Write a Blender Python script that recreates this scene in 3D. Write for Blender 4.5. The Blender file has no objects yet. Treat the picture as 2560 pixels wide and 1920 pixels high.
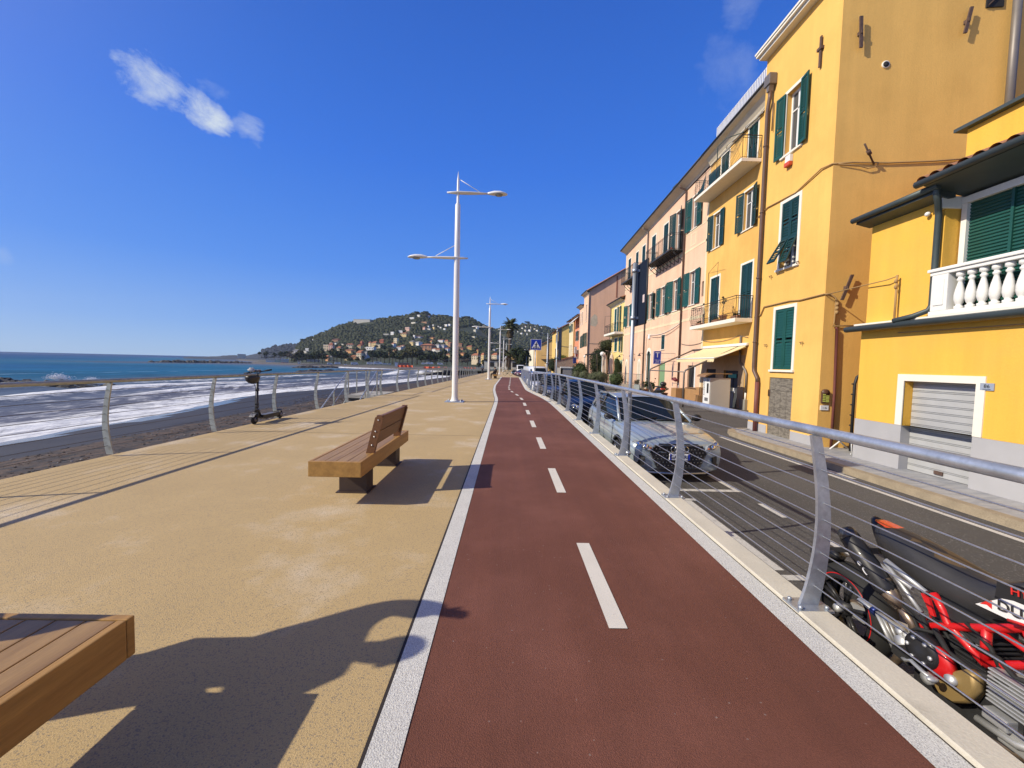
import bpy, bmesh, math, random
from mathutils import Vector, Matrix, noise
random.seed(7)
R = math.radians
SC = bpy.context.scene
COL = SC.collection
PI = math.pi

# ------------------------------------------------------------------ camera
CAMZ = 1.55
cam_d = bpy.data.cameras.new("camera"); cam = bpy.data.objects.new("camera", cam_d); COL.objects.link(cam)
cam_d.sensor_fit = 'HORIZONTAL'; cam_d.sensor_width = 36.0; cam_d.lens = 36.0 * 1000 / 2560
cam_d.clip_start = 0.05; cam_d.clip_end = 60000
def cam_axes():
    roll = R(1.3)
    y = Vector(((1268 - 1280) / 1000, (960 - 908.5) / 1000, 1.0)).normalized()
    up = Vector((math.sin(roll), math.cos(roll), 0.0))
    z = (up - y * up.dot(y)).normalized()
    x = y.cross(z)
    if x[0] < 0: x = -x
    return x, y, z
AX, AY, AZ = cam_axes()
# world = rows(AX,AY,AZ) @ (right, up, forward)
RIGHT = Vector((AX[0], AY[0], AZ[0])); UPV = Vector((AX[1], AY[1], AZ[1])); FWD = Vector((AX[2], AY[2], AZ[2]))
m = Matrix((RIGHT, UPV, -FWD)).transposed().to_4x4(); m.translation = (0, 0, CAMZ)
cam.matrix_world = m
SC.camera = cam

# ------------------------------------------------------------------ sky and sun
SUN_EL = R(35.2)
SUN_DIR = Vector((-1.0, -0.28, 0.0)).normalized() * math.cos(SUN_EL) + Vector((0, 0, math.sin(SUN_EL)))   # towards the sun
W = bpy.data.worlds.new("World"); SC.world = W; W.use_nodes = True
nt = W.node_tree; nt.nodes.clear()
def nd(t, typ, **kw):
    n = t.nodes.new(typ)
    for k, v in kw.items(): setattr(n, k, v)
    return n
sky = nd(nt, 'ShaderNodeTexSky', sky_type='NISHITA', sun_disc=False)
sky.sun_elevation = SUN_EL; sky.sun_rotation = math.atan2(SUN_DIR.x, SUN_DIR.y)
sky.altitude = 0; sky.air_density = 1.0; sky.dust_density = 0.2; sky.ozone_density = 3.2
hs = nd(nt, 'ShaderNodeHueSaturation'); hs.inputs['Saturation'].default_value = 1.28; hs.inputs['Hue'].default_value = 0.503; hs.inputs['Value'].default_value = 1.0
nt.links.new(sky.outputs[0], hs.inputs['Color'])
tc = nd(nt, 'ShaderNodeTexCoord')
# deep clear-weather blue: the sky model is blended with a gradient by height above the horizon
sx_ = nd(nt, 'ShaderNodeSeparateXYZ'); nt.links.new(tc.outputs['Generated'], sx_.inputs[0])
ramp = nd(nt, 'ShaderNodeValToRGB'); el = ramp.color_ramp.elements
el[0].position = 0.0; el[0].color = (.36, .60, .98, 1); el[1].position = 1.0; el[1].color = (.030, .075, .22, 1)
for p_, c_ in ((.07, (.20, .45, 1.03)), (.2, (.085, .315, 1.03)), (.42, (.042, .215, .93)), (.70, (.026, .135, .66)), (.82, (.028, .08, .26))):  # topmost stops, above the view, are dulled to take blue out of the shade
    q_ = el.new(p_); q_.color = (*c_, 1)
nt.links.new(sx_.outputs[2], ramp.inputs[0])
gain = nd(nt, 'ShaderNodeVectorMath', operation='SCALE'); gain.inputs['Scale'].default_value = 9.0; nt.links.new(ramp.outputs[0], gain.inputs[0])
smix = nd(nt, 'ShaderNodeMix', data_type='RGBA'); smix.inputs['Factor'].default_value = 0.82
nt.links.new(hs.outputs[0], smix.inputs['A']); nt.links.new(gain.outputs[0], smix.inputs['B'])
# broad warm aureole behind the camera, to the left, added to warm the shade
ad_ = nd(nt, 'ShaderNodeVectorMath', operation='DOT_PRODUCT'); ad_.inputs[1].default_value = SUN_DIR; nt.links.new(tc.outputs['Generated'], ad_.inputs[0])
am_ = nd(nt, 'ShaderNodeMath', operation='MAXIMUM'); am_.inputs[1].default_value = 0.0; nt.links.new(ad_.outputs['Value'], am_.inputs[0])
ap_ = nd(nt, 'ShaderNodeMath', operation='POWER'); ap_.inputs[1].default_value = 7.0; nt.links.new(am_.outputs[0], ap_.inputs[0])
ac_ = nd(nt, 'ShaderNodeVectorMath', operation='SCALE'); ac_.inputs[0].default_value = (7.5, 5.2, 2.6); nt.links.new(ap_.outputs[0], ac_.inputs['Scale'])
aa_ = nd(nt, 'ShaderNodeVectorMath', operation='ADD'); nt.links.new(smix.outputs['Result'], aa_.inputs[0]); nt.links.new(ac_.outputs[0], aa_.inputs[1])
bg = nd(nt, 'ShaderNodeBackground'); bg.inputs[1].default_value = 0.1
wo = nd(nt, 'ShaderNodeOutputWorld')
def ray(px, py):
    d = Vector(((px - 1280) / 1000, (960 - py) / 1000, 1.0))
    return (RIGHT * d.x + UPV * d.y + FWD * d.z)
def cloud(prev, pa, pb, wid, dens, scale, seed, stretch=1.5, thr=0.42):
    """a wisp of cloud lying along the great circle between two sky directions"""
    a = ray(*pa).normalized(); b = ray(*pb).normalized()
    c = (a + b).normalized(); u = (b - a); half = u.length / 2; u = (u - c * u.dot(c)).normalized(); v = c.cross(u)
    def dot(vec):
        n = nd(nt, 'ShaderNodeVectorMath', operation='DOT_PRODUCT'); n.inputs[1].default_value = vec
        nt.links.new(tc.outputs['Generated'], n.inputs[0]); return n.outputs['Value']
    def mt(op, a_, b_=None, c_=None, clamp=False):
        n = nd(nt, 'ShaderNodeMath', operation=op, use_clamp=clamp)
        for i, q in enumerate((a_, b_, c_)):
            if q is None: continue
            if hasattr(q, 'node'): nt.links.new(q, n.inputs[i])
            else: n.inputs[i].default_value = q
        return n.outputs[0]
    du, dv, dc = dot(u), dot(v), dot(c)
    comb = nd(nt, 'ShaderNodeCombineXYZ')
    nt.links.new(mt('MULTIPLY', du, scale), comb.inputs[0]); nt.links.new(mt('MULTIPLY', dv, scale * stretch), comb.inputs[1]); comb.inputs[2].default_value = seed
    nz = nd(nt, 'ShaderNodeTexNoise'); nz.inputs['Scale'].default_value = 1.0; nz.inputs['Detail'].default_value = 9; nz.inputs['Roughness'].default_value = 0.66
    nz.inputs['Distortion'].default_value = 0.35
    nt.links.new(comb.outputs[0], nz.inputs['Vector'])
    e = mt('ADD', mt('POWER', mt('DIVIDE', mt('ABSOLUTE', du), half), 2.4), mt('POWER', mt('DIVIDE', mt('ABSOLUTE', dv), wid), 2.0))
    body = mt('SUBTRACT', mt('ADD', mt('MULTIPLY', nz.outputs['Fac'], 2.1), -thr), mt('MULTIPLY', e, 0.9))
    front = mt('GREATER_THAN', dc, 0.3)
    f = mt('MULTIPLY', mt('MULTIPLY', mt('MULTIPLY', body, 1.3, clamp=True), dens), front)
    mx = nd(nt, 'ShaderNodeMix', data_type='RGBA'); mx.inputs['B'].default_value = (6.8, 7.6, 8.4, 1)
    nt.links.new(f, mx.inputs['Factor']); nt.links.new(prev, mx.inputs['A'])
    return mx.outputs['Result']
c = cloud(aa_.outputs[0], (250, 140), (500, 262), 0.05, 0.9, 15, 3.1, thr=0.60)
c = cloud(c, (430, 205), (590, 345), 0.044, 0.9, 17, 8.7, thr=0.56)
c = cloud(c, (560, 300), (680, 355), 0.034, 0.55, 14, 5.2, thr=0.55)
c = cloud(c, (470, 170), (590, 260), 0.035, 0.25, 16, 1.2, thr=0.8)
c = cloud(c, (1700, 240), (1950, 120), 0.10, 0.22, 6, 4.4, thr=0.72)
c = cloud(c, (1780, 15), (1930, 10), 0.05, 0.3, 8, 6.1, thr=0.6)
c = cloud(c, (-40, 640), (40, 638), 0.02, 0.2, 12, 9.3, thr=0.5)
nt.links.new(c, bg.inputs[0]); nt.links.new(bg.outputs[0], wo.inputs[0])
sd = bpy.data.lights.new("sun", 'SUN'); sun = bpy.data.objects.new("sun", sd); COL.objects.link(sun)
sd.energy = 5.0; sd.angle = R(0.53); sd.color = (1.0, 0.905, 0.735)
sun.rotation_euler = (-SUN_DIR).to_track_quat('-Z', 'Y').to_euler(); sun.location = (-30, -5, 40)
SC.view_settings.view_transform = 'Standard'; SC.view_settings.look = 'None'; SC.view_settings.exposure = 0.0; SC.view_settings.gamma = 1.0
SC.view_settings.use_curve_mapping = False
SC.cycles.max_bounces = 6; SC.cycles.diffuse_bounces = 3; SC.cycles.glossy_bounces = 3; SC.cycles.transparent_max_bounces = 8
SC.cycles.sample_clamp_indirect = 6.0; SC.cycles.caustics_reflective = False; SC.cycles.caustics_refractive = False

# ------------------------------------------------------------------ materials
MATS = {}
def mat(name, col, rough=0.7, metal=0.0, spec=0.5, noise_amt=0.12, noise_scale=3.0, fine=0.0, fine_scale=120.0, col2=None, mix_scale=0.6,
        mix_lo=0.5, mix_hi=0.7, mix_amt=1.0, bump=0.0, bump_scale=60.0, coat=0.0, streak=0.0, streak_v=(2.2, 2.2, .16), stretch=None, alpha=1.0, trans=0.0, speck=None, speck_scale=150, speck_thr=0.75):
    if name in MATS: return MATS[name]
    M = bpy.data.materials.new(name); M.use_nodes = True; t = M.node_tree; t.nodes.clear()
    out = nd(t, 'ShaderNodeOutputMaterial'); b = nd(t, 'ShaderNodeBsdfPrincipled'); t.links.new(b.outputs[0], out.inputs[0])
    b.inputs['Roughness'].default_value = rough; b.inputs['Metallic'].default_value = metal; b.inputs['Specular IOR Level'].default_value = spec
    b.inputs['Coat Weight'].default_value = coat; b.inputs['Coat Roughness'].default_value = 0.05
    if trans: b.inputs['Transmission Weight'].default_value = trans
    g = nd(t, 'ShaderNodeNewGeometry'); pos = g.outputs['Position']
    if stretch:
        mp = nd(t, 'ShaderNodeMapping'); mp.inputs['Scale'].default_value = stretch; t.links.new(pos, mp.inputs[0]); pos = mp.outputs[0]
    def nz(scale, det=4, rg=0.6):
        n = nd(t, 'ShaderNodeTexNoise'); n.inputs['Scale'].default_value = scale; n.inputs['Detail'].default_value = det; n.inputs['Roughness'].default_value = rg
        t.links.new(pos, n.inputs['Vector']); return n.outputs['Fac']
    cur = None
    base = nd(t, 'ShaderNodeRGB'); base.outputs[0].default_value = (*col, 1); cur = base.outputs[0]
    if col2:
        mr = nd(t, 'ShaderNodeMapRange'); mr.inputs[1].default_value = mix_lo; mr.inputs[2].default_value = mix_hi; mr.inputs[4].default_value = mix_amt
        t.links.new(nz(mix_scale, 6, 0.62), mr.inputs[0])
        mx = nd(t, 'ShaderNodeMix', data_type='RGBA'); mx.inputs['B'].default_value = (*col2, 1)
        t.links.new(mr.outputs[0], mx.inputs['Factor']); t.links.new(cur, mx.inputs['A']); cur = mx.outputs['Result']
    def modulate(cur, fac, amt):
        mr = nd(t, 'ShaderNodeMapRange'); mr.inputs[1].default_value = 0.25; mr.inputs[2].default_value = 0.75
        mr.inputs[3].default_value = 1 - amt; mr.inputs[4].default_value = 1 + amt; t.links.new(fac, mr.inputs[0])
        v = nd(t, 'ShaderNodeVectorMath', operation='SCALE'); t.links.new(cur, v.inputs[0]); t.links.new(mr.outputs[0], v.inputs['Scale']); return v.outputs[0]
    if noise_amt: cur = modulate(cur, nz(noise_scale), noise_amt)
    if streak:
        ms = nd(t, 'ShaderNodeMapping'); ms.inputs['Scale'].default_value = streak_v; t.links.new(g.outputs['Position'], ms.inputs[0])
        ns = nd(t, 'ShaderNodeTexNoise'); ns.inputs['Scale'].default_value = 1.0; ns.inputs['Detail'].default_value = 6; ns.inputs['Roughness'].default_value = .65; t.links.new(ms.outputs[0], ns.inputs['Vector'])
        cur = modulate(cur, ns.outputs['Fac'], streak)
    if fine: cur = modulate(cur, nz(fine_scale, 2), fine)
    if speck:
        vo = nd(t, 'ShaderNodeTexVoronoi'); vo.inputs['Scale'].default_value = speck_scale; t.links.new(pos, vo.inputs['Vector'])
        sp = nd(t, 'ShaderNodeSeparateColor'); t.links.new(vo.outputs['Color'], sp.inputs[0])
        gt = nd(t, 'ShaderNodeMath', operation='GREATER_THAN'); gt.inputs[1].default_value = speck_thr; t.links.new(sp.outputs[0], gt.inputs[0])
        mx = nd(t, 'ShaderNodeMix', data_type='RGBA'); mx.inputs['B'].default_value = (*speck, 1)
        t.links.new(gt.outputs[0], mx.inputs['Factor']); t.links.new(cur, mx.inputs['A']); cur = mx.outputs['Result']
    t.links.new(cur, b.inputs['Base Color'])
    if bump:
        bn = nd(t, 'ShaderNodeBump'); bn.inputs['Strength'].default_value = bump; bn.inputs['Distance'].default_value = 0.02
        t.links.new(nz(bump_scale, 4), bn.inputs['Height']); t.links.new(bn.outputs[0], b.inputs['Normal'])
    MATS[name] = M
    return M

# ------------------------------------------------------------------ mesh builder
class MB:
    def __init__(s): s.v = []; s.f = []; s.m = []; s.sm = []
    def add(s, vs, fs, m=0, smooth=False):
        o = len(s.v); s.v += [tuple(p) for p in vs]
        for f in fs: s.f.append([o + i for i in f]); s.m.append(m); s.sm.append(smooth)
        return s
    def box(s, a, b, m=0):
        x0, y0, z0 = a; x1, y1, z1 = b
        x0, x1 = min(x0, x1), max(x0, x1); y0, y1 = min(y0, y1), max(y0, y1); z0, z1 = min(z0, z1), max(z0, z1)
        v = [(x0, y0, z0), (x1, y0, z0), (x1, y1, z0), (x0, y1, z0), (x0, y0, z1), (x1, y0, z1), (x1, y1, z1), (x0, y1, z1)]
        return s.add(v, [(0, 3, 2, 1), (4, 5, 6, 7), (0, 1, 5, 4), (1, 2, 6, 5), (2, 3, 7, 6), (3, 0, 4, 7)], m)
    def bbox(s, a, b, bev=0.01, m=0):
        """box with chamfered edges"""
        x0, y0, z0 = a; x1, y1, z1 = b
        bm = bmesh.new(); bmesh.ops.create_cube(bm, size=1)
        for v in bm.verts:
            v.co = Vector((x0 if v.co.x < 0 else x1, y0 if v.co.y < 0 else y1, z0 if v.co.z < 0 else z1))
        bmesh.ops.bevel(bm, geom=bm.edges[:], offset=bev, segments=2, affect='EDGES', profile=0.6)
        bmesh.ops.recalc_face_normals(bm, faces=bm.faces[:])
        s.add([v.co for v in bm.verts], [[v.index for v in f.verts] for f in bm.faces], m) if bm.verts.index_update() is None else None
        bm.free(); return s
    def obox(s, c, size, rot=None, m=0):
        """box about a centre, turned by a 3x3 matrix"""
        o = len(s.v); hx, hy, hz = size[0] / 2, size[1] / 2, size[2] / 2
        t = MB().box((-hx, -hy, -hz), (hx, hy, hz)); C = Vector(c)
        return s.add([(C + (rot @ Vector(p) if rot else Vector(p))) for p in t.v], t.f, m)
    def quad(s, a, b, c, d, m=0): return s.add([a, b, c, d], [(0, 1, 2, 3)], m)
    def prism(s, poly, axis, a0, a1, m=0, cap=True):
        """outline (2-D points) pushed along an axis; 2-D = the two other axes in order"""
        n = len(poly)
        def mk(p, a):
            return (a, p[0], p[1]) if axis == 'x' else (p[0], a, p[1]) if axis == 'y' else (p[0], p[1], a)
        v = [mk(p, a0) for p in poly] + [mk(p, a1) for p in poly]
        f = [(i, (i + 1) % n, n + (i + 1) % n, n + i) for i in range(n)]
        if cap: f += [tuple(range(n))[::-1], tuple(range(n, 2 * n))]
        return s.add(v, f, m)
    def tube(s, pts, r, n=8, m=0, cap=True, smooth=True, flat=1.0):
        pts = [Vector(p) for p in pts]; k = len(pts); rs = r if isinstance(r, (list, tuple)) else [r] * k
        rings = []; prev = None
        for i, p in enumerate(pts):
            d = (pts[min(i + 1, k - 1)] - pts[max(i - 1, 0)])
            if d.length < 1e-9: d = Vector((0, 0, 1))
            d.normalize()
            if prev is None:
                ref = Vector((0, 0, 1)) if abs(d.z) < 0.9 else Vector((1, 0, 0)); a = d.cross(ref).normalized()
            else:
                a = (prev - d * prev.dot(d))
                a = a.normalized() if a.length > 1e-6 else d.orthogonal().normalized()
            prev = a; b = d.cross(a)
            rings.append([p + (a * math.cos(2 * PI * j / n) + b * math.sin(2 * PI * j / n) * flat) * rs[i] for j in range(n)])
        return s.loft(rings, m, closed=True, cap=cap, smooth=smooth)
    def loft(s, rings, m=0, closed=True, cap=True, smooth=True):
        n = len(rings[0]); v = [p for r in rings for p in r]; f = []
        for i in range(len(rings) - 1):
            for j in range(n if closed else n - 1):
                f.append((i * n + j, i * n + (j + 1) % n, (i + 1) * n + (j + 1) % n, (i + 1) * n + j))
        o = len(s.v); s.add(v, f, m, smooth)
        if cap and closed:
            s.f.append([o + j for j in range(n)][::-1]); s.m.append(m); s.sm.append(False)
            q = o + (len(rings) - 1) * n; s.f.append([q + j for j in range(n)]); s.m.append(m); s.sm.append(False)
        return s
    def lathe(s, prof, c=(0, 0, 0), n=16, m=0, axis='z', smooth=True, cap=True):
        rings = []
        for r, z in prof:
            ring = []
            for j in range(n):
                a = 2 * PI * j / n; p = (r * math.cos(a), r * math.sin(a), z)
                if axis == 'x': p = (p[2], p[0], p[1])
                if axis == 'y': p = (p[0], p[2], p[1])
                ring.append((c[0] + p[0], c[1] + p[1], c[2] + p[2]))
            rings.append(ring)
        return s.loft(rings, m, True, cap, smooth)
    def ball(s, c, r, n=10, k=6, m=0, smooth=True, jit=0.0):
        rx, ry, rz = r if isinstance(r, (tuple, list)) else (r, r, r); rings = []
        for i in range(k + 1):
            t = PI * i / k; ring = []
            for j in range(n):
                a = 2 * PI * j / n; q = 1 + (random.uniform(-jit, jit) if 0 < i < k else 0); st = max(math.sin(t), 0.02)
                ring.append((c[0] + rx * st * math.cos(a) * q, c[1] + ry * st * math.sin(a) * q, c[2] - rz * math.cos(t) * q))
            rings.append(ring)
        return s.loft(rings, m, True, True, smooth)
    def mirror_x(s, x0=0.0):
        o = len(s.v); nf = len(s.f); s.v += [(2 * x0 - p[0], p[1], p[2]) for p in s.v]
        for i in range(nf): s.f.append([o + q for q in s.f[i]][::-1]); s.m.append(s.m[i]); s.sm.append(s.sm[i])
        return s
    def xf(s, M):
        s.v = [tuple(M @ Vector(p)) for p in s.v]; return s

ORIGIN = {}
def obj(name, mb, mats, parent=None, label=None, kind=None, cat=None, group=None, subsurf=0, attr=None):
    """links one mesh; vertices are in world space (or in the thing's own space when it is built at 0,0,0)"""
    L = ORIGIN.get(parent.name, Vector((0, 0, 0))) if parent else Vector((0, 0, 0))
    me = bpy.data.meshes.new(name)
    me.from_pydata([(p[0] - L.x, p[1] - L.y, p[2] - L.z) for p in mb.v], [], mb.f)
    if not isinstance(mats, (list, tuple)): mats = [mats]
    for q in mats: me.materials.append(q)
    me.polygons.foreach_set('material_index', mb.m); me.polygons.foreach_set('use_smooth', mb.sm)
    if attr:
        for an, vals in attr.items():
            a = me.attributes.new(an, 'FLOAT', 'POINT'); a.data.foreach_set('value', vals)
    bm = bmesh.new(); bm.from_mesh(me); bmesh.ops.recalc_face_normals(bm, faces=bm.faces[:]) if not attr else None; bm.to_mesh(me); bm.free()
    me.update()
    o = bpy.data.objects.new(name, me); COL.objects.link(o)
    if parent: o.parent = parent; ORIGIN[o.name] = L
    if subsurf:
        md = o.modifiers.new('smooth', 'SUBSURF'); md.levels = subsurf; md.render_levels = subsurf
    if label: o['label'] = label
    if kind: o['kind'] = kind
    if cat: o['category'] = cat
    if group: o['group'] = group
    return o
def thing(name, label, cat, loc=(0, 0, 0), group=None):
    o = bpy.data.objects.new(name, None); COL.objects.link(o); o.location = loc; ORIGIN[o.name] = Vector(loc)
    o.empty_display_size = 0.2; o['label'] = label; o['category'] = cat
    if group: o['group'] = group
    return o
def kids(o): return [c for c in o.children]
def dup(root, loc=None, rotz=None, label=None, group=None, scale=None):
    def cp(o, par):
        c = o.copy(); COL.objects.link(c)
        if par: c.parent = par
        for k in kids(o): cp(k, c)
        return c
    r = cp(root, None)
    if loc is not None: r.location = loc
    if rotz is not None: r.rotation_euler = (0, 0, rotz)
    if scale is not None: r.scale = scale if isinstance(scale, (tuple, list)) else (scale,) * 3
    if label: r['label'] = label
    if group: r['group'] = group
    return r
def text_mb(txt, size, depth=0.004):
    """lettering as a mesh lying in the XY plane, baseline along +X, starting at 0,0"""
    cu = bpy.data.curves.new('lettering', 'FONT'); cu.body = txt; cu.size = size; cu.extrude = depth / 2; cu.resolution_u = 3
    o = bpy.data.objects.new('lettering', cu); COL.objects.link(o)
    dg = bpy.context.evaluated_depsgraph_get(); dg.update(); me = bpy.data.meshes.new_from_object(o.evaluated_get(dg))
    mb = MB().add([v.co for v in me.vertices], [list(p.vertices) for p in me.polygons])
    bpy.data.objects.remove(o); bpy.data.curves.remove(cu); bpy.data.meshes.remove(me)
    return mb
def text_on(txt, size, org, right, up, depth=0.004, center=True):
    mb = text_mb(txt, size, depth); r = Vector(right).normalized(); u = Vector(up).normalized(); n = r.cross(u)
    xs = [p[0] for p in mb.v] or [0]; ys = [p[1] for p in mb.v] or [0]
    cx, cy = ((min(xs) + max(xs)) / 2, (min(ys) + max(ys)) / 2) if center else (0, 0)
    mb.v = [tuple(Vector(org) + r * (p[0] - cx) + u * (p[1] - cy) + n * p[2]) for p in mb.v]
    return mb
def catenary(a, b, sag, n=10):
    a, b = Vector(a), Vector(b)
    return [a.lerp(b, i / n) - Vector((0, 0, sag * 4 * (i / n) * (1 - i / n))) for i in range(n + 1)]
# ================================================================== the setting
def interp(tab, y):
    if y <= tab[0][0]: return tab[0][1]
    for (a, p), (b, q) in zip(tab, tab[1:]):
        if y <= b: t = (y - a) / (b - a); return p + (q - p) * t
    return tab[-1][1]
def sm_interp(tab, y):
    return sum(interp(tab, y + d) for d in (-0.9, -0.45, 0, 0.45, 0.9)) / 5
def pz(y): return -0.0078 * min(max(y - 16, 0), 59)          # the promenade falls gently away from the camera
def gy(y):
    if y <= 16: return y
    q = (1.55 - 0.0078 * 16) / (1.55 / y - 0.0078)
    return q if 0 < q < 75 else (1.55 + 0.4602) * y / 1.55
def gp(x, y): q = gy(y); return (x * q / y if y > 16 else x), q
def tab(pts): return [(gp(x, y)[1], gp(x, y)[0]) for y, x in pts]
PATH_END = gy(44.6)
T_L = tab([(-8, -.40), (9, -.37), (15.4, -.34), (17.1, -.35), (19.3, -.48), (23, -.66), (27.9, -.75), (33.7, -.68), (44.6, -.56), (60, -.5)])
T_R = tab([(-8, 1.70), (13, 1.74), (16, 1.73), (18.5, 1.60), (20.5, 1.37), (23.6, 1.11), (30, 1.17), (44.6, 1.33), (60, 1.4)])
T_EDGE = tab([(-8, -6.25), (4.9, -6.12), (8, -6.0), (17.65, -5.59), (40, -4.41), (57.5, -3.7), (100, -1.9)])
T_C = tab([(-8, .68), (17, .70), (19.45, .56), (21.4, .34), (23.5, .17), (25, .13), (27, .16), (29.6, .22), (36, .3), (43.2, .4), (60, .4)])
XL = lambda y: sm_interp(T_L, y); XR = lambda y: sm_interp(T_R, y); XE = lambda y: sm_interp(T_EDGE, y); XC = lambda y: sm_interp(T_C, y)
def strip(mb, fl, fr, y0, y1, zo, step=0.6, m=0, nx=1):
    n = max(1, int((y1 - y0) / step)); rows = []
    for i in range(n + 1):
        y = y0 + (y1 - y0) * i / n; a, b = fl(y), fr(y)
        rows.append([(a + (b - a) * j / nx, y, pz(y) + zo) for j in range(nx + 1)])
    return mb.loft(rows, m, closed=False, cap=False, smooth=False)

M_beige = mat('aggregate_paving', (.51, .37, .175), rough=.85, noise_amt=.10, noise_scale=.9, fine=.22, fine_scale=170, col2=(.60, .52, .40), mix_scale=.9, mix_lo=.53, mix_hi=.70, mix_amt=.7,
              speck=(.30, .235, .15), speck_scale=190, speck_thr=.88, bump=.35, bump_scale=170)
M_red = mat('red_cycle_surface', (.160, .053, .029), rough=.8, noise_amt=.12, noise_scale=.7, fine=.3, fine_scale=190, col2=(.225, .088, .06), mix_scale=.7, mix_lo=.45, mix_hi=.7, mix_amt=.6, streak=.13, streak_v=(4.5, .12, 1), bump=.5, bump_scale=190, speck=(.26, .17, .14), speck_scale=140, speck_thr=.9993)
M_white_gran = mat('white_granulate', (.66, .65, .60), rough=.85, noise_amt=.06, fine=.22, fine_scale=130, bump=.5, bump_scale=150, speck=(.46, .45, .42), speck_scale=230, speck_thr=.85, col2=(.5, .49, .46), mix_scale=2.5, mix_lo=.55, mix_hi=.75, mix_amt=.6)
M_dash = mat('white_road_paint', (.66, .62, .54), rough=.75, noise_amt=.08, fine=.12, fine_scale=120, col2=(.4, .3, .26), mix_scale=14, mix_lo=.62, mix_hi=.74, mix_amt=.5)
M_kerb = mat('pale_concrete', (.60, .56, .46), rough=.85, noise_amt=.10, noise_scale=2.2, fine=.08, fine_scale=90, col2=(.47, .43, .34), mix_scale=3, mix_lo=.55, mix_hi=.72, mix_amt=.7, bump=.15)
M_asph = mat('asphalt', (.082, .078, .073), rough=.85, noise_amt=.14, noise_scale=.6, fine=.3, fine_scale=140, col2=(.06, .058, .056), mix_scale=.35, mix_lo=.48, mix_hi=.62, mix_amt=.8, bump=.4, bump_scale=150, speck=(.16, .155, .15), speck_scale=90, speck_thr=.94)
M_gap = mat('dark_joint', (.03, .022, .018), rough=.8)
M_slab = mat('grey_stone_flags', (.36, .36, .36), rough=.75, noise_amt=.2, noise_scale=2.5, stretch=(1, 3, 1), col2=(.27, .28, .30), mix_scale=4, mix_lo=.45, mix_hi=.6, bump=.2)
M_tankerb = mat('tan_kerb_stone', (.31, .255, .175), rough=.85, noise_amt=.2, noise_scale=5, fine=.2, fine_scale=80, bump=.3, bump_scale=40)
M_sand = mat('dark_wet_sand', (.026, .0245, .025), rough=.7, noise_amt=.2, noise_scale=.5, fine=.2, fine_scale=40, col2=(.036, .033, .032), mix_scale=.3, mix_lo=.4, mix_hi=.65, bump=.3, bump_scale=12)
M_litter = mat('drift_litter', (.085, .055, .034), rough=.9, noise_amt=.45, noise_scale=2.2, fine=.6, fine_scale=14, col2=(.025, .023, .022), mix_scale=1.6, mix_lo=.42, mix_hi=.6, bump=.6, bump_scale=18)

YEND = 140
mb = MB()
strip(mb, XE, lambda y: XR(y) + .352, -9, PATH_END, 0.0, 1.0)
R_FAR = [(PATH_END, XR(PATH_END) + .352), (60, 1.55), (70, 1.15), (90, .95), (130, 1.9), (160, 3.0)]
strip(mb, XE, lambda y: interp(R_FAR, y), PATH_END, YEND, 0.0, 1.5)
# sea wall face under the promenade edge
n = 60; ys = [-9 + (YEND + 9) * i / n for i in range(n + 1)]
mb.loft([[(XE(y), y, pz(y)), (XE(y), y, pz(y) - .22), (XE(y) - .12, y, pz(y) - .22), (XE(y) - .25, y, -3.4)] for y in ys], 1, closed=False, cap=False, smooth=False)
obj('promenade', mb, [M_beige, M_kerb], kind='structure')
mb = strip(MB(), XL, XR, -9, PATH_END, .004, .5); obj('cycle_path', mb, M_red, kind='structure')
mb = strip(MB(), lambda y: XL(y) - .135, lambda y: XL(y) + .003, -9, PATH_END, .008, .5)
strip(mb, lambda y: XR(y) - .003, lambda y: XR(y) + .15, -9, PATH_END, .008, .5); obj('path_edge_line', mb, M_white_gran, kind='structure')
mb = strip(MB(), lambda y: XL(y) - .152, lambda y: XL(y) - .134, -9, 40, .006, .5)
strip(mb, lambda y: XR(y) + .148, lambda y: XR(y) + .158, -9, 40, .010, .5); mb.quad((-5.9, 8.40, .002), (-.52, 8.40, .002), (-.52, 8.412, .002), (-5.9, 8.412, .002)); mb.quad((-5.6, 21.0, pz(21) + .002), (-.9, 21.0, pz(21) + .002), (-.9, 21.015, pz(21) + .002), (-5.6, 21.015, pz(21) + .002))
obj('path_joint', mb, M_gap, kind='structure')
mb = MB(); y = 2.27 - 2.48 * 4
while y < PATH_END - 1:
    strip(mb, lambda q: XC(q) - .055, lambda q: XC(q) + .055, y, y + 1.12, .0085, .4); y += 2.48
obj('path_centre_marking', mb, M_dash, kind='structure')
# kerb beam that carries the street railing
mb = MB(); rows = []
for i in range(121):
    y = -9 + (PATH_END + 9) * i / 120; x0 = XR(y) + .156; x1 = XR(y) + .35
    rows.append([(x0, y, pz(y) - .1), (x0, y, pz(y) + .026), (x0 + .008, y, pz(y) + .032), (x1 - .01, y, pz(y) + .032), (x1, y, pz(y) + .022), (x1, y, pz(y) - .9)])
mb.loft(rows, 0, closed=False, cap=False, smooth=False); obj('kerb', mb, M_kerb, kind='structure')

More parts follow.
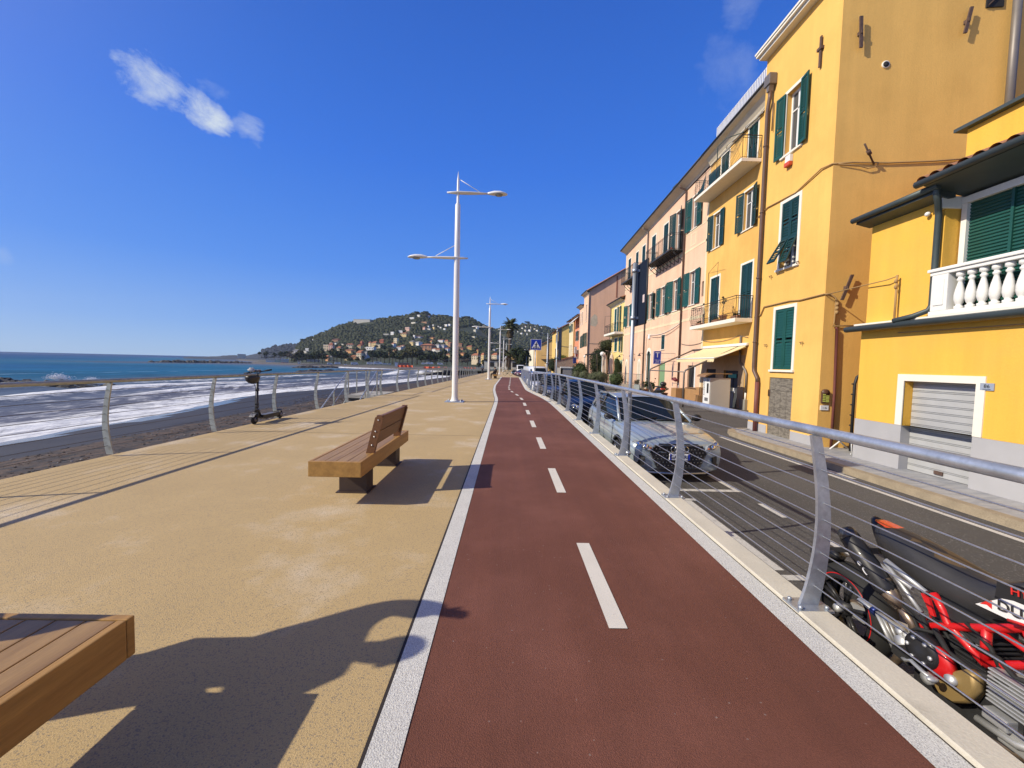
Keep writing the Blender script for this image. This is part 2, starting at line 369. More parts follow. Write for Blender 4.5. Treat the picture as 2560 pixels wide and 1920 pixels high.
# road
def rz(y): return -0.5 + pz(y)
mb = MB(); rows = []
for i in range(90):
    y = -12 + 3 * i
    xl = (XR(y) + .34 if y < PATH_END else interp(R_FAR, y) - .02)
    rows.append([(xl, y, rz(y)), (6.9, y, rz(y)), (13.5, y, rz(y)), (60, y, rz(y))])
mb.loft(rows, 0, closed=False, cap=False, smooth=False); obj('road', mb, M_asph, kind='structure')
M_patch = mat('older_asphalt', (.105, .10, .094), rough=.9, noise_amt=.2, noise_scale=.8, fine=.25, fine_scale=120, col2=(.075, .072, .07), mix_scale=.7, mix_lo=.45, mix_hi=.6, bump=.3, bump_scale=120)
mb = MB().quad((6.95, 12.9, rz(13) + .004), (12.1, 12.9, rz(13) + .004), (12.1, 33, rz(33) + .004), (7.3, 33, rz(33) + .004)); obj('forecourt', mb, M_patch, kind='structure')
# pavement along the garage block
mb = MB(); out = [(6.8, -10)] + [(6.8, y) for y in (0, 6, 11.4)] + [(6.86, 12.1), (7.05, 12.55), (7.4, 12.85), (7.86, 12.95)]
inn = [(x + .17, y - (.0 if y < 11 else .12)) for x, y in out]
zt, zb = -.38, -.52
mb.loft([[(a[0], a[1], zb), (a[0] + .015, a[1], zt + .004), (b[0], b[1], zt + .006)] for a, b in zip(out, inn)], 1, closed=False, cap=False, smooth=False)
poly = [(p[0], p[1], zt) for p in inn] + [(7.95, 12.83, zt), (9.2, 12.0, zt), (9.2, -10, zt)]
mb.add(poly, [list(range(len(poly)))], 0); obj('pavement', mb, [M_slab, M_tankerb], kind='structure')
M_line = mat('worn_white_line', (.52, .51, .48), rough=.8, noise_amt=.1, fine=.2, fine_scale=60, col2=(.2, .19, .18), mix_scale=9, mix_lo=.58, mix_hi=.7, mix_amt=.7)
mb = MB(); zl = .005
def mark(x0, y0, x1, y1): mb.quad((x0, y0, rz(y0) + zl), (x1, y0, rz(y0) + zl), (x1, y1, rz(y1) + zl), (x0, y1, rz(y1) + zl))
mark(6.37, -9, 6.47, 11.8); mark(6.37, 13.6, 6.47, 30)
mark(2.78, 3.95, 2.88, 6.02); mark(2.78, 3.76, 3.0, 3.86); mark(2.78, 6.03, 2.98, 6.13)
for y0 in (2.3, 4.25, 5.4, 0.8, -.8): mark(3.86, y0, 3.95, y0 + .55)
mark(2.42, 6.5, 3.86, 6.62); mark(3.86, 6.5, 3.97, 7.5); mark(3.86, 10.5, 3.97, 12.2); mark(2.42, 11.8, 3.86, 11.9); mark(3.86, 15.5, 3.97, 17)
mb.add([(6.63, 7.45, rz(7) + zl), (6.72, 7.45, rz(7) + zl), (6.72, 7.85, rz(7) + zl), (6.83, 7.8, rz(7) + zl), (6.675, 8.15, rz(7) + zl), (6.52, 7.8, rz(7) + zl), (6.63, 7.85, rz(7) + zl)], [(0, 1, 2, 3, 4, 5, 6)])
obj('road_marking', mb, M_line, kind='structure')

# ---- beach and sea
SEA = -3.0
SHORE = [(-200, -14), (-60, -18), (-20, -22), (8, -24.2), (20, -25.3), (32, -26.7), (46, -30.5), (52, -30.2), (58, -28.4), (70, -25.5), (82, -23.0), (98, -20.9), (120, -18.0)]
SHORE_PTS = [(x, y) for y, x in SHORE] + [(-18.5, 132), (-22, 155), (-27.5, 180), (-31, 200), (-44, 217), (-64, 226), (-81, 233), (-112, 261), (-140, 274), (-171, 283), (-186, 297), (-219, 256), (-205, 300), (-260, 420), (-372, 540), (-640, 920)]
def shore_dist(x, y):
    best = 1e9
    for (ax, ay), (bx, by) in zip(SHORE_PTS, SHORE_PTS[1:]):
        dx, dy = bx - ax, by - ay; t = max(0, min(1, ((x - ax) * dx + (y - ay) * dy) / (dx * dx + dy * dy)))
        q = (ax + dx * t - x) ** 2 + (ay + dy * t - y) ** 2
        if q < best: best = q
    return math.sqrt(best)
def shore_x(y): return interp(SHORE, y)
mb = MB(); rows = []
for i in range(140):
    y = -40 + 200 * i / 139; xe = XE(min(y, 138)) - .2; xs = shore_x(y) - 9; row = []
    for j in range(27):
        t = j / 26; x = xe + (xs - xe) * t; f = (x - xe) / (shore_x(y) - xe)
        z = -1.3 - 1.7 * min(f, 1.6) ** 1.1
        z += (.10 * noise.noise((x * .5, y * .35, 1)) + .05 * noise.noise((x * 1.7, y * 1.2, 4))) * max(0, 1 - f * .8) * 1.6
        row.append((x, y, z))
    rows.append(row)
mb.loft(rows, 0, closed=False, cap=False, smooth=True)
for k, f in enumerate(mb.f):
    p = mb.v[f[0]]
    lim = -17.4 + 1.2 * noise.noise((p[0] * .3, p[1] * .12, 7)) + (1.5 if p[1] > 30 else 0)
    if p[0] > lim: mb.m[k] = 1
    elif p[0] < shore_x(p[1]) + 2.2 + .8 * noise.noise((p[1] * .2, 3, 1)): mb.m[k] = 2
obj('beach', mb, [M_sand, M_litter, mat('washed_sand', (.02, .021, .026), rough=.16, spec=.6, noise_amt=.1)], kind='structure')

M_sea = bpy.data.materials.new('sea_water'); M_sea.use_nodes = True; t = M_sea.node_tree; t.nodes.clear()
so = nd(t, 'ShaderNodeOutputMaterial'); sb = nd(t, 'ShaderNodeBsdfPrincipled'); t.links.new(sb.outputs[0], so.inputs[0])
at = nd(t, 'ShaderNodeAttribute', attribute_name='offshore'); g = nd(t, 'ShaderNodeNewGeometry')
cr = nd(t, 'ShaderNodeValToRGB'); cr.color_ramp.interpolation = 'EASE'
e = cr.color_ramp.elements; e[0].position = 0; e[0].color = (.16, .16, .19, 1); e[1].position = 1; e[1].color = (.006, .050, .155, 1)
for p, cc in ((.10, (.095, .125, .17)), (.17, (.05, .13, .20)), (.28, (.018, .125, .22)), (.55, (.010, .085, .195))):
    q = e.new(p); q.color = (*cc, 1)
mr = nd(t, 'ShaderNodeMapRange'); mr.inputs[2].default_value = 260; t.links.new(at.outputs['Fac'], mr.inputs[0]); t.links.new(mr.outputs[0], cr.inputs[0])
def nz3(sx, sy, scale, det, rough, dist=0.0):
    mp = nd(t, 'ShaderNodeMapping'); mp.inputs['Scale'].default_value = (sx, sy, 1); t.links.new(g.outputs['Position'], mp.inputs[0])
    n = nd(t, 'ShaderNodeTexNoise'); n.inputs['Scale'].default_value = scale; n.inputs['Detail'].default_value = det; n.inputs['Roughness'].default_value = rough; n.inputs['Distortion'].default_value = dist
    t.links.new(mp.outputs[0], n.inputs['Vector']); return n.outputs['Fac']
at2 = nd(t, 'ShaderNodeAttribute', attribute_name='foam')
def mth(op, a, b=None, clamp=False):
    n = nd(t, 'ShaderNodeMath', operation=op, use_clamp=clamp)
    for i, q in enumerate((a, b)):
        if q is None: continue
        if hasattr(q, 'node'): t.links.new(q, n.inputs[i])
        else: n.inputs[i].default_value = q
    return n.outputs[0]
lace = nz3(1, .42, .95, 12, .70, .9)
fo = mth('MULTIPLY', mth('SUBTRACT', mth('ADD', lace, at2.outputs['Fac']), .80), 4.2, clamp=True)
caps = mth('MULTIPLY', mth('SUBTRACT', nz3(.6, .25, .22, 8, .6, .3), .705), 9, clamp=True)
capm = mth('MULTIPLY', caps, mth('GREATER_THAN', at.outputs['Fac'], 45))
fo = mth('MAXIMUM', fo, mth('MULTIPLY', capm, .75))
mx = nd(t, 'ShaderNodeMix', data_type='RGBA'); mx.inputs['B'].default_value = (.80, .81, .80, 1); t.links.new(fo, mx.inputs['Factor'])
tone = mth('ADD', mth('MULTIPLY', nz3(.25, .06, 1.0, 5, .6), .45), mth('MULTIPLY', nz3(.006, .020, 1.0, 8, .72), .55))
mr3 = nd(t, 'ShaderNodeMapRange'); mr3.inputs[1].default_value = .36; mr3.inputs[2].default_value = .64; mr3.inputs[3].default_value = .62; mr3.inputs[4].default_value = 1.38; t.links.new(tone, mr3.inputs[0])
vs = nd(t, 'ShaderNodeVectorMath', operation='SCALE'); t.links.new(cr.outputs[0], vs.inputs[0]); t.links.new(mr3.outputs[0], vs.inputs['Scale'])
t.links.new(vs.outputs[0], mx.inputs['A']); t.links.new(mx.outputs['Result'], sb.inputs['Base Color'])
rr = nd(t, 'ShaderNodeMapRange'); rr.inputs[3].default_value = .5; rr.inputs[4].default_value = .9; t.links.new(fo, rr.inputs[0]); t.links.new(rr.outputs[0], sb.inputs['Roughness'])
sb.inputs['Specular IOR Level'].default_value = .2; sb.inputs['IOR'].default_value = 1.18
bn = nd(t, 'ShaderNodeBump'); bn.inputs['Strength'].default_value = .75; bn.inputs['Distance'].default_value = .35
t.links.new(mth('ADD', nz3(1, .5, .8, 6, .6), mth('MULTIPLY', nz3(.3, .1, .5, 4, .5), 1.6)), bn.inputs['Height']); t.links.new(bn.outputs[0], sb.inputs['Normal'])

def swell(x, y):
    """height and foam of the shore break"""
    d = shore_x(y) - x if y < 125 else shore_dist(x, y)
    w = 0; fm = 0
    for d0, h, wd, ph in ((4.5, .32, 1.3, 0), (10.5, .55, 1.8, 2), (19, .62, 2.6, 5), (31, .5, 3.5, 9)):
        dd = d - d0 - 1.8 * noise.noise((y * .06, ph, 0)) - .7 * noise.noise((y * .25, ph, 3))
        amp = h * max(0, .55 + .75 * noise.noise((y * .045, ph * 3.1, 2)))
        w += amp * math.exp(-(dd / wd) ** 2)
        fm = max(fm, (.62 if d0 < 20 else .46) * math.exp(-((dd - .6) / (wd * 1.5)) ** 2) * min(1, amp / h * 1.3))
    fm = max(fm, .52 * math.exp(-(max(d - 2.0, 0) / 5.5) ** 2), .31 * math.exp(-(max(d - 8, 0) / 15) ** 2), .17 * math.exp(-(max(d - 20, 0) / 20) ** 2))
    if d < 0: w *= .2
    w += .05 * noise.noise((x * .4, y * .3, 5)) + .03 * noise.noise((x * 1.3, y, 8))
    w *= min(1, max(0, (d + 1.5) / 3))
    return w, fm, d
mb = MB(); off = []; foam = []; rows = []
ys = []; y = 4.0
while y < 250: ys.append(y); y += .28 + .011 * y
ds = [i * .42 - 3.5 for i in range(70)] + [26 + i * .9 for i in range(60)]
for y in ys:
    row = []
    for d in ds:
        x = shore_x(min(y, 122)) - d; w, fm, dd = swell(x, y)
        # foam round the rocks
        for (rx, ry, rr_) in ROCK_FOAM if 'ROCK_FOAM' in globals() else ():
            pass
        row.append((x, y, SEA + w)); off.append(max(dd, 0)); foam.append(fm)
    rows.append(row)
mb.loft(rows, 0, closed=False, cap=False, smooth=True)
xfar = [shore_x(min(y, 122)) - ds[-1] for y in ys]
rows = []
for y, x in zip(ys, xfar):
    row = []
    for k in range(34):
        q = x + .01 - (1.16 ** k - 1) * 6; row.append((q, y, SEA + .02)); d = shore_dist(q, y); off.append(d); foam.append(.20 * math.exp(-(max(d - 20, 0) / 30) ** 2))
    rows.append(row)
mb.loft(rows, 0, closed=False, cap=False, smooth=True)
rows = []
for y in [250 * 1.17 ** k for k in range(34)]:
    row = []
    for k in range(60):
        q = -10 - (1.22 ** k - 1) * 8
        if q < -60000: q = -60000
        row.append((q, y, SEA)); d = shore_dist(q, y); off.append(d); foam.append(.3 * math.exp(-(d / 8) ** 2))
    rows.append(row)
mb.loft(rows, 0, closed=False, cap=False, smooth=True)
o = obj('sea', mb, M_sea, kind='structure', attr={'offshore': off, 'foam': foam})
# ================================================================== hills and the town across the bay
HILLS = {
 'hill': dict(y0=300, y1=560, p=.85, sky=[(-.56, -.006), (-.535, .006), (-.518, .026), (-.507, .0400), (-.484, .0455), (-.455, .058), (-.428, .070), (-.407, .077), (-.375, .088), (-.346, .092), (-.331, .0925), (-.299, .0985), (-.281, .102), (-.259, .1055), (-.239, .112), (-.226, .1155), (-.202, .1165), (-.192, .111), (-.152, .110), (-.135, .1075), (-.112, .1075), (-.098, .109), (-.085, .1045), (-.07, .097), (-.055, .089), (-.03, .074), (.0, .055), (.05, .03), (.12, .01), (.4, 0)]),
 'far_hill': dict(y0=700, y1=1000, p=.8, sky=[(-.80, -.002), (-.72, .0005), (-.701, .0025), (-.66, .004), (-.642, .0035), (-.625, .008), (-.608, .0119), (-.59, .017), (-.575, .0225), (-.567, .021), (-.555, .0245), (-.543, .027), (-.518, .028), (-.48, .03), (-.3, .02), (-.2, 0)]),
 'back_hill': dict(y0=620, y1=860, p=.8, sky=[(-.3, .03), (-.15, .06), (-.09, .083), (-.07, .085), (-.035, .083), (-.01, .087), (.02, .092), (.049, .097), (.074, .094), (.11, .085), (.2, .07), (.35, .05), (.6, .03)]),
}
def hill_pt(h, a, s):
    H = HILLS[h]; es = interp(H['sky'], a); Y = H['y0'] + (H['y1'] - H['y0']) * s
    e0 = -(CAMZ + 1.9) / H['y0']; e = e0 + (es - e0) * (max(s, 0) ** H['p']) if es > e0 else es
    r = Y * math.sqrt(1 + a * a)
    return (a * Y, Y, CAMZ + e * r)
def hill_at(h, px, py):
    """the spot on a hill seen at a photo pixel"""
    d = ray(px, py); a = d.x / d.y; e = d.z / math.hypot(d.x, d.y); H = HILLS[h]; es = interp(H['sky'], a); e0 = -(CAMZ + 1.9) / H['y0']
    s = max(0.0, min(.98, ((e - e0) / max(es - e0, 1e-4)))) ** (1 / H['p'])
    return hill_pt(h, a, s), s
M_green = mat('scrub_hillside', (.030, .042, .020), rough=.95, noise_amt=.4, noise_scale=.05, fine=.4, fine_scale=.4, col2=(.075, .07, .035), mix_scale=.035, mix_lo=.52, mix_hi=.66, mix_amt=.7)
M_far = mat('haze_blue_scrub', (.022, .034, .052), rough=.95, noise_amt=.3, noise_scale=.03, fine=.3, fine_scale=.15, col2=(.04, .048, .06), mix_scale=.02, mix_lo=.55, mix_hi=.65, mix_amt=.5)  # blue haze of distance painted into the scrub colour
M_land = mat('town_ground', (.13, .12, .10), rough=.95, noise_amt=.3, noise_scale=.2, col2=(.05, .06, .03), mix_scale=.05, mix_lo=.45, mix_hi=.6)
M_fsand = mat('far_beach_sand', (.12, .105, .09), rough=.95, noise_amt=.2, noise_scale=.3)
for h, H in HILLS.items():
    mb = MB(); rows = []; a0, a1 = H['sky'][0][0], H['sky'][-1][0]; n = 150
    for i in range(n + 1):
        a = a0 + (a1 - a0) * i / n; row = []
        for j in range(31):
            s = j / 24; x, y, z = hill_pt(h, a, min(s, 1.0))
            if s > 1: Y = H['y0'] + (H['y1'] - H['y0']) * s; x, y = a * Y, Y; z = z - (s - 1) * 120
            z += (2.2 * noise.noise((x * .03, y * .03, 2)) + 1.0 * noise.noise((x * .1, y * .1, 5))) * min(1, s * 4) * (1.0 if s <= 1 else 0)
            row.append((x, y, z))
        rows.append(row)
    mb.loft(rows, 0, closed=False, cap=False, smooth=True)
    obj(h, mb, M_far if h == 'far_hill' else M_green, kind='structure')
# low ground of the town, from the far beach to the foot of the hills
mb = MB(); far_sh = [(-18.5, 132), (-22, 155), (-27.5, 180), (-31, 200), (-44, 217), (-64, 226), (-81, 233), (-112, 261), (-140, 274), (-171, 283), (-190, 300), (-205, 318), (-260, 420), (-372, 560), (-640, 940)]
rows = []
for i, (x, y) in enumerate(far_sh):
    q = Vector((x, y)).normalized(); row = [(x - q.x * 3, y - q.y * 3, -3.3)]
    for d, z in ((0, -3.0), (6, -2.45), (16, -1.95), (24, -1.9), (60, -1.9), (140, -2.0), (500, -2.2)): row.append((x + q.x * d * .5 + (d * .6 if i < 3 else 0), y + q.y * d + d * .25, z))
    rows.append(row)
mb.loft(rows, 0, closed=False, cap=False, smooth=True)
for k, f in enumerate(mb.f): mb.m[k] = 1 if (k % 7) < 3 else 0
obj('town_ground', mb, [M_land, M_fsand], kind='structure')
mb = MB().quad((-30, 132, -1.2), (160, 132, -1.2), (240, 640, -2.2), (-60, 640, -2.2)); obj('inland_ground', mb, M_land, kind='structure')

# ---- foliage
def fol(name, c, c2, amt=.9): return mat(name, c, rough=.85, spec=.2, noise_amt=.35, noise_scale=.9, col2=c2, mix_scale=.5, mix_lo=.4, mix_hi=.65, mix_amt=amt)
M_leaf_d = fol('dark_evergreen_leaf', (.022, .036, .016), (.045, .06, .024))
M_leaf_o = fol('olive_leaf', (.05, .055, .022), (.085, .075, .03))
M_leaf_b = fol('bare_twig', (.075, .06, .05), (.10, .085, .07))
M_leaf_f = fol('hill_leaf', (.030, .045, .022), (.088, .086, .043))
M_palm = fol('palm_frond', (.05, .065, .028), (.09, .085, .04))
M_palmdry = fol('dry_palm_skirt', (.15, .105, .055), (.09, .065, .035))
M_trunk = mat('bark', (.11, .08, .055), rough=.95, noise_amt=.3, noise_scale=4, bump=.4, bump_scale=15)
def leafy(mb, c, rad, n, size, m=0, clumps=7, flat=.75, seed=0):
    """leaf-sized faces gathered in clumps through a crown"""
    rnd = random.Random(seed); cs = []
    for _ in range(clumps):
        d = Vector((rnd.gauss(0, 1), rnd.gauss(0, 1), rnd.gauss(0, .8))).normalized() * rnd.uniform(.25, .72)
        cs.append((Vector((c[0] + d.x * rad[0], c[1] + d.y * rad[1], c[2] + d.z * rad[2])), rnd.uniform(.38, .62)))
    for _ in range(n):
        cc, q = rnd.choice(cs); d = Vector((rnd.gauss(0, 1), rnd.gauss(0, 1), rnd.gauss(0, 1))).normalized(); rr_ = rnd.uniform(.55, 1.05) * q
        p = cc + Vector((d.x * rad[0] * rr_, d.y * rad[1] * rr_, d.z * rad[2] * rr_ * flat))
        nrm = (d + Vector((rnd.uniform(-.7, .7), rnd.uniform(-.7, .7), rnd.uniform(-.4, .9)))).normalized()
        u = nrm.orthogonal().normalized(); v = nrm.cross(u); an = rnd.uniform(0, PI); u, v = u * math.cos(an) + v * math.sin(an), v * math.cos(an) - u * math.sin(an)
        s = size * rnd.uniform(.6, 1.3)
        mb.add([p - u * s, p - v * s * .55, p + u * s, p + v * s * .6 + nrm * s * .2], [(0, 1, 2, 3)], m)
    return mb
# forest on the hillsides: one mass
rnd = random.Random(3)
def blob(mb, c, r, rnd, m=0):
    t = (1 + 5 ** .5) / 2
    vs = [(-1, t, 0), (1, t, 0), (-1, -t, 0), (1, -t, 0), (0, -1, t), (0, 1, t), (0, -1, -t), (0, 1, -t), (t, 0, -1), (t, 0, 1), (-t, 0, -1), (-t, 0, 1)]
    fs = [(0, 11, 5), (0, 5, 1), (0, 1, 7), (0, 7, 10), (0, 10, 11), (1, 5, 9), (5, 11, 4), (11, 10, 2), (10, 7, 6), (7, 1, 8), (3, 9, 4), (3, 4, 2), (3, 2, 6), (3, 6, 8), (3, 8, 9), (4, 9, 5), (2, 4, 11), (6, 2, 10), (8, 6, 7), (9, 8, 1)]
    q = 1 / math.sqrt(1 + t * t)
    mb.add([(c[0] + v[0] * q * r[0] * rnd.uniform(.65, 1.3), c[1] + v[1] * q * r[1] * rnd.uniform(.65, 1.3), c[2] + v[2] * q * r[2] * rnd.uniform(.65, 1.3)) for v in vs], fs, m, False)
# ---- houses: colour, photo pixel of the foot, width and height in pixels
WALLC = dict(cream=(.72, .60, .40), yellow=(.74, .56, .27), white=(.78, .76, .71), pink=(.70, .45, .36), red=(.42, .13, .08), orange=(.68, .36, .16), grey=(.44, .43, .44), pale=(.62, .58, .47), brown=(.36, .20, .12), ochre=(.62, .40, .13))
ROOFC = dict(terracotta=(.36, .14, .07), flat=(.5, .47, .42), grey=(.22, .21, .20), rust=(.25, .09, .05))
M_pane_far = mat('far_window', (.05, .05, .055), rough=.4, noise_amt=0)
def wm(c): return mat('render_' + c, WALLC[c], rough=.9, noise_amt=.08, noise_scale=.3)
def rm(c): return mat('roof_' + c, ROOFC[c], rough=.9, noise_amt=.2, noise_scale=.6)
T1 = lambda x, y: (620 + x / 7.373, 760 + y / 7.373)
T2 = lambda x, y: (900 + x / 7.373, 760 + y / 7.373)
K3 = lambda x, y: (1180 + x / 9.217, 780 + y / 9.217)
HOUSES = []
for crop, s, hill, lst in ((T1, 7.373, 'hill', [
    (1450, 872, 95, 100, 'cream', 'flat'), (1540, 868, 80, 125, 'pink', 'rust'), (1690, 885, 85, 85, 'cream', 'terracotta'), (1890, 790, 120, 50, 'cream', 'terracotta'), (2060, 842, 70, 80, 'yellow', 'terracotta'), (2100, 760, 55, 70, 'red', 'rust'),
    (1890, 890, 150, 45, 'orange', 'terracotta'), (1100, 870, 65, 45, 'white', 'flat'), (1062, 905, 58, 35, 'pale', 'flat'), (905, 905, 110, 55, 'grey', 'grey'), (830, 935, 60, 40, 'pale', 'flat'), (1470, 1050, 60, 85, 'orange', 'terracotta'), (1530, 1045, 45, 75, 'yellow', 'grey'),
    (1840, 1032, 90, 62, 'yellow', 'terracotta'), (1960, 1010, 90, 55, 'orange', 'terracotta'), (2070, 1012, 105, 130, 'cream', 'terracotta'), (2185, 1008, 85, 110, 'grey', 'grey'), (1200, 672, 26, 20, 'white', 'flat'), (1640, 690, 120, 40, 'brown', 'rust'), (1750, 770, 50, 30, 'pale', 'flat'), (2180, 850, 60, 45, 'white', 'flat'), (1540, 760, 60, 40, 'white', 'flat'), (1620, 750, 40, 25, 'white', 'flat')]),
  (T2, 7.373, 'hill', [
    (70, 340, 300, 42, 'pale', 'flat'), (220, 312, 90, 22, 'white', 'flat'), (190, 775, 58, 70, 'cream', 'rust'), (280, 785, 105, 80, 'yellow', 'terracotta'), (345, 805, 85, 50, 'cream', 'flat'), (415, 722, 85, 65, 'red', 'rust'), (205, 862, 150, 62, 'white', 'flat'), (665, 722, 80, 80, 'cream', 'flat'), (620, 782, 75, 60, 'white', 'terracotta'),
    (975, 752, 110, 68, 'yellow', 'grey'), (1085, 756, 105, 62, 'white', 'grey'), (1260, 835, 220, 90, 'brown', 'terracotta'), (1320, 745, 55, 65, 'yellow', 'terracotta'), (1185, 868, 75, 42, 'orange', 'terracotta'), (1435, 792, 80, 50, 'white', 'grey'), (1535, 792, 110, 42, 'grey', 'grey'), (1600, 750, 75, 80, 'yellow', 'terracotta'), (1665, 770, 75, 60, 'brown', 'terracotta'),
    (1380, 868, 95, 50, 'white', 'terracotta'), (1445, 905, 90, 75, 'pale', 'terracotta'), (1610, 865, 105, 52, 'white', 'terracotta'), (1632, 978, 72, 55, 'yellow', 'terracotta'), (650, 905, 74, 55, 'yellow', 'terracotta'), (735, 835, 90, 52, 'white', 'terracotta'), (800, 800, 90, 38, 'pale', 'terracotta'),
    (885, 488, 95, 52, 'pink', 'flat'), (830, 592, 120, 56, 'yellow', 'terracotta'), (750, 520, 90, 30, 'white', 'flat'), (605, 570, 70, 50, 'white', 'flat'), (490, 572, 95, 22, 'pale', 'flat'), (965, 275, 90, 26, 'white', 'flat'), (1085, 228, 55, 26, 'white', 'flat'), (1262, 232, 50, 22, 'white', 'terracotta'),
    (1190, 472, 62, 48, 'pink', 'rust'), (1272, 482, 62, 26, 'white', 'flat'), (1262, 430, 42, 26, 'white', 'flat'), (1362, 468, 50, 40, 'yellow', 'flat'), (1350, 412, 34, 30, 'white', 'flat'), (1488, 455, 36, 30, 'white', 'flat'), (1440, 425, 32, 20, 'white', 'flat'), (1590, 405, 70, 26, 'white', 'flat'), (1650, 400, 50, 30, 'white', 'flat'), (1560, 492, 44, 40, 'white', 'flat'),
    (1000, 640, 38, 60, 'white', 'flat'), (1095, 625, 130, 32, 'grey', 'terracotta'), (1335, 645, 135, 30, 'orange', 'terracotta'), (1500, 692, 110, 35, 'white', 'terracotta'), (2150, 440, 85, 30, 'white', 'flat'), (2120, 505, 55, 32, 'pale', 'flat'), (2095, 625, 90, 26, 'pale', 'flat'), (2030, 845, 110, 70, 'ochre', 'terracotta'), (1850, 770, 90, 40, 'brown', 'terracotta'), (1895, 945, 100, 42, 'orange', 'terracotta'), (1880, 850, 95, 40, 'brown', 'rust'),
    (40, 885, 70, 30, 'orange', 'terracotta'), (330, 905, 50, 22, 'white', 'flat'), (1200, 345, 150, 14, 'brown', 'flat'), (1000, 352, 110, 14, 'pale', 'flat'), (1755, 700, 70, 40, 'cream', 'terracotta')]),
  (K3, 9.217, 'back_hill', [
    (1160, 385, 42, 22, 'white', 'flat'), (1232, 445, 60, 32, 'pale', 'flat'), (1325, 445, 62, 36, 'white', 'flat'), (1352, 418, 20, 75, 'cream', 'flat'), (1058, 472, 28, 40, 'white', 'flat'), (1142, 512, 58, 36, 'white', 'grey'), (1266, 525, 38, 28, 'white', 'flat'), (1440, 405, 60, 24, 'pale', 'flat'), (1500, 440, 56, 24, 'white', 'flat'), (1592, 375, 46, 24, 'white', 'flat'), (1612, 505, 34, 26, 'white', 'flat'), (1228, 345, 60, 26, 'white', 'terracotta'), (1450, 345, 36, 26, 'white', 'flat')]),
  (K3, 9.217, 'hill', [
    (75, 440, 50, 30, 'pale', 'flat'), (270, 405, 40, 18, 'pale', 'flat'), (310, 700, 60, 28, 'pale', 'flat'), (590, 500, 34, 24, 'white', 'flat'), (500, 800, 60, 24, 'pale', 'flat'), (510, 885, 90, 32, 'grey', 'grey'), (130, 945, 52, 80, 'ochre', 'rust'), (50, 595, 90, 30, 'pale', 'flat'), (860, 640, 40, 30, 'pale', 'flat'), (990, 905, 60, 26, 'cream', 'terracotta')]),
):
    for x, y, w, hh, wc, rc in lst:
        p = crop(x, y); HOUSES.append((p[0], p[1], w / s, hh / s, wc, rc, hill))
# the taller fronts close to the water, on flat ground
for x, y, w, hh, wc, rc, D in ((95, 1120, 170, 150, 'cream', 'terracotta', 300), (255, 1110, 90, 150, 'yellow', 'terracotta', 306), (545, 1110, 150, 150, 'cream', 'terracotta', 290), (925, 1180, 85, 170, 'ochre', 'terracotta', 215), (785, 1180, 80, 140, 'grey', 'grey', 225), (1240, 1095, 90, 70, 'cream', 'terracotta', 260), (420, 1160, 120, 60, 'red', 'terracotta', 280)):
    p = K3(x, y); HOUSES.append((p[0], p[1], w / 9.217, hh / 9.217, wc, rc, D))
WORD = dict(cream='cream', yellow='yellow', white='white', pink='pink', red='dark red', orange='orange', grey='grey', pale='pale stone', brown='brown', ochre='ochre')
RWORD = dict(terracotta='terracotta roof', flat='flat roof', grey='grey roof', rust='rusty red roof')
tiers = {}
for i, hse in enumerate(HOUSES):
    py = hse[1] - (hse[0] - 640) * .0227
    if hse[6] == 'back_hill': tr = 'on the hill behind palms'
    elif hse[6] != 'hill': tr = 'near the palms'
    elif py < 832: tr = 'high on the hill'
    elif py < 858: tr = 'half way up the hill'
    else: tr = 'low on the hill'
    tiers.setdefault((tr, hse[4], hse[5]), []).append(i)
ORD = ['first', 'second', 'third', 'fourth', 'fifth', 'sixth', 'seventh', 'eighth', 'ninth', 'tenth', 'eleventh', 'twelfth', 'thirteenth', 'fourteenth', 'fifteenth', 'sixteenth', 'seventeenth', 'eighteenth', 'nineteenth', 'twentieth'] + ['%d.' % i for i in range(21, 200)]
HLAB = {}
for (tr, wc, rc), ids in tiers.items():
    ids.sort(key=lambda i: HOUSES[i][0])
    for k, i in enumerate(ids):
        HLAB[i] = f"{WORD[wc]} house with {RWORD[rc]} {tr}" + (f", {ORD[k]} such from left" if len(ids) > 1 else "")
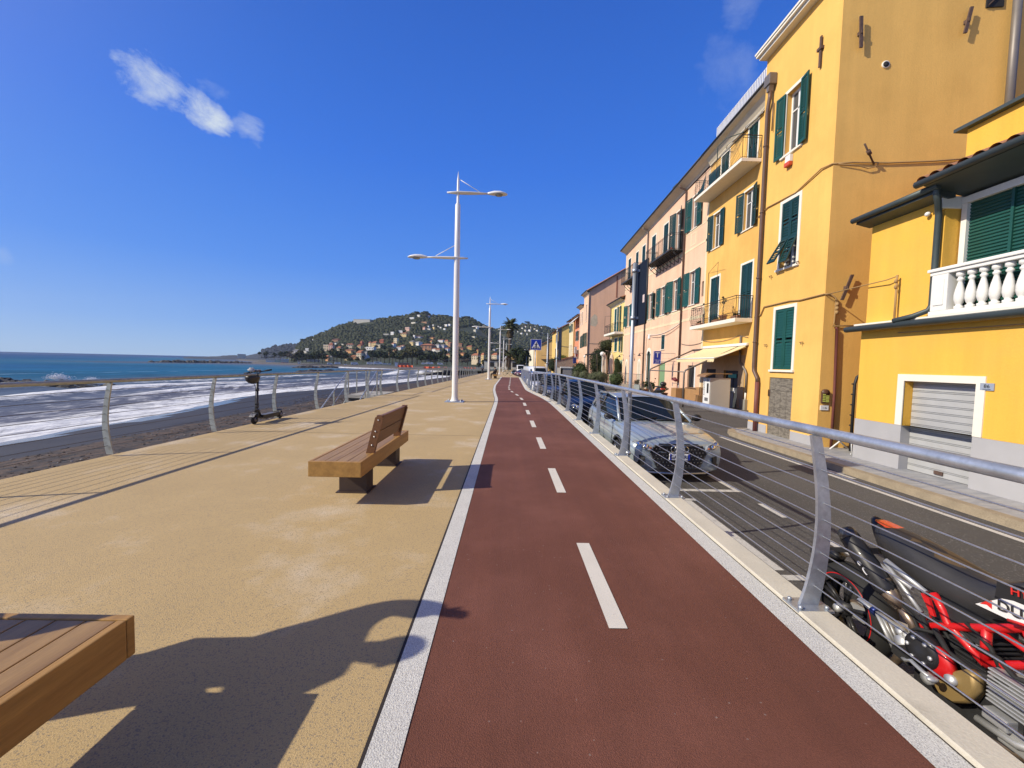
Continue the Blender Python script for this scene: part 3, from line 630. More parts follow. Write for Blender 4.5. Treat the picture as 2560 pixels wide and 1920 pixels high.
for i, (px, py, w, hh, wc, rc, hill) in enumerate(HOUSES):
    if isinstance(hill, str): (x, y, z), s = hill_at(hill, px, py)
    else: d = ray(px, py); y = hill; x = d.x / d.y * y; z = max(CAMZ + d.z / d.y * y, -2.2)
    k = math.hypot(x, y) / 1000 * .97; ww, hz = w * k, hh * k; ww *= 1.02; hz *= 1.15; dp = ww * rnd.uniform(.6, .85) if rc != 'flat' else ww * .5
    t = thing('hillside_house', HLAB[i], 'house', (x, y, z), 'houses of the town across the bay')
    a = math.atan2(-x, y) - rnd.uniform(.45, .95); hw = hz * (.70 if rc != 'flat' else .95)
    mb = MB().box((-ww / 2, -dp / 2, -3), (ww / 2, dp / 2, hw)); obj('wall', mb, wm(wc), t)
    mb = MB()
    if rc == 'flat': mb.box((-ww / 2 - .15, -dp / 2 - .15, hw + .002), (ww / 2 + .15, dp / 2 + .15, hz))
    else:
        o_ = ww * .06; g_ = dp * .3
        mb.add([(-ww / 2 - o_, -dp / 2 - o_, hw), (ww / 2 + o_, -dp / 2 - o_, hw), (ww / 2 + o_, dp / 2 + o_, hw), (-ww / 2 - o_, dp / 2 + o_, hw), (-ww / 2 + g_, 0, hz), (ww / 2 - g_, 0, hz)], [(0, 1, 5, 4), (1, 2, 5), (2, 3, 4, 5), (3, 0, 4), (0, 3, 2, 1)])
    obj('roof', mb, rm(rc), t)
    for c_ in t.children: c_.location = (0, 0, 0)
    # the parts were written in the house's own space
    for c_ in t.children:
        for v in c_.data.vertices: v.co += Vector((x, y, z))
    if hh > 6:
        nwin = 3 if w > 11 else 2
        for q in range(nwin):
            for fl in ((.25, .62) if hh > 9 else (.45,)):
                cx = -ww / 2 + ww * (q + .5) / nwin; wd = ww * .07
                b = MB().box((cx - wd, -dp / 2 - .06, hw * fl), (cx + wd, -dp / 2 + .05, hw * (fl + .2)))
                wn = obj('window', b, M_pane_far, t)
                for v in wn.data.vertices: v.co += Vector((x, y, z))
    t.rotation_euler = (0, 0, a)

HR = [(q[0], q[1], q[2], q[3]) for q in HOUSES]
CAMI = Matrix((RIGHT, UPV, FWD))
def pix(x, y, z):
    c_ = CAMI @ Vector((x, y, z - CAMZ)); return 1280 + 1000 * c_.x / c_.z, 960 - 1000 * c_.y / c_.z
mb = MB()
for h, cnt, a0, a1, sz in (('hill', 9000, -.53, .05, 1.75), ('back_hill', 2200, -.12, .16, 2.9), ('far_hill', 900, -.68, -.48, 3.6)):
    for _ in range(cnt):
        a = rnd.uniform(a0, a1); s = rnd.uniform(.10, 1.0) ** .9; es = interp(HILLS[h]['sky'], a)
        if es < .012: continue
        x, y, z = hill_pt(h, a, s)
        if noise.noise((x * .012, y * .012, 11)) > .46 and s < .9: continue
        qx, qy = pix(x, y, z + 1.2)
        if any(abs(qx - hx) < hw_ * .5 + 1.6 and hy - hh_ - .4 < qy < hy + 3.2 + hh_ * .25 for hx, hy, hw_, hh_ in HR): continue
        k = sz * rnd.uniform(.55, 1.35) * (1.25 if s > .9 else 1)
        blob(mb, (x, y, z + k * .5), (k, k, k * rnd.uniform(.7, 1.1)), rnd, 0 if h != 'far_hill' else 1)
obj('hillside_woodland', mb, [M_leaf_f, M_far], kind='stuff', label='dark green scrub woodland covering the hills across the bay', cat='woodland')

# ---- trees along the far beach
def make_tree(name, label, cat, hgt, crown, leafm, n=420, size=.5, seed=1, trunk_r=.18, flat=.8, base=.25):
    t = thing(name, label, cat, (0, 0, 0))
    mb = MB().tube([(0, 0, -.4), (.03 * hgt * .2, 0, hgt * base), (.02, .05, hgt * .62)], [trunk_r * 1.2, trunk_r * .9, trunk_r * .4], 7)
    for q in range(5):
        an = q * 1.3 + seed; mb.tube([(0, 0, hgt * (base + .05 * q)), (math.cos(an) * crown * .45, math.sin(an) * crown * .45, hgt * (.5 + .05 * q))], [trunk_r * .5, trunk_r * .15], 5)
    obj('trunk', mb, M_trunk, t)
    ch = hgt * (1 - base) / 2
    obj('crown', leafy(MB(), (0, 0, hgt * base + ch), (crown, crown, ch), n, size, seed=seed, clumps=11, flat=flat), leafm, t); return t
def palm_mb(hgt, fr, nf, skirt, seed, tr=.25):
    rnd = random.Random(seed); tk = MB().tube([(0, 0, -.4), (.05, .02, hgt * .5), (.1, 0, hgt)], [tr * 1.25, tr, tr * .95], 9)
    cr = MB(); top = Vector((.1, 0, hgt))
    for i in range(nf + skirt):
        dead = i >= nf; an = i * 2.39996; up = rnd.uniform(-.1, 1.25) if not dead else rnd.uniform(-1.5, -.8); ln = fr * rnd.uniform(.8, 1.1) * (.75 if dead else 1)
        p = top - Vector((0, 0, rnd.uniform(0, .9) * (1.6 if dead else .2))); d = Vector((math.cos(an) * math.cos(up), math.sin(an) * math.cos(up), math.sin(up))); side = d.cross(Vector((0, 0, 1))).normalized(); pts = []
        for k in range(6):
            pts.append(p.copy()); p = p + d * ln / 5; d = (d + Vector((0, 0, -.26 if not dead else -.1))).normalized()
        for k in range(5):
            a_, b_ = pts[k], pts[k + 1]; ax = (b_ - a_).normalized(); wd = fr * .19 * math.sin(PI * min(1, (k + .8) / 5.6)) + .05
            for q in range(4):
                o_ = a_.lerp(b_, q / 4.0)
                for sgn in (-1, 1):
                    tip = o_ + side * sgn * wd * 1.5 + ax * wd * .7 - Vector((0, 0, wd * .55)); cr.add([o_, o_ + ax * ln * .06, tip], [(0, 1, 2)], 1 if dead else 0)
    return tk, cr
def make_palm(name, label, hgt, fr, nf=26, skirt=14, seed=1, tr=.25):
    t = thing(name, label, 'palm tree', (0, 0, 0)); tk, cr = palm_mb(hgt, fr, nf, skirt, seed, tr)
    obj('trunk', tk, M_trunk, t); obj('crown', cr, [M_palm, M_palmdry], t); return t
protos = [make_tree('beachfront_tree', '', 'tree', 6, 2.4, M_leaf_d, seed=1, size=.55), make_tree('beachfront_tree', '', 'tree', 6.5, 2.9, M_leaf_d, seed=2, size=.6), make_tree('beachfront_tree', '', 'tree', 6, 2.6, M_leaf_o, seed=3, size=.55),
          make_tree('bare_tree', '', 'tree', 4.5, 2.6, M_leaf_b, n=520, seed=4, size=.28, flat=.7, base=.15), make_palm('beachfront_palm', '', 5.2, 1.9, seed=5, tr=.16), make_palm('beachfront_palm', '', 6.5, 2.0, seed=6, tr=.16)]
KIND = ['dark round evergreen', 'broad dark evergreen', 'olive brown tree', 'leafless grey brown tree', 'short palm', 'tall thin palm']
trees = []
for x, y, hpx, k in ((600, 1010, 120, 0), (660, 1020, 150, 1), (720, 1015, 130, 0), (800, 1040, 170, 3), (880, 1050, 140, 3), (940, 1050, 190, 2), (1000, 1060, 150, 0), (1080, 1060, 130, 4), (1160, 1060, 150, 1), (1230, 1070, 210, 1), (1300, 1070, 190, 0), (1370, 1080, 230, 4), (1420, 1085, 150, 0), (1580, 1075, 250, 5), (1640, 1070, 270, 1), (1720, 1085, 260, 5), (1790, 1085, 180, 0), (1880, 1085, 120, 1), (2010, 1090, 110, 0), (2120, 1095, 130, 4), (2200, 1095, 120, 1), (330, 1000, 110, 0), (490, 1000, 90, 0), (210, 960, 70, 0)):
    trees.append((*T1(x, y), hpx / 7.373, k))
for x, y, hpx, k in ((230, 1060, 200, 0), (310, 1070, 260, 1), (380, 1075, 210, 5), (450, 1080, 190, 0), (540, 1085, 280, 5), (600, 1085, 200, 0), (660, 1085, 230, 4), (730, 1085, 200, 1), (790, 1090, 240, 5), (870, 1095, 290, 2), (960, 1095, 330, 2), (1050, 1095, 310, 2), (1130, 1095, 190, 1), (1200, 1095, 220, 1), (1290, 1095, 230, 0), (1380, 1095, 220, 1), (1470, 1100, 200, 0), (1550, 1100, 200, 1), (1300, 1100, 130, 3), (1400, 1105, 120, 3), (1600, 1110, 130, 3), (1690, 1110, 150, 3), (1880, 1115, 150, 3), (1980, 1120, 150, 3), (1750, 1080, 180, 0), (1830, 1060, 160, 1), (1960, 1050, 150, 0), (2180, 1140, 170, 4), (1560, 960, 120, 0), (1480, 960, 110, 1), (880, 860, 130, 2), (520, 690, 110, 0), (300, 830, 90, 1), (450, 880, 120, 0), (1700, 900, 110, 0)):
    trees.append((*T2(x, y), hpx / 7.373, k))
for x, y, hpx, k in ((240, 1290, 190, 4), (330, 1300, 170, 1), (150, 1290, 130, 0), (480, 1290, 120, 0), (690, 1320, 240, 1), (650, 1300, 200, 0), (1040, 1290, 400, 1), (1090, 1270, 330, 0), (1000, 1290, 250, 1), (980, 1000, 180, 0)):
    trees.append((*K3(x, y), hpx / 9.217, k))
by = {}
for i, (px, py, hp, k) in enumerate(trees): by.setdefault(k, []).append(i)
TLAB = {}
for k, ids in by.items():
    ids.sort(key=lambda i: trees[i][0])
    for n_, i in enumerate(ids): TLAB[i] = f"{KIND[k]} behind the far beach, {ORD[n_]} of its kind from the left"
used = set(); PH = [6, 6.5, 6, 4.5, 6.4, 7.8]
for i, (px, py, hp, k) in enumerate(trees):
    d = ray(px, py); e = d.z / math.hypot(d.x, d.y); a = d.x / d.y
    if px > 1200: D = 205 + (px - 1200) * .15
    elif py - 897 - (px - 800) * .0227 < -14: D = hill_at('hill', px, py)[0][1]
    else: D = 278 - 30 * max(0, min(1, (px - 800) / 360))
    if px < 735: D = 330
    x, y = a * D, D; z = CAMZ + d.z / d.y * D; sc_ = hp * math.hypot(x, y) / 1000 / PH[k]
    p_ = protos[k]
    if k in used: p_ = dup(p_)
    used.add(k); p_.location = (x, y, min(z, 40)); p_.rotation_euler = (0, 0, rnd.uniform(0, 6)); p_.scale = (sc_ * rnd.uniform(.9, 1.15),) * 2 + (sc_,)
    p_['label'] = TLAB[i]; p_['group'] = 'trees behind the far beach'
# ridge-top pines on the hill
ridge = [T2(1040, 215), T2(1210, 210), T2(960, 235), T2(1600, 260), T2(1990, 275), T2(1900, 285), T2(700, 260), K3(1268, 312), T1(1010, 720), T1(1440, 545), T1(1760, 420), T1(2030, 330)]
ridge_pt = ['with a wide crown at the very top of the hill', 'right of the topmost pine, with sky under its crown', 'just left of the topmost pine', 'on the ridge left of the big lamp post', 'on the right shoulder of the hill', 'on the right shoulder, left one of the pair', 'on the ridge left of the summit', 'standing alone on the skyline behind the palm', 'big and dark at the left end of the hill', 'low on the left slope of the skyline', 'half way up the left slope of the skyline', 'beside the long white building on the ridge']
rp = make_tree('ridge_pine', 'umbrella pine', 'tree', 7, 3.6, M_leaf_d, n=500, size=.7, seed=9, flat=.45, base=.45)
for i, p in enumerate(ridge):
    hname = 'back_hill' if i == 7 else 'hill'; (x, y, z), s = hill_at(hname, *p); q = rp if i == 0 else dup(rp)
    q.location = (x, y, z - .5); k = (1.05 if i in (0, 1, 7, 8) else .8) * y / 560; q.scale = (k, k, k); q['label'] = 'dark umbrella pine ' + ridge_pt[i]; q['group'] = 'pines on the skyline'

# ---- vans, kiosks and orange netting behind the far beach
M_white = mat('white_coach_paint', (.72, .72, .71), rough=.4, noise_amt=.04); M_dkglass = mat('dark_glazing', (.02, .025, .03), rough=.1, noise_amt=0); M_tyre = mat('tyre_rubber', (.018, .018, .018), rough=.85, noise_amt=.1)
M_net = mat('orange_netting', (.70, .13, .05), rough=.8, noise_amt=.3, noise_scale=1.5)
def camper(L, lab):
    t = thing('camper_van', lab, 'camper', (0, 0, 0), 'campers parked behind the far beach')
    obj('body', MB().prism([(-L / 2, .35), (L / 2, .35), (L / 2, 1.2), (L / 2 - .5, 1.5), (L / 2 - .8, 2.6), (-L / 2, 2.7)], 'y', -1, 1), M_white, t)
    obj('window', MB().box((-L * .3, -1.02, 1.5), (L * .1, -.99, 2.0)), M_dkglass, t); obj('windscreen', MB().quad((L / 2 - .49, -.9, 1.55), (L / 2 - .49, .9, 1.55), (L / 2 - .76, .85, 2.4), (L / 2 - .76, -.85, 2.4)), M_dkglass, t)
    for sx in (-.3, .32):
        obj('wheel', MB().lathe([(.0, -1.03), (.33, -1.03), (.33, -.8), (0, -.8)], (L * sx, 0, .33), 12, axis='y'), M_tyre, t)
    return t
cp = camper(6, '')
cl = [T1(1510, 1110), T1(1655, 1105), T1(1800, 1120), T1(1965, 1115), T2(190, 1110), T2(335, 1112), T2(455, 1112), T2(540, 1112), T2(1180, 1108), T2(1290, 1108), T2(1480, 1115)]
cw = [80, 100, 50, 120, 115, 145, 75, 60, 90, 120, 100]
for i, p in enumerate(cl):
    d = ray(*p); D = 272 - 30 * max(0, min(1, (p[0] - 800) / 360)); x = d.x / d.y * D; k = cw[i] / 7.373 * math.hypot(x, D) / 1000 / 6
    q = cp if i == 0 else dup(cp); q.location = (x, D, CAMZ + d.z / d.y * D - .2); q.rotation_euler = (0, 0, math.atan2(-x, D) + .05); q.scale = (k, k, min(k, 1) * .8)
    q['label'] = f'white camper parked behind the far beach, {ORD[i]} from the left'
def far_box(name, lab, cat, p, wpx, hpx, c, D, roof=None, grp=None):
    d = ray(*p); x = d.x / d.y * D; z = CAMZ + d.z / d.y * D; k = math.hypot(x, D) / 1000; w, h = wpx * k, hpx * k
    t = thing(name, lab, cat, (x, D, z), grp)
    obj('wall', MB().box((x - w / 2, D - w * .15, z - 1), (x + w / 2, D + w * .15, z + h)), c, t)
    if roof: obj('roof', MB().prism([(x - w / 2 - .3, z + h + .003), (x + w / 2 + .3, z + h + .003), (x + w / 2 + .1, z + h + h * .22), (x - w / 2 - .1, z + h + h * .22)], 'y', D - w * .2, D + w * .2), roof, t)
    t.rotation_euler = (0, 0, math.atan2(-x, D)); return t
far_box('beach_kiosk', 'long dark beach bar with low roof behind orange netting', 'kiosk', T2(810, 1130), 26, 5, wm('brown'), 252, rm('grey'))
far_box('beach_hut', 'white beach hut with an arched side on the sand', 'hut', T2(670, 1155), 7, 9, wm('white'), 250, rm('flat'))
far_box('beach_hut', 'small white cabin at the left of the far beach', 'hut', T1(940, 1100), 5.5, 6, wm('white'), 285, rm('flat'))
far_box('pale_shed', 'long white shed at the far left of the town', 'shed', T1(430, 1075), 20, 5, wm('white'), 330, rm('flat'))
far_box('green_shed', 'pale green long shed left of the bare trees', 'shed', T1(570, 1080), 15, 6, mat('render_mint', (.45, .55, .45), rough=.9), 328, rm('flat'))
far_box('pale_shed', 'grey white shed with a bright roof beside the dark trees', 'shed', T1(680, 1075), 14, 6, wm('pale'), 326, mat('bright_roof', (.75, .75, .73), rough=.8))
far_box('seafront_block', 'pale grey block at the tip of the distant headland', 'building', (604, 894), 14, 6, wm('pale'), 640, rm('flat'))
far_box('beach_wall', 'long low pale wall behind the far beach', 'wall', T1(1200, 1040), 28, 2, wm('grey'), 286)
for i, (p, w, lab) in enumerate(((T1(270, 1098), 34, 'orange netting at the far left of the bay'), (T1(680, 1105), 15, 'red netting below the pale sheds'), (T2(835, 1160), 37, 'orange netting in front of the long beach bar'), (T2(1390, 1190), 57, 'long orange netting on the sand left of the lamp post'), (T2(2020, 1205), 30, 'orange netting right of the lamp post'))):
    D = (330, 300, 228, 218, 190)[i]; d = ray(*p); x = d.x / d.y * D; z = CAMZ + d.z / d.y * D; k = math.hypot(x, D) / 1000; w *= k
    t = thing('barrier_netting', lab, 'netting', (x, D, z), 'orange netting on the far beach'); mb = MB(); n = 14
    pr = [(x - w / 2 + w * j / n, D + .8 * math.sin(j * 1.7), z + .95 + .2 * math.sin(j * 2.3)) for j in range(n + 1)]
    mb.loft([[(a_, b_, z - .2), (a_, b_, c_), (a_, b_ + .06, c_), (a_, b_ + .06, z - .2)] for a_, b_, c_ in pr], 0, closed=True, smooth=False); obj('net', mb, M_net, t)
    for j in range(0, n + 1, 2): obj('stake', MB().tube([(pr[j][0], pr[j][1] + .1, z - .3), (pr[j][0], pr[j][1] + .1, z + 1.25)], .05, 5), M_trunk, t)
# ---- rock breakwaters
M_rock = mat('wet_rock', (.03, .027, .025), rough=.75, noise_amt=.4, noise_scale=.6, fine=.3, fine_scale=6, col2=(.09, .08, .07), mix_scale=.5, mix_lo=.5, mix_hi=.7)
def rocks(lab, a, b, wd, hgt, n, seed, size=1.2):
    r = random.Random(seed); mb = MB(); a, b = Vector(a), Vector(b)
    for _ in range(n):
        q = r.random(); p = a.lerp(b, q); s = size * r.uniform(.5, 1.3); hh = hgt * (1 - abs(2 * q - 1) ** 4) * r.uniform(.3, 1)
        blob(mb, (p.x + r.uniform(-wd, wd), p.y + r.uniform(-wd, wd), SEA - .3 + hh * r.random()), (s * 1.3, s * 1.2, s * .75), r)
    t = obj('rock_breakwater', mb, M_rock, label=lab, cat='breakwater', group='rock breakwaters in the bay'); return t
rocks('dark rock breakwater near the left edge, beyond the railing', (-85, 52, 0), (-56, 55, 0), 2.4, 1.0, 900, 1, .55)
rocks('long thin rocky spit reaching out below the distant headland', (-225, 262, 0), (-196, 306, 0), 4, 1.2, 260, 2, 1.6)
rocks('low dark rocks awash in the bay, nearest of the two', (-70, 137, 0), (-62, 150, 0), 2, .9, 120, 3, .9)
rocks('low dark rocks awash close to the far beach', (-101, 194, 0), (-91, 212, 0), 2.4, 1.0, 120, 4, 1.1)
# white water thrown up by the rocks
M_spray = mat('white_spray', (.85, .86, .86), rough=.95, noise_amt=.05)
for i, (px, py, s, lab) in enumerate(((146, 946, 1.15, 'burst of white spray over the dark breakwater'), (229, 950, .7, 'small puff of spray right of the breakwater burst'))):
    d = ray(px, py); D = 57; p = Vector((d.x / d.y * D, D, CAMZ + d.z / d.y * D)); r = random.Random(i); mb = MB()
    for _ in range(900):
        h_ = abs(r.gauss(0, .5)); w_ = r.gauss(0, .55) * (1.1 - min(h_, 1) * .5); q = p + Vector((w_ * s * 1.2, r.gauss(0, .3), (h_ * .6 - .12) * s)); blob(mb, q, (.022 * s * r.uniform(.6, 2.4),) * 3, r)
    obj('sea_spray', mb, M_spray, kind='stuff', label=lab, cat='spray')
# stones and drift litter near the sea wall
r = random.Random(21); mb = MB()
M_dr = mat('drift_wood', (.13, .09, .06), rough=.9, noise_amt=.5, noise_scale=9)
for _ in range(8500):
    y = 3.5 + 40 * r.random() ** 1.5; xe = XE(y) - .3; xs = shore_x(y); f = min(abs(r.gauss(0, .26)), .62) if r.random() < .8 else r.uniform(0, .6)
    x = xe + (xs - xe) * f; z = -1.3 - 1.7 * f ** 1.1 + (.10 * noise.noise((x * .5, y * .35, 1)) + .05 * noise.noise((x * 1.7, y * 1.2, 4))) * max(0, 1 - f * .8) * 1.6; s = r.uniform(.01, .032) * (1 + y * .02)
    if r.random() < .55: blob(mb, (x, y, z + s * .2), (s * 1.3, s * 1.2, s * .6), r, r.choice((0, 1, 1, 1, 2)))
    else:
        an = r.uniform(0, PI); l = s * r.uniform(2.5, 7); w_ = s * .25; cx, sx = math.cos(an), math.sin(an)
        mb.obox((x, y, z + w_), (l, w_ * 2, w_ * 2), Matrix.Rotation(an, 3, 'Z') @ Matrix.Rotation(r.uniform(-.2, .2), 3, 'Y'), r.choice((1, 1, 0)))
obj('drift_litter', mb, [M_rock, M_dr, mat('pale_pebble', (.32, .30, .27), rough=.8)], kind='stuff', label='brown driftwood and pebbles strewn on the sand below the promenade', cat='drift litter')
# ================================================================== railings, lamps, benches, scooter, stairs
M_galv = mat('galvanised_steel', (.54, .58, .62), rough=.45, metal=.75, noise_amt=.14, noise_scale=9, fine=.08, fine_scale=60, col2=(.44, .48, .52), mix_scale=7, mix_lo=.45, mix_hi=.62)
M_galv_old = mat('weathered_galvanised_steel', (.40, .42, .38), rough=.6, metal=.55, noise_amt=.2, noise_scale=8, col2=(.25, .20, .14), mix_scale=6, mix_lo=.55, mix_hi=.72, mix_amt=.6)
M_cable = mat('steel_wire_rope', (.58, .59, .58), rough=.35, metal=.9, noise_amt=.2, noise_scale=90)
M_cable_old = mat('dull_wire_rope', (.13, .12, .11), rough=.6, metal=.4, noise_amt=.2, noise_scale=90)
def post_outline(base_w, top_w, h, bow):
    """bowed flat bar: (offset, height) outline, bow towards +"""
    n = 10; a = []; b = []
    for i in range(n + 1):
        t = i / n; c = bow * math.sin(PI * t ** .9) - .02 * t; w = base_w + (top_w - base_w) * t ** .8
        a.append((c - w / 2, h * t)); b.append((c + w / 2, h * t))
    return a + b[::-1], (lambda z: bow * math.sin(PI * (z / h) ** .9) - .02 * z / h)
def railing(name, label, line, y_list, side, h=1.12, ncab=8, base_w=.12, rail_r=.031, steel=M_galv, endcap=True, y0=None, y1=None, cab_r=.0042):
    """posts along x = line(y); side=+1 bows towards +X"""
    ya = y_list[0] if y0 is None else y0; yb = y_list[-1] if y1 is None else y1
    t = thing(name, label, 'railing', (line(y_list[0]), y_list[0], pz(y_list[0])))
    out, cx = post_outline(base_w, .062, h - .03, .075)
    for y in y_list:
        x = line(y); z = pz(y) + .03
        p = [(x + side * q[0], z + q[1]) for q in out]
        mb = MB().prism(p, 'y', y - .011, y + .011)
        po = obj('post', mb, steel, t)
        bp = MB().box((x - .115, y - .075, z - .012), (x + .115, y + .075, z + .003))
        for bx in (-.085, .085):
            for by in (-.05, .05): bp.lathe([(.014, 0), (.014, .014), (.008, .02)], (x + bx, y + by, z + .003), 6)
        if y < 20 and side > 0: obj('base_plate', bp, steel, po)
    ys = [ya + (yb - ya) * i / max(1, int((yb - ya) / .9)) for i in range(max(1, int((yb - ya) / .9)) + 1)]
    hz = h + .03
    pts = [(line(y) + side * (cx(h - .03)), y, pz(y) + hz) for y in ys]
    obj('top_rail', MB().tube(pts, rail_r, 14), steel, t)
    for k in range(ncab):
        zz = .13 + (h - .27) * k / (ncab - 1)
        pts = [(line(y) + side * cx(zz), y, pz(y) + .03 + zz) for y in ys]
        obj('cable', MB().tube(pts, cab_r, 6), M_cable if side > 0 else M_cable_old, t)
    return t
LX = lambda y: XE(y) + .07
railing('sea_railing', 'steel cable railing along the beach from the foreground to the stair gap', LX, [6.1 + 2.06 * k for k in range(-4, 6)] + [17.9], -1, ncab=8, base_w=.11, steel=M_galv_old, y0=-2.4)
railing('sea_railing', 'steel cable railing along the beach beyond the stair landing', LX, [20.4 + 2.12 * k for k in range(22)], -1, ncab=8, base_w=.11, steel=M_galv_old)
RX = lambda y: XR(y) + .27
railing('street_railing', 'grey steel cable railing on the pale kerb beside the parked cars', RX, [2.5 + 2.13 * k for k in range(-2, 10)] + [23.0], 1, h=1.14, ncab=9, y0=-1.9)
railing('street_railing', 'steel cable railing farther on where the cycle path narrows', RX, [24.4 + 2.1 * k for k in range(14)], 1, h=1.14, ncab=9)

# ---- white twin-arm lamp posts
M_lamp = mat('white_lamp_paint', (.80, .79, .74), rough=.35, noise_amt=.04, noise_scale=2); M_lens = mat('lamp_lens', (.30, .30, .27), rough=.15, noise_amt=.05)
def lamp_post():
    t = thing('street_lamp', 'tall white lamp post with two arms in the middle of the promenade', 'street lamp', (0, 0, 0), 'white twin armed lamp posts on the promenade')
    obj('base_plate', MB().bbox((-.36, -.30, -.02), (.36, .30, .03), .008), M_galv, t)
    mb = MB()
    for sx in (-.26, .26):
        for sy in (-.2, .2): mb.lathe([(.03, .03), (.03, .06), (.016, .065), (.016, .10)], (sx, sy, 0), 6)
    obj('anchor_bolt', mb, M_galv, t)
    obj('pole', MB().lathe([(.20, .03), (.17, .06), (.135, .12), (.118, .3), (.115, 3), (.105, 6.0), (.098, 7.55), (.05, 7.62), (.045, 8.45), (.0, 8.82)], n=18), M_lamp, t)
    def arm(z, s, ln):
        mb = MB()
        # flat leaf-shaped bracket round the pole
        sec = [(-.42, .02, .05), (-.2, .09, .06), (0, .14, .07), (.5, .13, .065), (.9, .085, .05), (1.15, .045, .04)]
        mb.loft([[(s * x, -w, z - .0), (s * x, -w * .6, z + h_ * .5), (s * x, w * .6, z + h_ * .5), (s * x, w, z), (s * x, w * .6, z - h_ * .5), (s * x, -w * .6, z - h_ * .5)] for x, w, h_ in sec])
        a = obj('arm', mb, M_lamp, t)
        obj('stay_rod', MB().tube([(s * .05, 0, z + .5), (s * .82, 0, z + .06)], .012, 6), M_lamp, a)
        hd = MB(); x0 = 1.1
        prof = [(0, .03), (.1, .07), (.28, .15), (.5, .185), (.68, .15), (.78, .05)]
        rings = []
        for x, w in prof:
            hgt = .075 * math.sin(PI * min(1, (x + .06) / .86)) + .02
            rings.append([(s * (x0 + x), w * math.cos(q), z - .015 + hgt * max(0, math.sin(q)) * 1.3 - .018 * max(0, -math.sin(q))) for q in [2 * PI * j / 14 for j in range(14)]])
        hd.loft(rings); hh = obj('lamp_head', hd, M_lamp, t)
        obj('lens', MB().lathe([(0, 0), (.15, 0), (.13, -.035), (.06, -.05), (0, -.052)], (s * (x0 + .46), 0, z - .03), 14), M_lens, hh)
    arm(8.0, 1, 1.7); arm(5.55, -1, 1.7)
    return t
lp = lamp_post()
lamps = [(-2.02, 15.63), (-1.95, 42.7), (-1.35, 71.8), (-.95, 99), (-.4, 127)]
lamp_lab = ['tall white lamp post with two arms, nearest and largest', 'second white lamp post, close to the person on the far bench', 'third white lamp post along the promenade', 'fourth white lamp post, left of the palm trunk', 'farthest and smallest white lamp post, in front of the palm']
for i, (x, y) in enumerate(lamps):
    q = lp if i == 0 else dup(lp); q.location = (x, y, pz(y)); q['label'] = lamp_lab[i]

# ---- wooden benches
def wood(name, c, c2): return mat(name, c, rough=.5, noise_amt=.16, noise_scale=3, stretch=(10, .7, 10), fine=.12, fine_scale=30, col2=c2, mix_scale=1.2, mix_lo=.42, mix_hi=.68, bump=.05)
M_wood = wood('oiled_hardwood', (.43, .24, .062), (.34, .18, .045)); M_wood_top = wood('weathered_hardwood', (.37, .225, .085), (.27, .155, .055)); M_wood_back = wood('brown_hardwood', (.20, .088, .03), (.15, .065, .022))
M_corten = mat('brown_steel', (.055, .035, .028), rough=.6, noise_amt=.2, noise_scale=6); M_bolt = mat('bolt_steel', (.5, .5, .5), rough=.35, metal=.9, noise_amt=0)
def bench():
    """seat 0.54 x 2.0 m, local origin at the middle of the near end on the ground"""
    t = thing('bench', 'x', 'bench', (0, 0, 0)); W2, L, H, D = .275, 2.0, .49, .165
    fr = MB(); th = .035
    fr.bbox((-W2, 0, H - D), (W2, th, H - .002), .006); fr.bbox((-W2, L - th, H - D), (W2, L, H - .002), .006)
    fr.bbox((W2 - th, th + .002, H - D), (W2 + .0, L - th - .002, H - .001), .006); fr.bbox((-W2, th + .002, H - D), (-W2 + th, L - th - .002, H - .001), .006)
    obj('seat_frame', fr, M_wood, t)
    n = 4; w = (2 * W2 - 2 * th - .03) / n
    for i in range(n):
        x0 = -W2 + th + .006 + i * (w + .006); obj('seat_board', MB().bbox((x0, th + .004, H - .045), (x0 + w, L - th - .004, H - .004), .004), M_wood_top, t)
    for y in (.50, 1.72):
        leg = MB().box((-.16, y, .012), (.16, y + .012, H - .17)); leg.box((.148, y + .014, .012), (.16, y + .22, H - .17)); leg.box((-.16, y + .014, .012), (-.148, y + .22, H - .17)); leg.box((-.19, y - .03, 0), (.19, y + .25, .011))
        obj('leg', leg, M_corten, t)
    bx = .222; tilt = .25; ya, yb = .45, 1.545
    def bp(z): return bx + (z - H) * tilt
    for y in (ya, yb):
        s = MB().loft([[(bp(z) - .045, y - .028, z), (bp(z) + .045, y - .028, z), (bp(z) + .045, y + .028, z), (bp(z) - .045, y + .028, z)] for z in (H - .06, H + .2, .90)], smooth=False)
        s.loft([[(bp(z) - .032, y - .028, z), (bp(z) + .032, y - .028, z), (bp(z) + .032, y + .028, z), (bp(z) - .032, y + .028, z)] for z in (.90, .925)], smooth=False)
        st = obj('back_support', s, M_wood_back, t)
        if y == ya:
            for z in (.58, .68, .74, .87): obj('bolt', MB().lathe([(0, -.007), (.009, -.005), (.009, 0)], (bp(z), y - .028, z), 8, axis='y'), M_bolt, st)
    for z0, z1 in ((.57, .725), (.735, .915)):
        s = MB().loft([[(bp(z) - .022, y, z) for z in (z0, z1)] + [(bp(z) + .022, y, z) for z in (z1, z0)] for y in (ya + .03, yb - .03)], smooth=False)
        obj('back_board', s, M_wood_back, t)
    return t
b0 = bench(); b0.location = (-1.77, 4.13, 0); b0['label'] = 'brown wooden bench with a tilted backrest standing alone in the middle of the paving'; b0['group'] = 'wooden benches on the promenade'
nb = dup(b0, (-1.775, 1.605, 0), scale=(1, -1, 1), label='wooden bench cut off by the lower left corner of the photo')
for c_ in nb.children:
    if c_.name.startswith('back_'): c_.location.y += .085
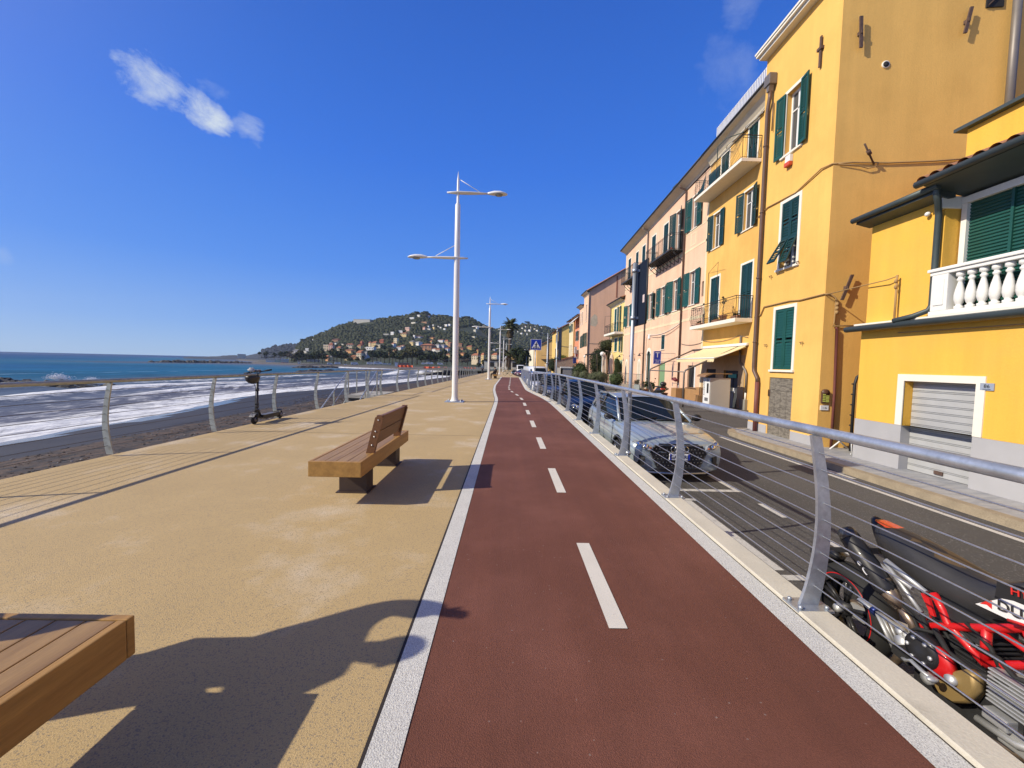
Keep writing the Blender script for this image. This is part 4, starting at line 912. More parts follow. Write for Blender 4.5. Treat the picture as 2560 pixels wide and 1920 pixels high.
dup(b0, (-1.36, 45.6, pz(46)), label='small distant wooden bench with a dark clothed person on it')

# ---- e-scooter with a helmet on its handlebar
M_blk = mat('black_metal', (.022, .022, .024), rough=.45, noise_amt=.15); M_rub = mat('black_rubber', (.016, .016, .016), rough=.8); M_grey = mat('mid_grey_plastic', (.16, .16, .17), rough=.5); M_dgrey = mat('dark_grey_plastic', (.045, .045, .048), rough=.5)
sx, sy = -5.85, 9.32
t = thing('electric_scooter', 'black electric scooter parked against the beach railing', 'scooter', (sx, sy, 0))
for yy in (0.0, .98):
    w_ = obj('wheel', MB().lathe([(.045, -.035), (.085, -.034), (.108, -.02), (.112, 0), (.108, .02), (.085, .034), (.045, .035)], (sx + (.03 if yy else 0), sy + yy, .112), 20, axis='x'), M_rub, t)
    obj('hub', MB().lathe([(0, -.04), (.05, -.04), (.05, .04), (0, .04)], (sx + (.03 if yy else 0), sy + yy, .112), 14, axis='x'), M_grey, w_)
mb = MB().loft([[(sx - .085 + .02, y, z0), (sx + .085 + .02, y, z0), (sx + .085 + .02, y, z1), (sx - .085 + .02, y, z1)] for y, z0, z1 in ((sy + .17, .13, .2), (sy + .25, .10, .185), (sy + .75, .10, .185), (sy + .84, .14, .2))], smooth=False); obj('deck', mb, M_blk, t)
obj('grip_mat', MB().box((sx - .06, sy + .26, .187), (sx + .1, sy + .74, .193)), M_grey, t)
mb = MB().loft([[(sx - .05, sy + .98 + .13 * math.cos(a) * -1, .112 + .14 * math.sin(a)), (sx + .11, sy + .98 - .13 * math.cos(a), .112 + .14 * math.sin(a))] for a in [R(20 + 14 * k) for k in range(8)]], closed=False, cap=False); obj('rear_mudguard', mb, M_blk, t)
mb = MB().loft([[(sx - .06, sy - .125 * math.cos(a), .112 + .135 * math.sin(a)), (sx + .06, sy - .125 * math.cos(a), .112 + .135 * math.sin(a))] for a in [R(30 + 14 * k) for k in range(9)]], closed=False, cap=False); obj('front_mudguard', mb, M_grey, t)
obj('stem', MB().tube([(sx, sy + .03, .2), (sx, sy + .10, .42), (sx, sy + .15, 1.18)], [.034, .03, .024], 10), M_blk, t)
obj('neck', MB().tube([(sx, sy + .2, .17), (sx, sy + .12, .30), (sx, sy + .06, .36)], [.045, .05, .035], 8), M_blk, t)
obj('fork', MB().tube([(sx - .06, sy, .112), (sx - .06, sy + .03, .26), (sx + .06, sy + .03, .26), (sx + .06, sy, .112)], .016, 7), M_blk, t)
hb = obj('handlebar', MB().tube([(sx - .29, sy + .12, 1.17), (sx - .1, sy + .14, 1.21), (sx + .1, sy + .16, 1.23), (sx + .27, sy + .22, 1.27)], .014, 8), M_blk, t)
for s_, a_, b_ in ((0, (sx - .30, sy + .115, 1.168), (sx - .17, sy + .13, 1.195)), (1, (sx + .15, sy + .175, 1.243), (sx + .28, sy + .223, 1.272))): obj('grip', MB().tube([a_, b_], .02, 8), M_rub, hb)
obj('display', MB().bbox((sx - .05, sy + .09, 1.2), (sx + .05, sy + .2, 1.27), .012), M_grey, t)
obj('headlamp', MB().ball((sx, sy + .1, 1.08), (.03, .03, .035)), mat('clear_lamp', (.5, .5, .5), rough=.1), t)
for dx, z in ((-.14, 1.14), (.1, 1.17)): obj('brake_lever', MB().tube([(sx + dx, sy + .12, z + .05), (sx + dx * .9, sy + .02, z), (sx + dx * .5, sy - .01, z - .05)], .008, 5), M_blk, t)
obj('brake_cable', MB().tube([(sx - .12, sy + .1, 1.19), (sx - .06, sy + .02, 1.05), (sx, sy + .06, .85), (sx + .01, sy + .02, .4)], .006, 5), M_blk, t)
for z in (.4, .47, .8): obj('stem_clamp', MB().tube([(sx, sy + .09 + (z - .3) * .06, z - .03), (sx, sy + .09 + (z - .27) * .06, z + .03)], .042, 8), M_dgrey, t)
t = thing('helmet', 'black open helmet hanging upside down from the scooter handlebar', 'helmet', (sx - .02, sy + .02, 1.03))
hx, hy, hzz = sx - .02, sy - .02, 1.10
mb = MB().lathe([(.02, -.155), (.08, -.14), (.13, -.09), (.152, -.02), (.156, .015), (.146, .018), (.135, -.02), (.11, -.08), (.05, -.125)], (hx, hy, hzz), 20); obj('shell', mb, mat('helmet_shell', (.03, .028, .03), rough=.35), t)
obj('strap', MB().tube([(hx + .13, hy, hzz + .01), (hx + .06, hy + .05, hzz + .14), (sx + .03, sy + .14, 1.22)], .008, 5), M_rub, t); obj('strap', MB().tube([(hx - .13, hy, hzz + .01), (hx - .05, hy + .05, hzz + .12), (sx - .02, sy + .13, 1.21)], .008, 5), M_rub, t)
t = thing('cloth_bag', 'pale crumpled cloth tied on the scooter handlebar', 'cloth', (sx - .1, sy + .05, 1.2)); obj('folds', MB().ball((sx - .09, sy + .06, 1.26), (.07, .05, .05), 9, 6, jit=.35), mat('pale_cloth', (.45, .44, .42), rough=.9), t)

# ---- stairs down to the beach with a landing
y0, y1 = 17.95, 20.35; xa = XE(18) + .0; xb = xa - 1.5
t = thing('beach_stairs', 'steel stairs and landing going down to the beach through the railing gap', 'stairs', (xa - .7, 19, -1))
M_deck = mat('landing_concrete', (.40, .38, .33), rough=.85, noise_amt=.15)
obj('landing', MB().box((xb, y0, -.16), (xa - .06, y1, -.02)), M_deck, t); obj('landing_wall', MB().box((xb + .06, y0 + .06, -2.2), (xa - .3, y1 - .06, -.162)), mat('dark_wall', (.06, .058, .055), rough=.9), t)
for k in range(9):
    yy = y0 - .31 * (k + 1); zz = -.16 - .17 * (k + 1); obj('step', MB().box((xb + .05, yy, zz - .03), (xa - .28, yy + .31, zz + .03)), M_deck, t)
for x in (xb + .02, xa - .24): obj('stringer', MB().loft([[(x - .02, y0, -.3), (x + .02, y0, -.3), (x + .02, y0, -.12), (x - .02, y0, -.12)], [(x - .02, y0 - 2.9, -1.86), (x + .02, y0 - 2.9, -1.86), (x + .02, y0 - 2.9, -1.66), (x - .02, y0 - 2.9, -1.66)]], smooth=False), M_galv_old, t)
for x in (xb + .02, xa - .2):
    hr = obj('handrail', MB().tube([(x, y1, 1.08), (x, y0 + .1, 1.08), (x, y0 - 2.9, -.55), (x, y0 - 3.15, -.75)], .025, 8), M_galv, t)
    for y, zb_, zt_ in ((y1 - .05, -.1, 1.08), (y0 + 1.1, -.1, 1.08), (y0 + .1, -.2, 1.08), (y0 - 1.4, -.95, .24), (y0 - 2.7, -1.65, -.46)):
        if x > xb + .1 and y > y0 + .5: continue
        obj('post', MB().box((x - .02, y - .035, zb_), (x + .02, y + .035, zt_)), M_galv_old, t)
    obj('mid_rail', MB().tube([(x, y0 + .1, .55), (x, y0 - 2.9, -1.08)], .012, 6), M_galv, t)
obj('back_rail', MB().tube([(xb + .02, y0 + .1, 1.08), (xb + .02, y1, 1.08), (xa - .1, y1, 1.08)], .026, 8), M_galv, t)
# ---- orange and blue plastic on the beach beyond the railing
for lab, c, x, y, z, s in (('orange plastic sheet lying behind the sea railing', (.65, .13, .04), -5.35, 27.5, -.9, 1.0), ('small blue tarpaulin behind the sea railing', (.06, .07, .35), -4.6, 34, -.7, .7)):
    t = thing('plastic_sheet', lab, 'sheet', (x, y, z)); rr_ = random.Random(4)
    obj('sheet', MB().loft([[(x - s + 2 * s * i / 7, y - .6 * s + 1.2 * s * j / 5, z + .22 * s * rr_.random() + (.35 * s if 0 < j < 5 and 0 < i < 7 else 0)) for j in range(6)] for i in range(8)], closed=False, cap=False), mat('sheet_' + lab[:4], c, rough=.6), t)
# ================================================================== buildings along the street
def plaster(name, c, c2=None, amt=.5): return mat(name, c, rough=.9, spec=.2, noise_amt=.05, noise_scale=.7, fine=.05, fine_scale=50, col2=c2 or (c[0] * .84, c[1] * .80, c[2] * .76), mix_scale=.6, mix_lo=.46, mix_hi=.72, mix_amt=amt + .15, streak=.09, bump=.25, bump_scale=26)
M_yel = plaster('yellow_plaster', (.81, .485, .135)); M_org = plaster('orange_yellow_plaster', (.80, .46, .075), (.74, .42, .10)); M_yel2 = plaster('warm_yellow_plaster', (.78, .46, .13))
M_pink = plaster('pink_plaster', (.80, .53, .37)); M_pinkd = plaster('dusty_pink_plaster', (.66, .40, .26), (.60, .38, .27)); M_salm = plaster('salmon_plaster', (.72, .30, .17)); M_cream = plaster('cream_plaster', (.78, .66, .44)); M_pyel = plaster('pale_yellow_plaster', (.78, .60, .24))
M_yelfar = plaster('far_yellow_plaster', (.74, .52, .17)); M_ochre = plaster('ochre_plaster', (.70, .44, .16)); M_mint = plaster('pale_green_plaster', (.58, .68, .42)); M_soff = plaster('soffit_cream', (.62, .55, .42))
M_plinth = mat('grey_plinth_paint', (.40, .40, .41), rough=.8, noise_amt=.08, noise_scale=1.2, col2=(.62, .62, .62), mix_scale=2.2, mix_lo=.68, mix_hi=.74, mix_amt=.6, bump=.1)
M_trim = mat('white_trim_paint', (.80, .76, .66), rough=.8, noise_amt=.05); M_wht = mat('white_window_paint', (.78, .78, .76), rough=.5, noise_amt=.03)
M_shut = mat('green_shutter_paint', (.010, .075, .058), rough=.45, noise_amt=.12, noise_scale=2); M_shut_d = mat('dark_green_shutter_paint', (.008, .042, .038), rough=.45, noise_amt=.12)
M_pane = mat('window_pane', (.07, .08, .09), rough=.06, spec=.8, noise_amt=.2, noise_scale=1.5); M_dark = mat('dark_interior', (.018, .016, .015), rough=.8, noise_amt=.1)
M_tile = mat('terracotta_tile', (.34, .16, .085), rough=.9, noise_amt=.25, noise_scale=3, col2=(.22, .12, .08), mix_scale=2, bump=.4, bump_scale=18)
M_gut = mat('grey_green_gutter', (.065, .085, .085), rough=.5, metal=.3, noise_amt=.15); M_pipe = mat('brown_drainpipe', (.135, .085, .065), rough=.5, metal=.2, noise_amt=.12, noise_scale=4); M_pipe_r = mat('rust_red_iron_pipe', (.17, .055, .045), rough=.6, noise_amt=.2)
M_pipe_g = mat('grey_drainpipe', (.19, .17, .155), rough=.5, metal=.3, noise_amt=.12); M_iron = mat('dark_wrought_iron', (.022, .022, .024), rough=.55, noise_amt=.1); M_rust = mat('rusty_iron', (.10, .06, .045), rough=.8, noise_amt=.3, noise_scale=12)
M_wire = mat('tan_cable', (.40, .25, .10), rough=.8, noise_amt=.1); M_wire_g = mat('grey_cable', (.22, .19, .16), rough=.8)
M_roller = mat('galvanised_roller', (.47, .48, .48), rough=.5, metal=.15, noise_amt=.08, col2=(.34, .25, .17), mix_scale=3.5, mix_lo=.63, mix_hi=.72, mix_amt=.5)
M_oldwood = mat('grey_weathered_wood', (.23, .205, .165), rough=.9, noise_amt=.3, noise_scale=5, stretch=(3, 3, 14), col2=(.12, .105, .085), mix_scale=2, mix_lo=.45, mix_hi=.6, bump=.6, bump_scale=10)
M_balu = mat('white_balustrade', (.80, .79, .74), rough=.6, noise_amt=.04)
NX = -1
def wall_x(mb, X, ya, yb, za, top, ops, dep=.22, m=0):
    """wall facing the sea at x = X with real openings; top is a number or a function of y"""
    tf = top if callable(top) else (lambda y: top)
    ys = sorted({ya, yb, *[o[0] for o in ops], *[o[1] for o in ops]}); zs = sorted({za, *[o[2] for o in ops], *[o[3] for o in ops]}); zs = [z for z in zs] + [None]
    for i in range(len(ys) - 1):
        for j in range(len(zs) - 1):
            y0, y1 = ys[i], ys[i + 1]; z0 = zs[j]; zt0, zt1 = (tf(y0), tf(y1)) if zs[j + 1] is None else (zs[j + 1],) * 2
            cy, cz = (y0 + y1) / 2, (z0 + min(zt0, zt1)) / 2
            if any(o[0] < cy < o[1] and o[2] < cz < o[3] for o in ops): continue
            mb.quad((X, y0, z0), (X, y1, z0), (X, y1, zt1), (X, y0, zt0), m)
    for o in ops:
        y0, y1, z0, z1 = o[:4]
        mb.quad((X, y0, z0), (X + dep, y0, z0), (X + dep, y0, z1), (X, y0, z1), m); mb.quad((X, y1, z0), (X, y1, z1), (X + dep, y1, z1), (X + dep, y1, z0), m)
        mb.quad((X, y0, z1), (X + dep, y0, z1), (X + dep, y1, z1), (X, y1, z1), m); mb.quad((X, y0, z0), (X, y1, z0), (X + dep, y1, z0), (X + dep, y0, z0), m)
    return mb
def block(mb, X, ya, yb, za, top, D=8, m=0, ops_dep=.3):
    """sides, back and lid behind a front wall"""
    tf = top if callable(top) else (lambda y: top); Xb = X + D
    mb.quad((X, ya, za), (X, ya, tf(ya)), (Xb, ya, tf(ya)), (Xb, ya, za), m); mb.quad((X, yb, za), (Xb, yb, za), (Xb, yb, tf(yb)), (X, yb, tf(yb)), m)
    mb.quad((Xb, ya, za), (Xb, ya, tf(ya)), (Xb, yb, tf(yb)), (Xb, yb, za), m); mb.quad((X, ya, tf(ya)), (X, yb, tf(yb)), (Xb, yb, tf(yb)), (Xb, ya, tf(ya)), m)
    return mb
def shutter_mb(w, h, th=.035, pitch=.055):
    """a louvred leaf in its own plane: u 0..w, v 0..h, n 0..th (x = n, y = u, z = v)"""
    mb = MB(); s = min(.07, w * .16)
    for u0, u1, v0, v1 in ((0, s, 0, h), (w - s, w, 0, h), (s, w - s, 0, s * 1.2), (s, w - s, h - s * 1.2, h), (s, w - s, h * .45, h * .45 + s)): mb.box((0, u0, v0), (th, u1, v1))
    v = s * 1.2 + pitch * .5
    while v < h - s * 1.3:
        if not (h * .45 - pitch * .7 < v < h * .45 + s + pitch * .5): mb.add([(th * .05, s, v + pitch * .55), (th * .05, w - s, v + pitch * .55), (th * .9, w - s, v - pitch * .45), (th * .9, s, v - pitch * .45), (th * .35, s, v + pitch * .6), (th * .35, w - s, v + pitch * .6)], [(0, 1, 2, 3), (4, 5, 2, 3)])
        v += pitch
    return mb
def put(mb, org, u, n):
    """turn a leaf drawn in (x=n, y=u, z=v) to the world"""
    O = Vector(org); u = Vector(u); n = Vector(n); mb.v = [tuple(O + n * p[0] + u * p[1] + Vector((0, 0, p[2]))) for p in mb.v]; return mb
RW = random.Random(5)
def window(par, X, y0, y1, z0, z1, kind='open', trim=.09, sm=None, sw=None, sash=True, far=False, ajar=None):
    """a window or balcony door in an opening of a sea-facing wall. kinds: open, closed, tilt, bare"""
    ajar = ajar or (RW.uniform(.06, .34), RW.uniform(.06, .30)); sm = sm or M_shut; pt = .075 if not far else .09
    mb = MB(); t = trim
    if t:
        for a, b, c, d in ((y0 - t, y0, z0 - t, z1 + t), (y1, y1 + t, z0 - t, z1 + t), (y0, y1, z1, z1 + t)): mb.box((X - .018, a, c), (X + .01, b, d))
        mb.box((X - .06, y0 - t - .03, z0 - .07), (X + .06, y1 + t + .03, z0 - .012))
    w_ = obj('window', mb, M_trim, par)
    if kind in ('open', 'bare', 'tilt'):
        s = MB(); q = .06
        for a, b, c, d in ((y0, y0 + q, z0, z1), (y1 - q, y1, z0, z1), (y0 + q, y1 - q, z1 - q, z1), (y0 + q, y1 - q, z0, z0 + q), ((y0 + y1) / 2 - q * .6, (y0 + y1) / 2 + q * .6, z0 + q, z1 - q), (y0 + q, y1 - q, z0 + (z1 - z0) * .68, z0 + (z1 - z0) * .68 + q * .7)): s.box((X + .13, a + .001, c + .001), (X + .17, b - .001, d - .001))
        obj('sash', s, M_wht, w_); obj('pane', MB().quad((X + .155, y0, z0), (X + .155, y1, z0), (X + .155, y1, z1), (X + .155, y0, z1)), M_pane, w_)
    else: obj('backing', MB().quad((X + .15, y0, z0), (X + .15, y1, z0), (X + .15, y1, z1), (X + .15, y0, z1)), M_dark, w_)
    lw = sw or ((y1 - y0) / 2 + .03); h = z1 - z0 + .04
    if kind == 'open':
        for sgn, yy, aj in ((-1, y0 - .015, ajar[0]), (1, y1 + .015, ajar[1])):
            d = Vector((-math.sin(aj), sgn * math.cos(aj), 0)); n = Vector((-math.cos(aj), -sgn * math.sin(aj), 0))
            obj('shutter', put(shutter_mb(lw, h, pitch=pt), (X - .03, yy, z0 - .02), d, n), sm, w_)
    elif kind in ('closed',):
        hw = (y1 - y0) / 2
        for yy in (y0 + .004, y0 + hw + .002): obj('shutter', put(shutter_mb(hw - .006, z1 - z0 - .01, pitch=pt), (X + .035, yy, z0 + .005), (0, 1, 0), (-1, 0, 0)), sm, w_)
    elif kind == 'tilt':
        hw = (y1 - y0) / 2; hh = z1 - z0; f = .42
        for k, yy in enumerate((y0 + .004, y0 + hw + .002)):
            obj('shutter', put(shutter_mb(hw - .006, hh * (1 - f), pitch=pt), (X + .03, yy, z0 + hh * f), (0, 1, 0), (-1, 0, 0)), sm, w_)
            a = (.35, .52)[k]; lf = shutter_mb(hw - .02, hh * f - .02, pitch=pt); lf.v = [(p[0], p[1], p[2] - (hh * f - .02)) for p in lf.v]
            rot = Matrix.Rotation(a, 3, 'Y'); lf.v = [tuple(rot @ Vector((-p[0], p[1], p[2]))) for p in lf.v]
            lf.v = [(X - .0 + p[0], yy + .008 + p[1], z0 + hh * f + p[2]) for p in lf.v]
            obj('flap', lf, sm, w_)
    return w_
def pipe(par, pts, r, m, name='drainpipe', n=10):
    p = obj(name, MB().tube(pts, r, n), m, par); return p
def brackets(par, X, y, zs, r, m):
    mb = MB()
    for z in zs: mb.lathe([(r * 1.25, -.02), (r * 1.25, .02)], (X, y, z), 10)
    return obj('pipe_clip', mb, m, par)
def gutter(par, pts, r, m=None, name='gutter'): return obj(name, MB().tube(pts, r, 8), m or M_gut, par)
def railing_belly(X0, X1, y0, y1, zb, h, pitch=.11, belly=.16, sides=True):
    """balcony railing with bellied bars: front at x=X0 back to the wall at X1"""
    mb = MB()
    def run(a, b, nrm, n):
        a, b = Vector(a), Vector(b); nr = Vector(nrm)
        for z, r in ((h, .02), (h - .12, .012), (.06, .012)): mb.tube([a + Vector((0, 0, z)), b + Vector((0, 0, z))], r, 6)
        for i in range(n + 1):
            p = a.lerp(b, i / n); post = i in (0, n) or i % max(1, n // 4) == 0
            if post: mb.tube([p + Vector((0, 0, -.18)), p + Vector((0, 0, h))], .014, 5)
            else: mb.tube([p + Vector((0, 0, .06)), p + nr * belly + Vector((0, 0, h * .35)), p + nr * belly * .4 + Vector((0, 0, h * .62)), p + Vector((0, 0, h - .12))], .007, 4, smooth=False)
    run((X0, y0, zb), (X0, y1, zb), (-1, 0, 0), int((y1 - y0) / pitch))
    if sides:
        for y, s in ((y0, -1), (y1, 1)): run((X0, y, zb), (X1, y, zb), (0, s, 0), max(2, int((X1 - X0) / pitch)))
    return mb
def tiles(mb, x0, z0, x1, z1, y0, y1, pitch=.22, r=.085, m=0):
    """rows of half-round roof tiles running up a slope in x"""
    n = int(abs(y1 - y0) / pitch); k = 7
    L = math.hypot(x1 - x0, z1 - z0); nx_, nz_ = -(z1 - z0) / L, (x1 - x0) / L
    for i in range(n + 1):
        y = y0 + (y1 - y0) * i / n; rows = []
        for (x, z, q) in ((x0, z0, 1.0), (x1, z1, .9)):
            rows.append([(x + nx_ * r * q * math.sin(PI * j / k), y + r * 1.15 * q * math.cos(PI * j / k), z + nz_ * r * q * math.sin(PI * j / k)) for j in range(k + 1)])
        mb.loft(rows, m, closed=False, cap=False)
    mb.quad((x0, y0 - .1, z0), (x0, y1 + .1, z0), (x1, y1 + .1, z1), (x1, y0 - .1, z1), m); return mb

# ---------------------------------------------------------------- tall yellow corner house
X = 7.88; YC = 9.97; YE = 12.85; TOP = 11.25
A = thing('corner_house', 'tall plain yellow house with four shuttered openings and a big shaded side wall', 'house', (X, 11.4, -.4))
ops = [(11.2, 11.8, 7.72, 9.45), (11.06, 11.74, 4.48, 6.33), (11.0, 11.78, 1.56, 3.30), (10.92, 11.9, -.40, 1.32)]
mb = wall_x(MB(), X, YC, YE, -.45, TOP, ops); block(mb, X, YC, YE, -.45, TOP, 14)
obj('wall', mb, M_yel, A)
obj('plinth', MB().box((X - .012, YC - .012, -.45), (X, 10.9, -.14)), M_plinth, A); obj('plinth', MB().box((X - .012, 11.94, -.45), (X, YE, -.14)), M_plinth, A)
window(A, X, *ops[0], 'open', ajar=(.15, .1)); window(A, X, *ops[1], 'tilt', sm=M_shut_d); window(A, X, *ops[2], 'closed')
mb = MB()
for k in range(4):
    yy = 10.925 + k * .244; mb.box((X + .02, yy, -.39), (X + .06, yy + .236, 1.31))
for z in (.1, .95): mb.box((X + .005, 10.96, z), (X + .02, 11.86, z + .09))
dr = obj('old_wooden_door', mb, M_oldwood, A); mb = MB(); mb.box((X - .0, 11.86, .75), (X + .03, 11.94, .95)); obj('hinge', mb, M_rust, dr)
mb = MB(); mb.box((X - .30, YC - .02, TOP), (X + .5, YE + .1, TOP + .07)); mb.box((X - .22, YC - .01, TOP - .08), (X + .3, YE + .06, TOP - .001)); mb.box((X - .33, YC - .04, TOP + .072), (X + 14, YE + .12, TOP + .13)); obj('cornice', mb, M_trim, A)
obj('chimney', MB().bbox((X + .1, 12.45, TOP + .13), (X + .5, 12.8, TOP + .6), .02), M_tile, A)
mb = MB().bbox((X - .24, 12.30, 10.1), (X - .01, 12.58, 10.42), .02); mb.prism([(12.36, 10.1), (12.52, 10.1), (12.49, 9.92), (12.40, 9.92)], 'x', X - .2, X - .05); hop = obj('rain_hopper', mb, M_pipe_g, A)
pipe(A, [(X - .12, 12.44, 9.95), (X - .12, 12.44, 9.75), (X - .09, 12.56, 9.45), (X - .09, 12.56, 1.62), (X - .09, 12.54, 1.5), (X - .09, 12.36, 1.28), (X - .09, 12.34, 1.15)], .055, M_pipe)
pipe(A, [(X - .09, 12.34, 1.16), (X - .09, 12.34, -.38)], .062, M_pipe_r); pipe(A, [(X - .05, 12.36, 9.6), (X - .05, 12.36, 8.75)], .018, M_pipe, 'overflow_pipe', 6)
brackets(A, X - .09, 12.56, (2.4, 4.4, 6.4, 8.4), .055, M_pipe)
obj('wire', MB().tube([(X - .03, 12.9, 6.34), (X - .03, 12.4, 6.5), (X - .03, 11.2, 6.44), (X - .04, 10.3, 6.66), (X - .03, YC, 6.62), (X + .4, YC - .03, 6.63), (X + 1.2, YC - .03, 6.6), (X + 2.2, YC - .03, 6.62), (X + 3.4, YC - .03, 6.68)], .018, 6), M_wire, A)
obj('wire', MB().tube([(X + .1, YC - .03, 6.6), (X + .5, YC - .05, 6.55), (X + .75, YC - .05, 6.47), (X + .9, YC - .05, 6.5), (X + 1.0, YC - .03, 6.6)], .012, 5), M_wire, A)
obj('wire', MB().tube([(X - .03, 12.75, 3.2), (X - .03, 12.45, 3.24), (X - .03, 12.3, 3.47), (X - .03, 11.2, 3.48), (X - .03, 10.8, 3.44), (X - .03, YC, 3.46), (X + .1, YC - .03, 3.46), (X + .22, YC - .05, 3.35), (X + .22, YC - .04, 2.75), (X + .2, YC - .04, 2.67), (X + 1.0, YC - .04, 2.68)], .02, 6), M_wire, A)
mb = MB()
for k in range(3): mb.ball((X + .24, YC - .07, 3.2 - .1 * k), (.04, .04, .05), 8, 5)
obj('insulator', mb, M_wire, A)
# iron wall anchors on the side wall and front
for (xa_, za_, zb_, tl) in ((8.25, 9.27, 9.99, .02), (10.55, 9.49, 10.07, -.05), (8.31, 3.30, 3.92, -.10)):
    mb = MB().loft([[(xa_ - .035 - tl, YC - .10, zb_), (xa_ + .035 - tl, YC - .10, zb_), (xa_ + .035 - tl, YC - .07, zb_), (xa_ - .035 - tl, YC - .07, zb_)], [(xa_ - .035 + tl, YC - .10, za_), (xa_ + .035 + tl, YC - .10, za_), (xa_ + .035 + tl, YC - .07, za_), (xa_ - .035 + tl, YC - .07, za_)]], smooth=False)
    mb.box((xa_ - .02, YC - .12, (za_ + zb_) / 2 - .04), (xa_ + .02, YC, (za_ + zb_) / 2 + .04)); obj('wall_anchor', mb, M_rust, A)
obj('wall_anchor', MB().box((X - .06, 10.54, 9.32), (X - .03, 10.6, 10.09)).box((X - .08, 10.5, 9.75), (X, 10.66, 9.82)), M_rust, A)
obj('wall_anchor', MB().tube([(8.36, YC - .25, 6.95), (8.78, YC - .02, 6.58)], .02, 6).tube([(8.5, YC - .18, 6.83), (8.58, YC - .14, 6.76)], .045, 6), M_rust, A)
obj('vent_hole', MB().lathe([(.0, -.02), (.055, -.02), (.085, -.02), (.085, .01)], (8.9, YC, 8.91), 16, axis='y'), M_trim, A); obj('vent_grille', MB().lathe([(0, -.026), (.065, -.026), (.065, -.02)], (8.9, YC, 8.91), 14, axis='y'), M_dark, A)
mb = MB().box((10.97, YC - .03, 10.09), (11.33, YC + .02, 10.48)); ob = obj('wall_hatch', mb, M_dark, A); obj('hatch_bar', MB().tube([(10.99, YC - .05, 10.12), (11.31, YC - .05, 10.46)], .012, 5), M_rust, ob)
pipe(A, [(11.47, YC - .16, 11.3), (11.47, YC - .16, 6.5)], .075, M_pipe_g)
pipe(A, [(8.13, YC - .05, 2.62), (8.16, YC - .05, 2.6), (8.2, YC - .05, 1), (8.2, YC - .05, -.4)], .03, M_pipe_r); 
mb = MB().bbox((7.92, YC - .05, .74), (8.1, YC - .002, 1.0), .01); mb.lathe([(0, -.05), (.09, -.05), (.09, -.002)], (8.01, YC, 1.0), 16, axis='y'); pl = obj('doorbell_panel', mb, mat('brown_panel', (.10, .05, .03), rough=.4), A)
mb = MB()
for k in range(5): mb.box((7.94, YC - .058, .775 + k * .042), (8.0, YC - .051, .80 + k * .042)); mb.box((8.015, YC - .058, .765 + k * .036), (8.085, YC - .051, .79 + k * .036))
obj('name_tag', mb, mat('lime_tag', (.55, .60, .12), rough=.5), pl)
sg = obj('wall_plate', MB().box((7.92, YC - .02, .56), (8.11, YC - .002, .68)), M_wht, A); obj('lettering', text_on('i  via', .05, (8.02, YC - .022, .62), (1, 0, 0), (0, 0, 1)), M_gut, sg)
# wrought gate in the gap
mb = MB().tube([(8.36, YC - .42, -.4), (8.36, YC - .42, 1.25), (8.4, YC - .42, 1.42), (8.55, YC - .42, 1.54), (8.85, YC - .42, 1.6), (9.3, YC - .42, 1.6)], .03, 8)
for k in range(6): mb.tube([(8.36 + .02, YC - .42, .0 + k * .25), (8.30, YC - .42, .0 + k * .25)], .018, 5)
obj('gate_frame', mb, M_iron, A); obj('gate_mesh', MB().quad((8.4, YC - .42, -.4), (9.3, YC - .42, -.4), (9.3, YC - .42, .9), (8.5, YC - .42, 1.15)), mat('tan_reed_screen', (.30, .21, .12), rough=.9, noise_amt=.3, noise_scale=8, stretch=(8, 1, 1)), A)
pipe(A, [(8.36, YC - .9, 4.95), (9.0, YC - .02, 5.15)], .02, M_iron, 'flag_rod', 6)
mb = MB().bbox((X - .10, 11.42, 7.40), (X - .005, 11.62, 7.60), .01); ob = obj('alarm_box', mb, M_wht, A); obj('alarm_lamp', MB().bbox((X - .115, 11.42, 7.30), (X - .01, 11.64, 7.42), .02), mat('red_plastic', (.6, .08, .03), rough=.4), ob)
for yy, zz in ((12.1, 2.3), (10.62, 2.3), (12.05, 4.35), (10.95, 4.5)): obj('shutter_catch', MB().tube([(X - .06, yy - .06, zz), (X - .06, yy + .06, zz)], .009, 5).tube([(X, yy, zz), (X - .06, yy, zz), (X - .07, yy, zz - .06)], .009, 5), M_rust, A)
# far window and small balcony on the side wall
mb = MB().box((12.1, YC - .03, 8.3), (13.3, YC, 10.0)); wv = obj('window', mb, M_trim, A); obj('pane', MB().box((12.3, YC - .035, 8.35), (13.1, YC - .031, 9.85)), M_pane, wv)
mb = MB()
for k in range(9): mb.tube([(12.05 + k * .15, YC - .45, 8.05), (12.05 + k * .15 - .06, YC - .6, 8.35), (12.05 + k * .15, YC - .45, 8.75)], .014, 4)
mb.tube([(11.98, YC - .45, 8.75), (13.4, YC - .45, 8.75)], .025, 6); mb.box((12.0, YC - .55, 7.9), (13.4, YC - .001, 8.02)); obj('balcony', mb, M_iron, A)

def swing_wall(t, X, y0, k):
    """a side wall that is not square to the street front"""
    L = t.location
    for o in t.children:
        if o.type == 'MESH':
            for v in o.data.vertices:
                wx, wy = v.co.x + L.x, v.co.y + L.y
                if wy < y0 + .2 and wx > X + .02: v.co.y -= k * (wx - X)
# the side wall is not square to the front: it swings a little towards the camera
def swing(o):
    if o.type == 'MESH':
        for v in o.data.vertices:
            wx, wy = v.co.x + X, v.co.y + 11.4
            if wy < YC + .06 and wx > X + .004: v.co.y -= .105 * (wx - X)
    for c_ in o.children: swing(c_)
swing(A)
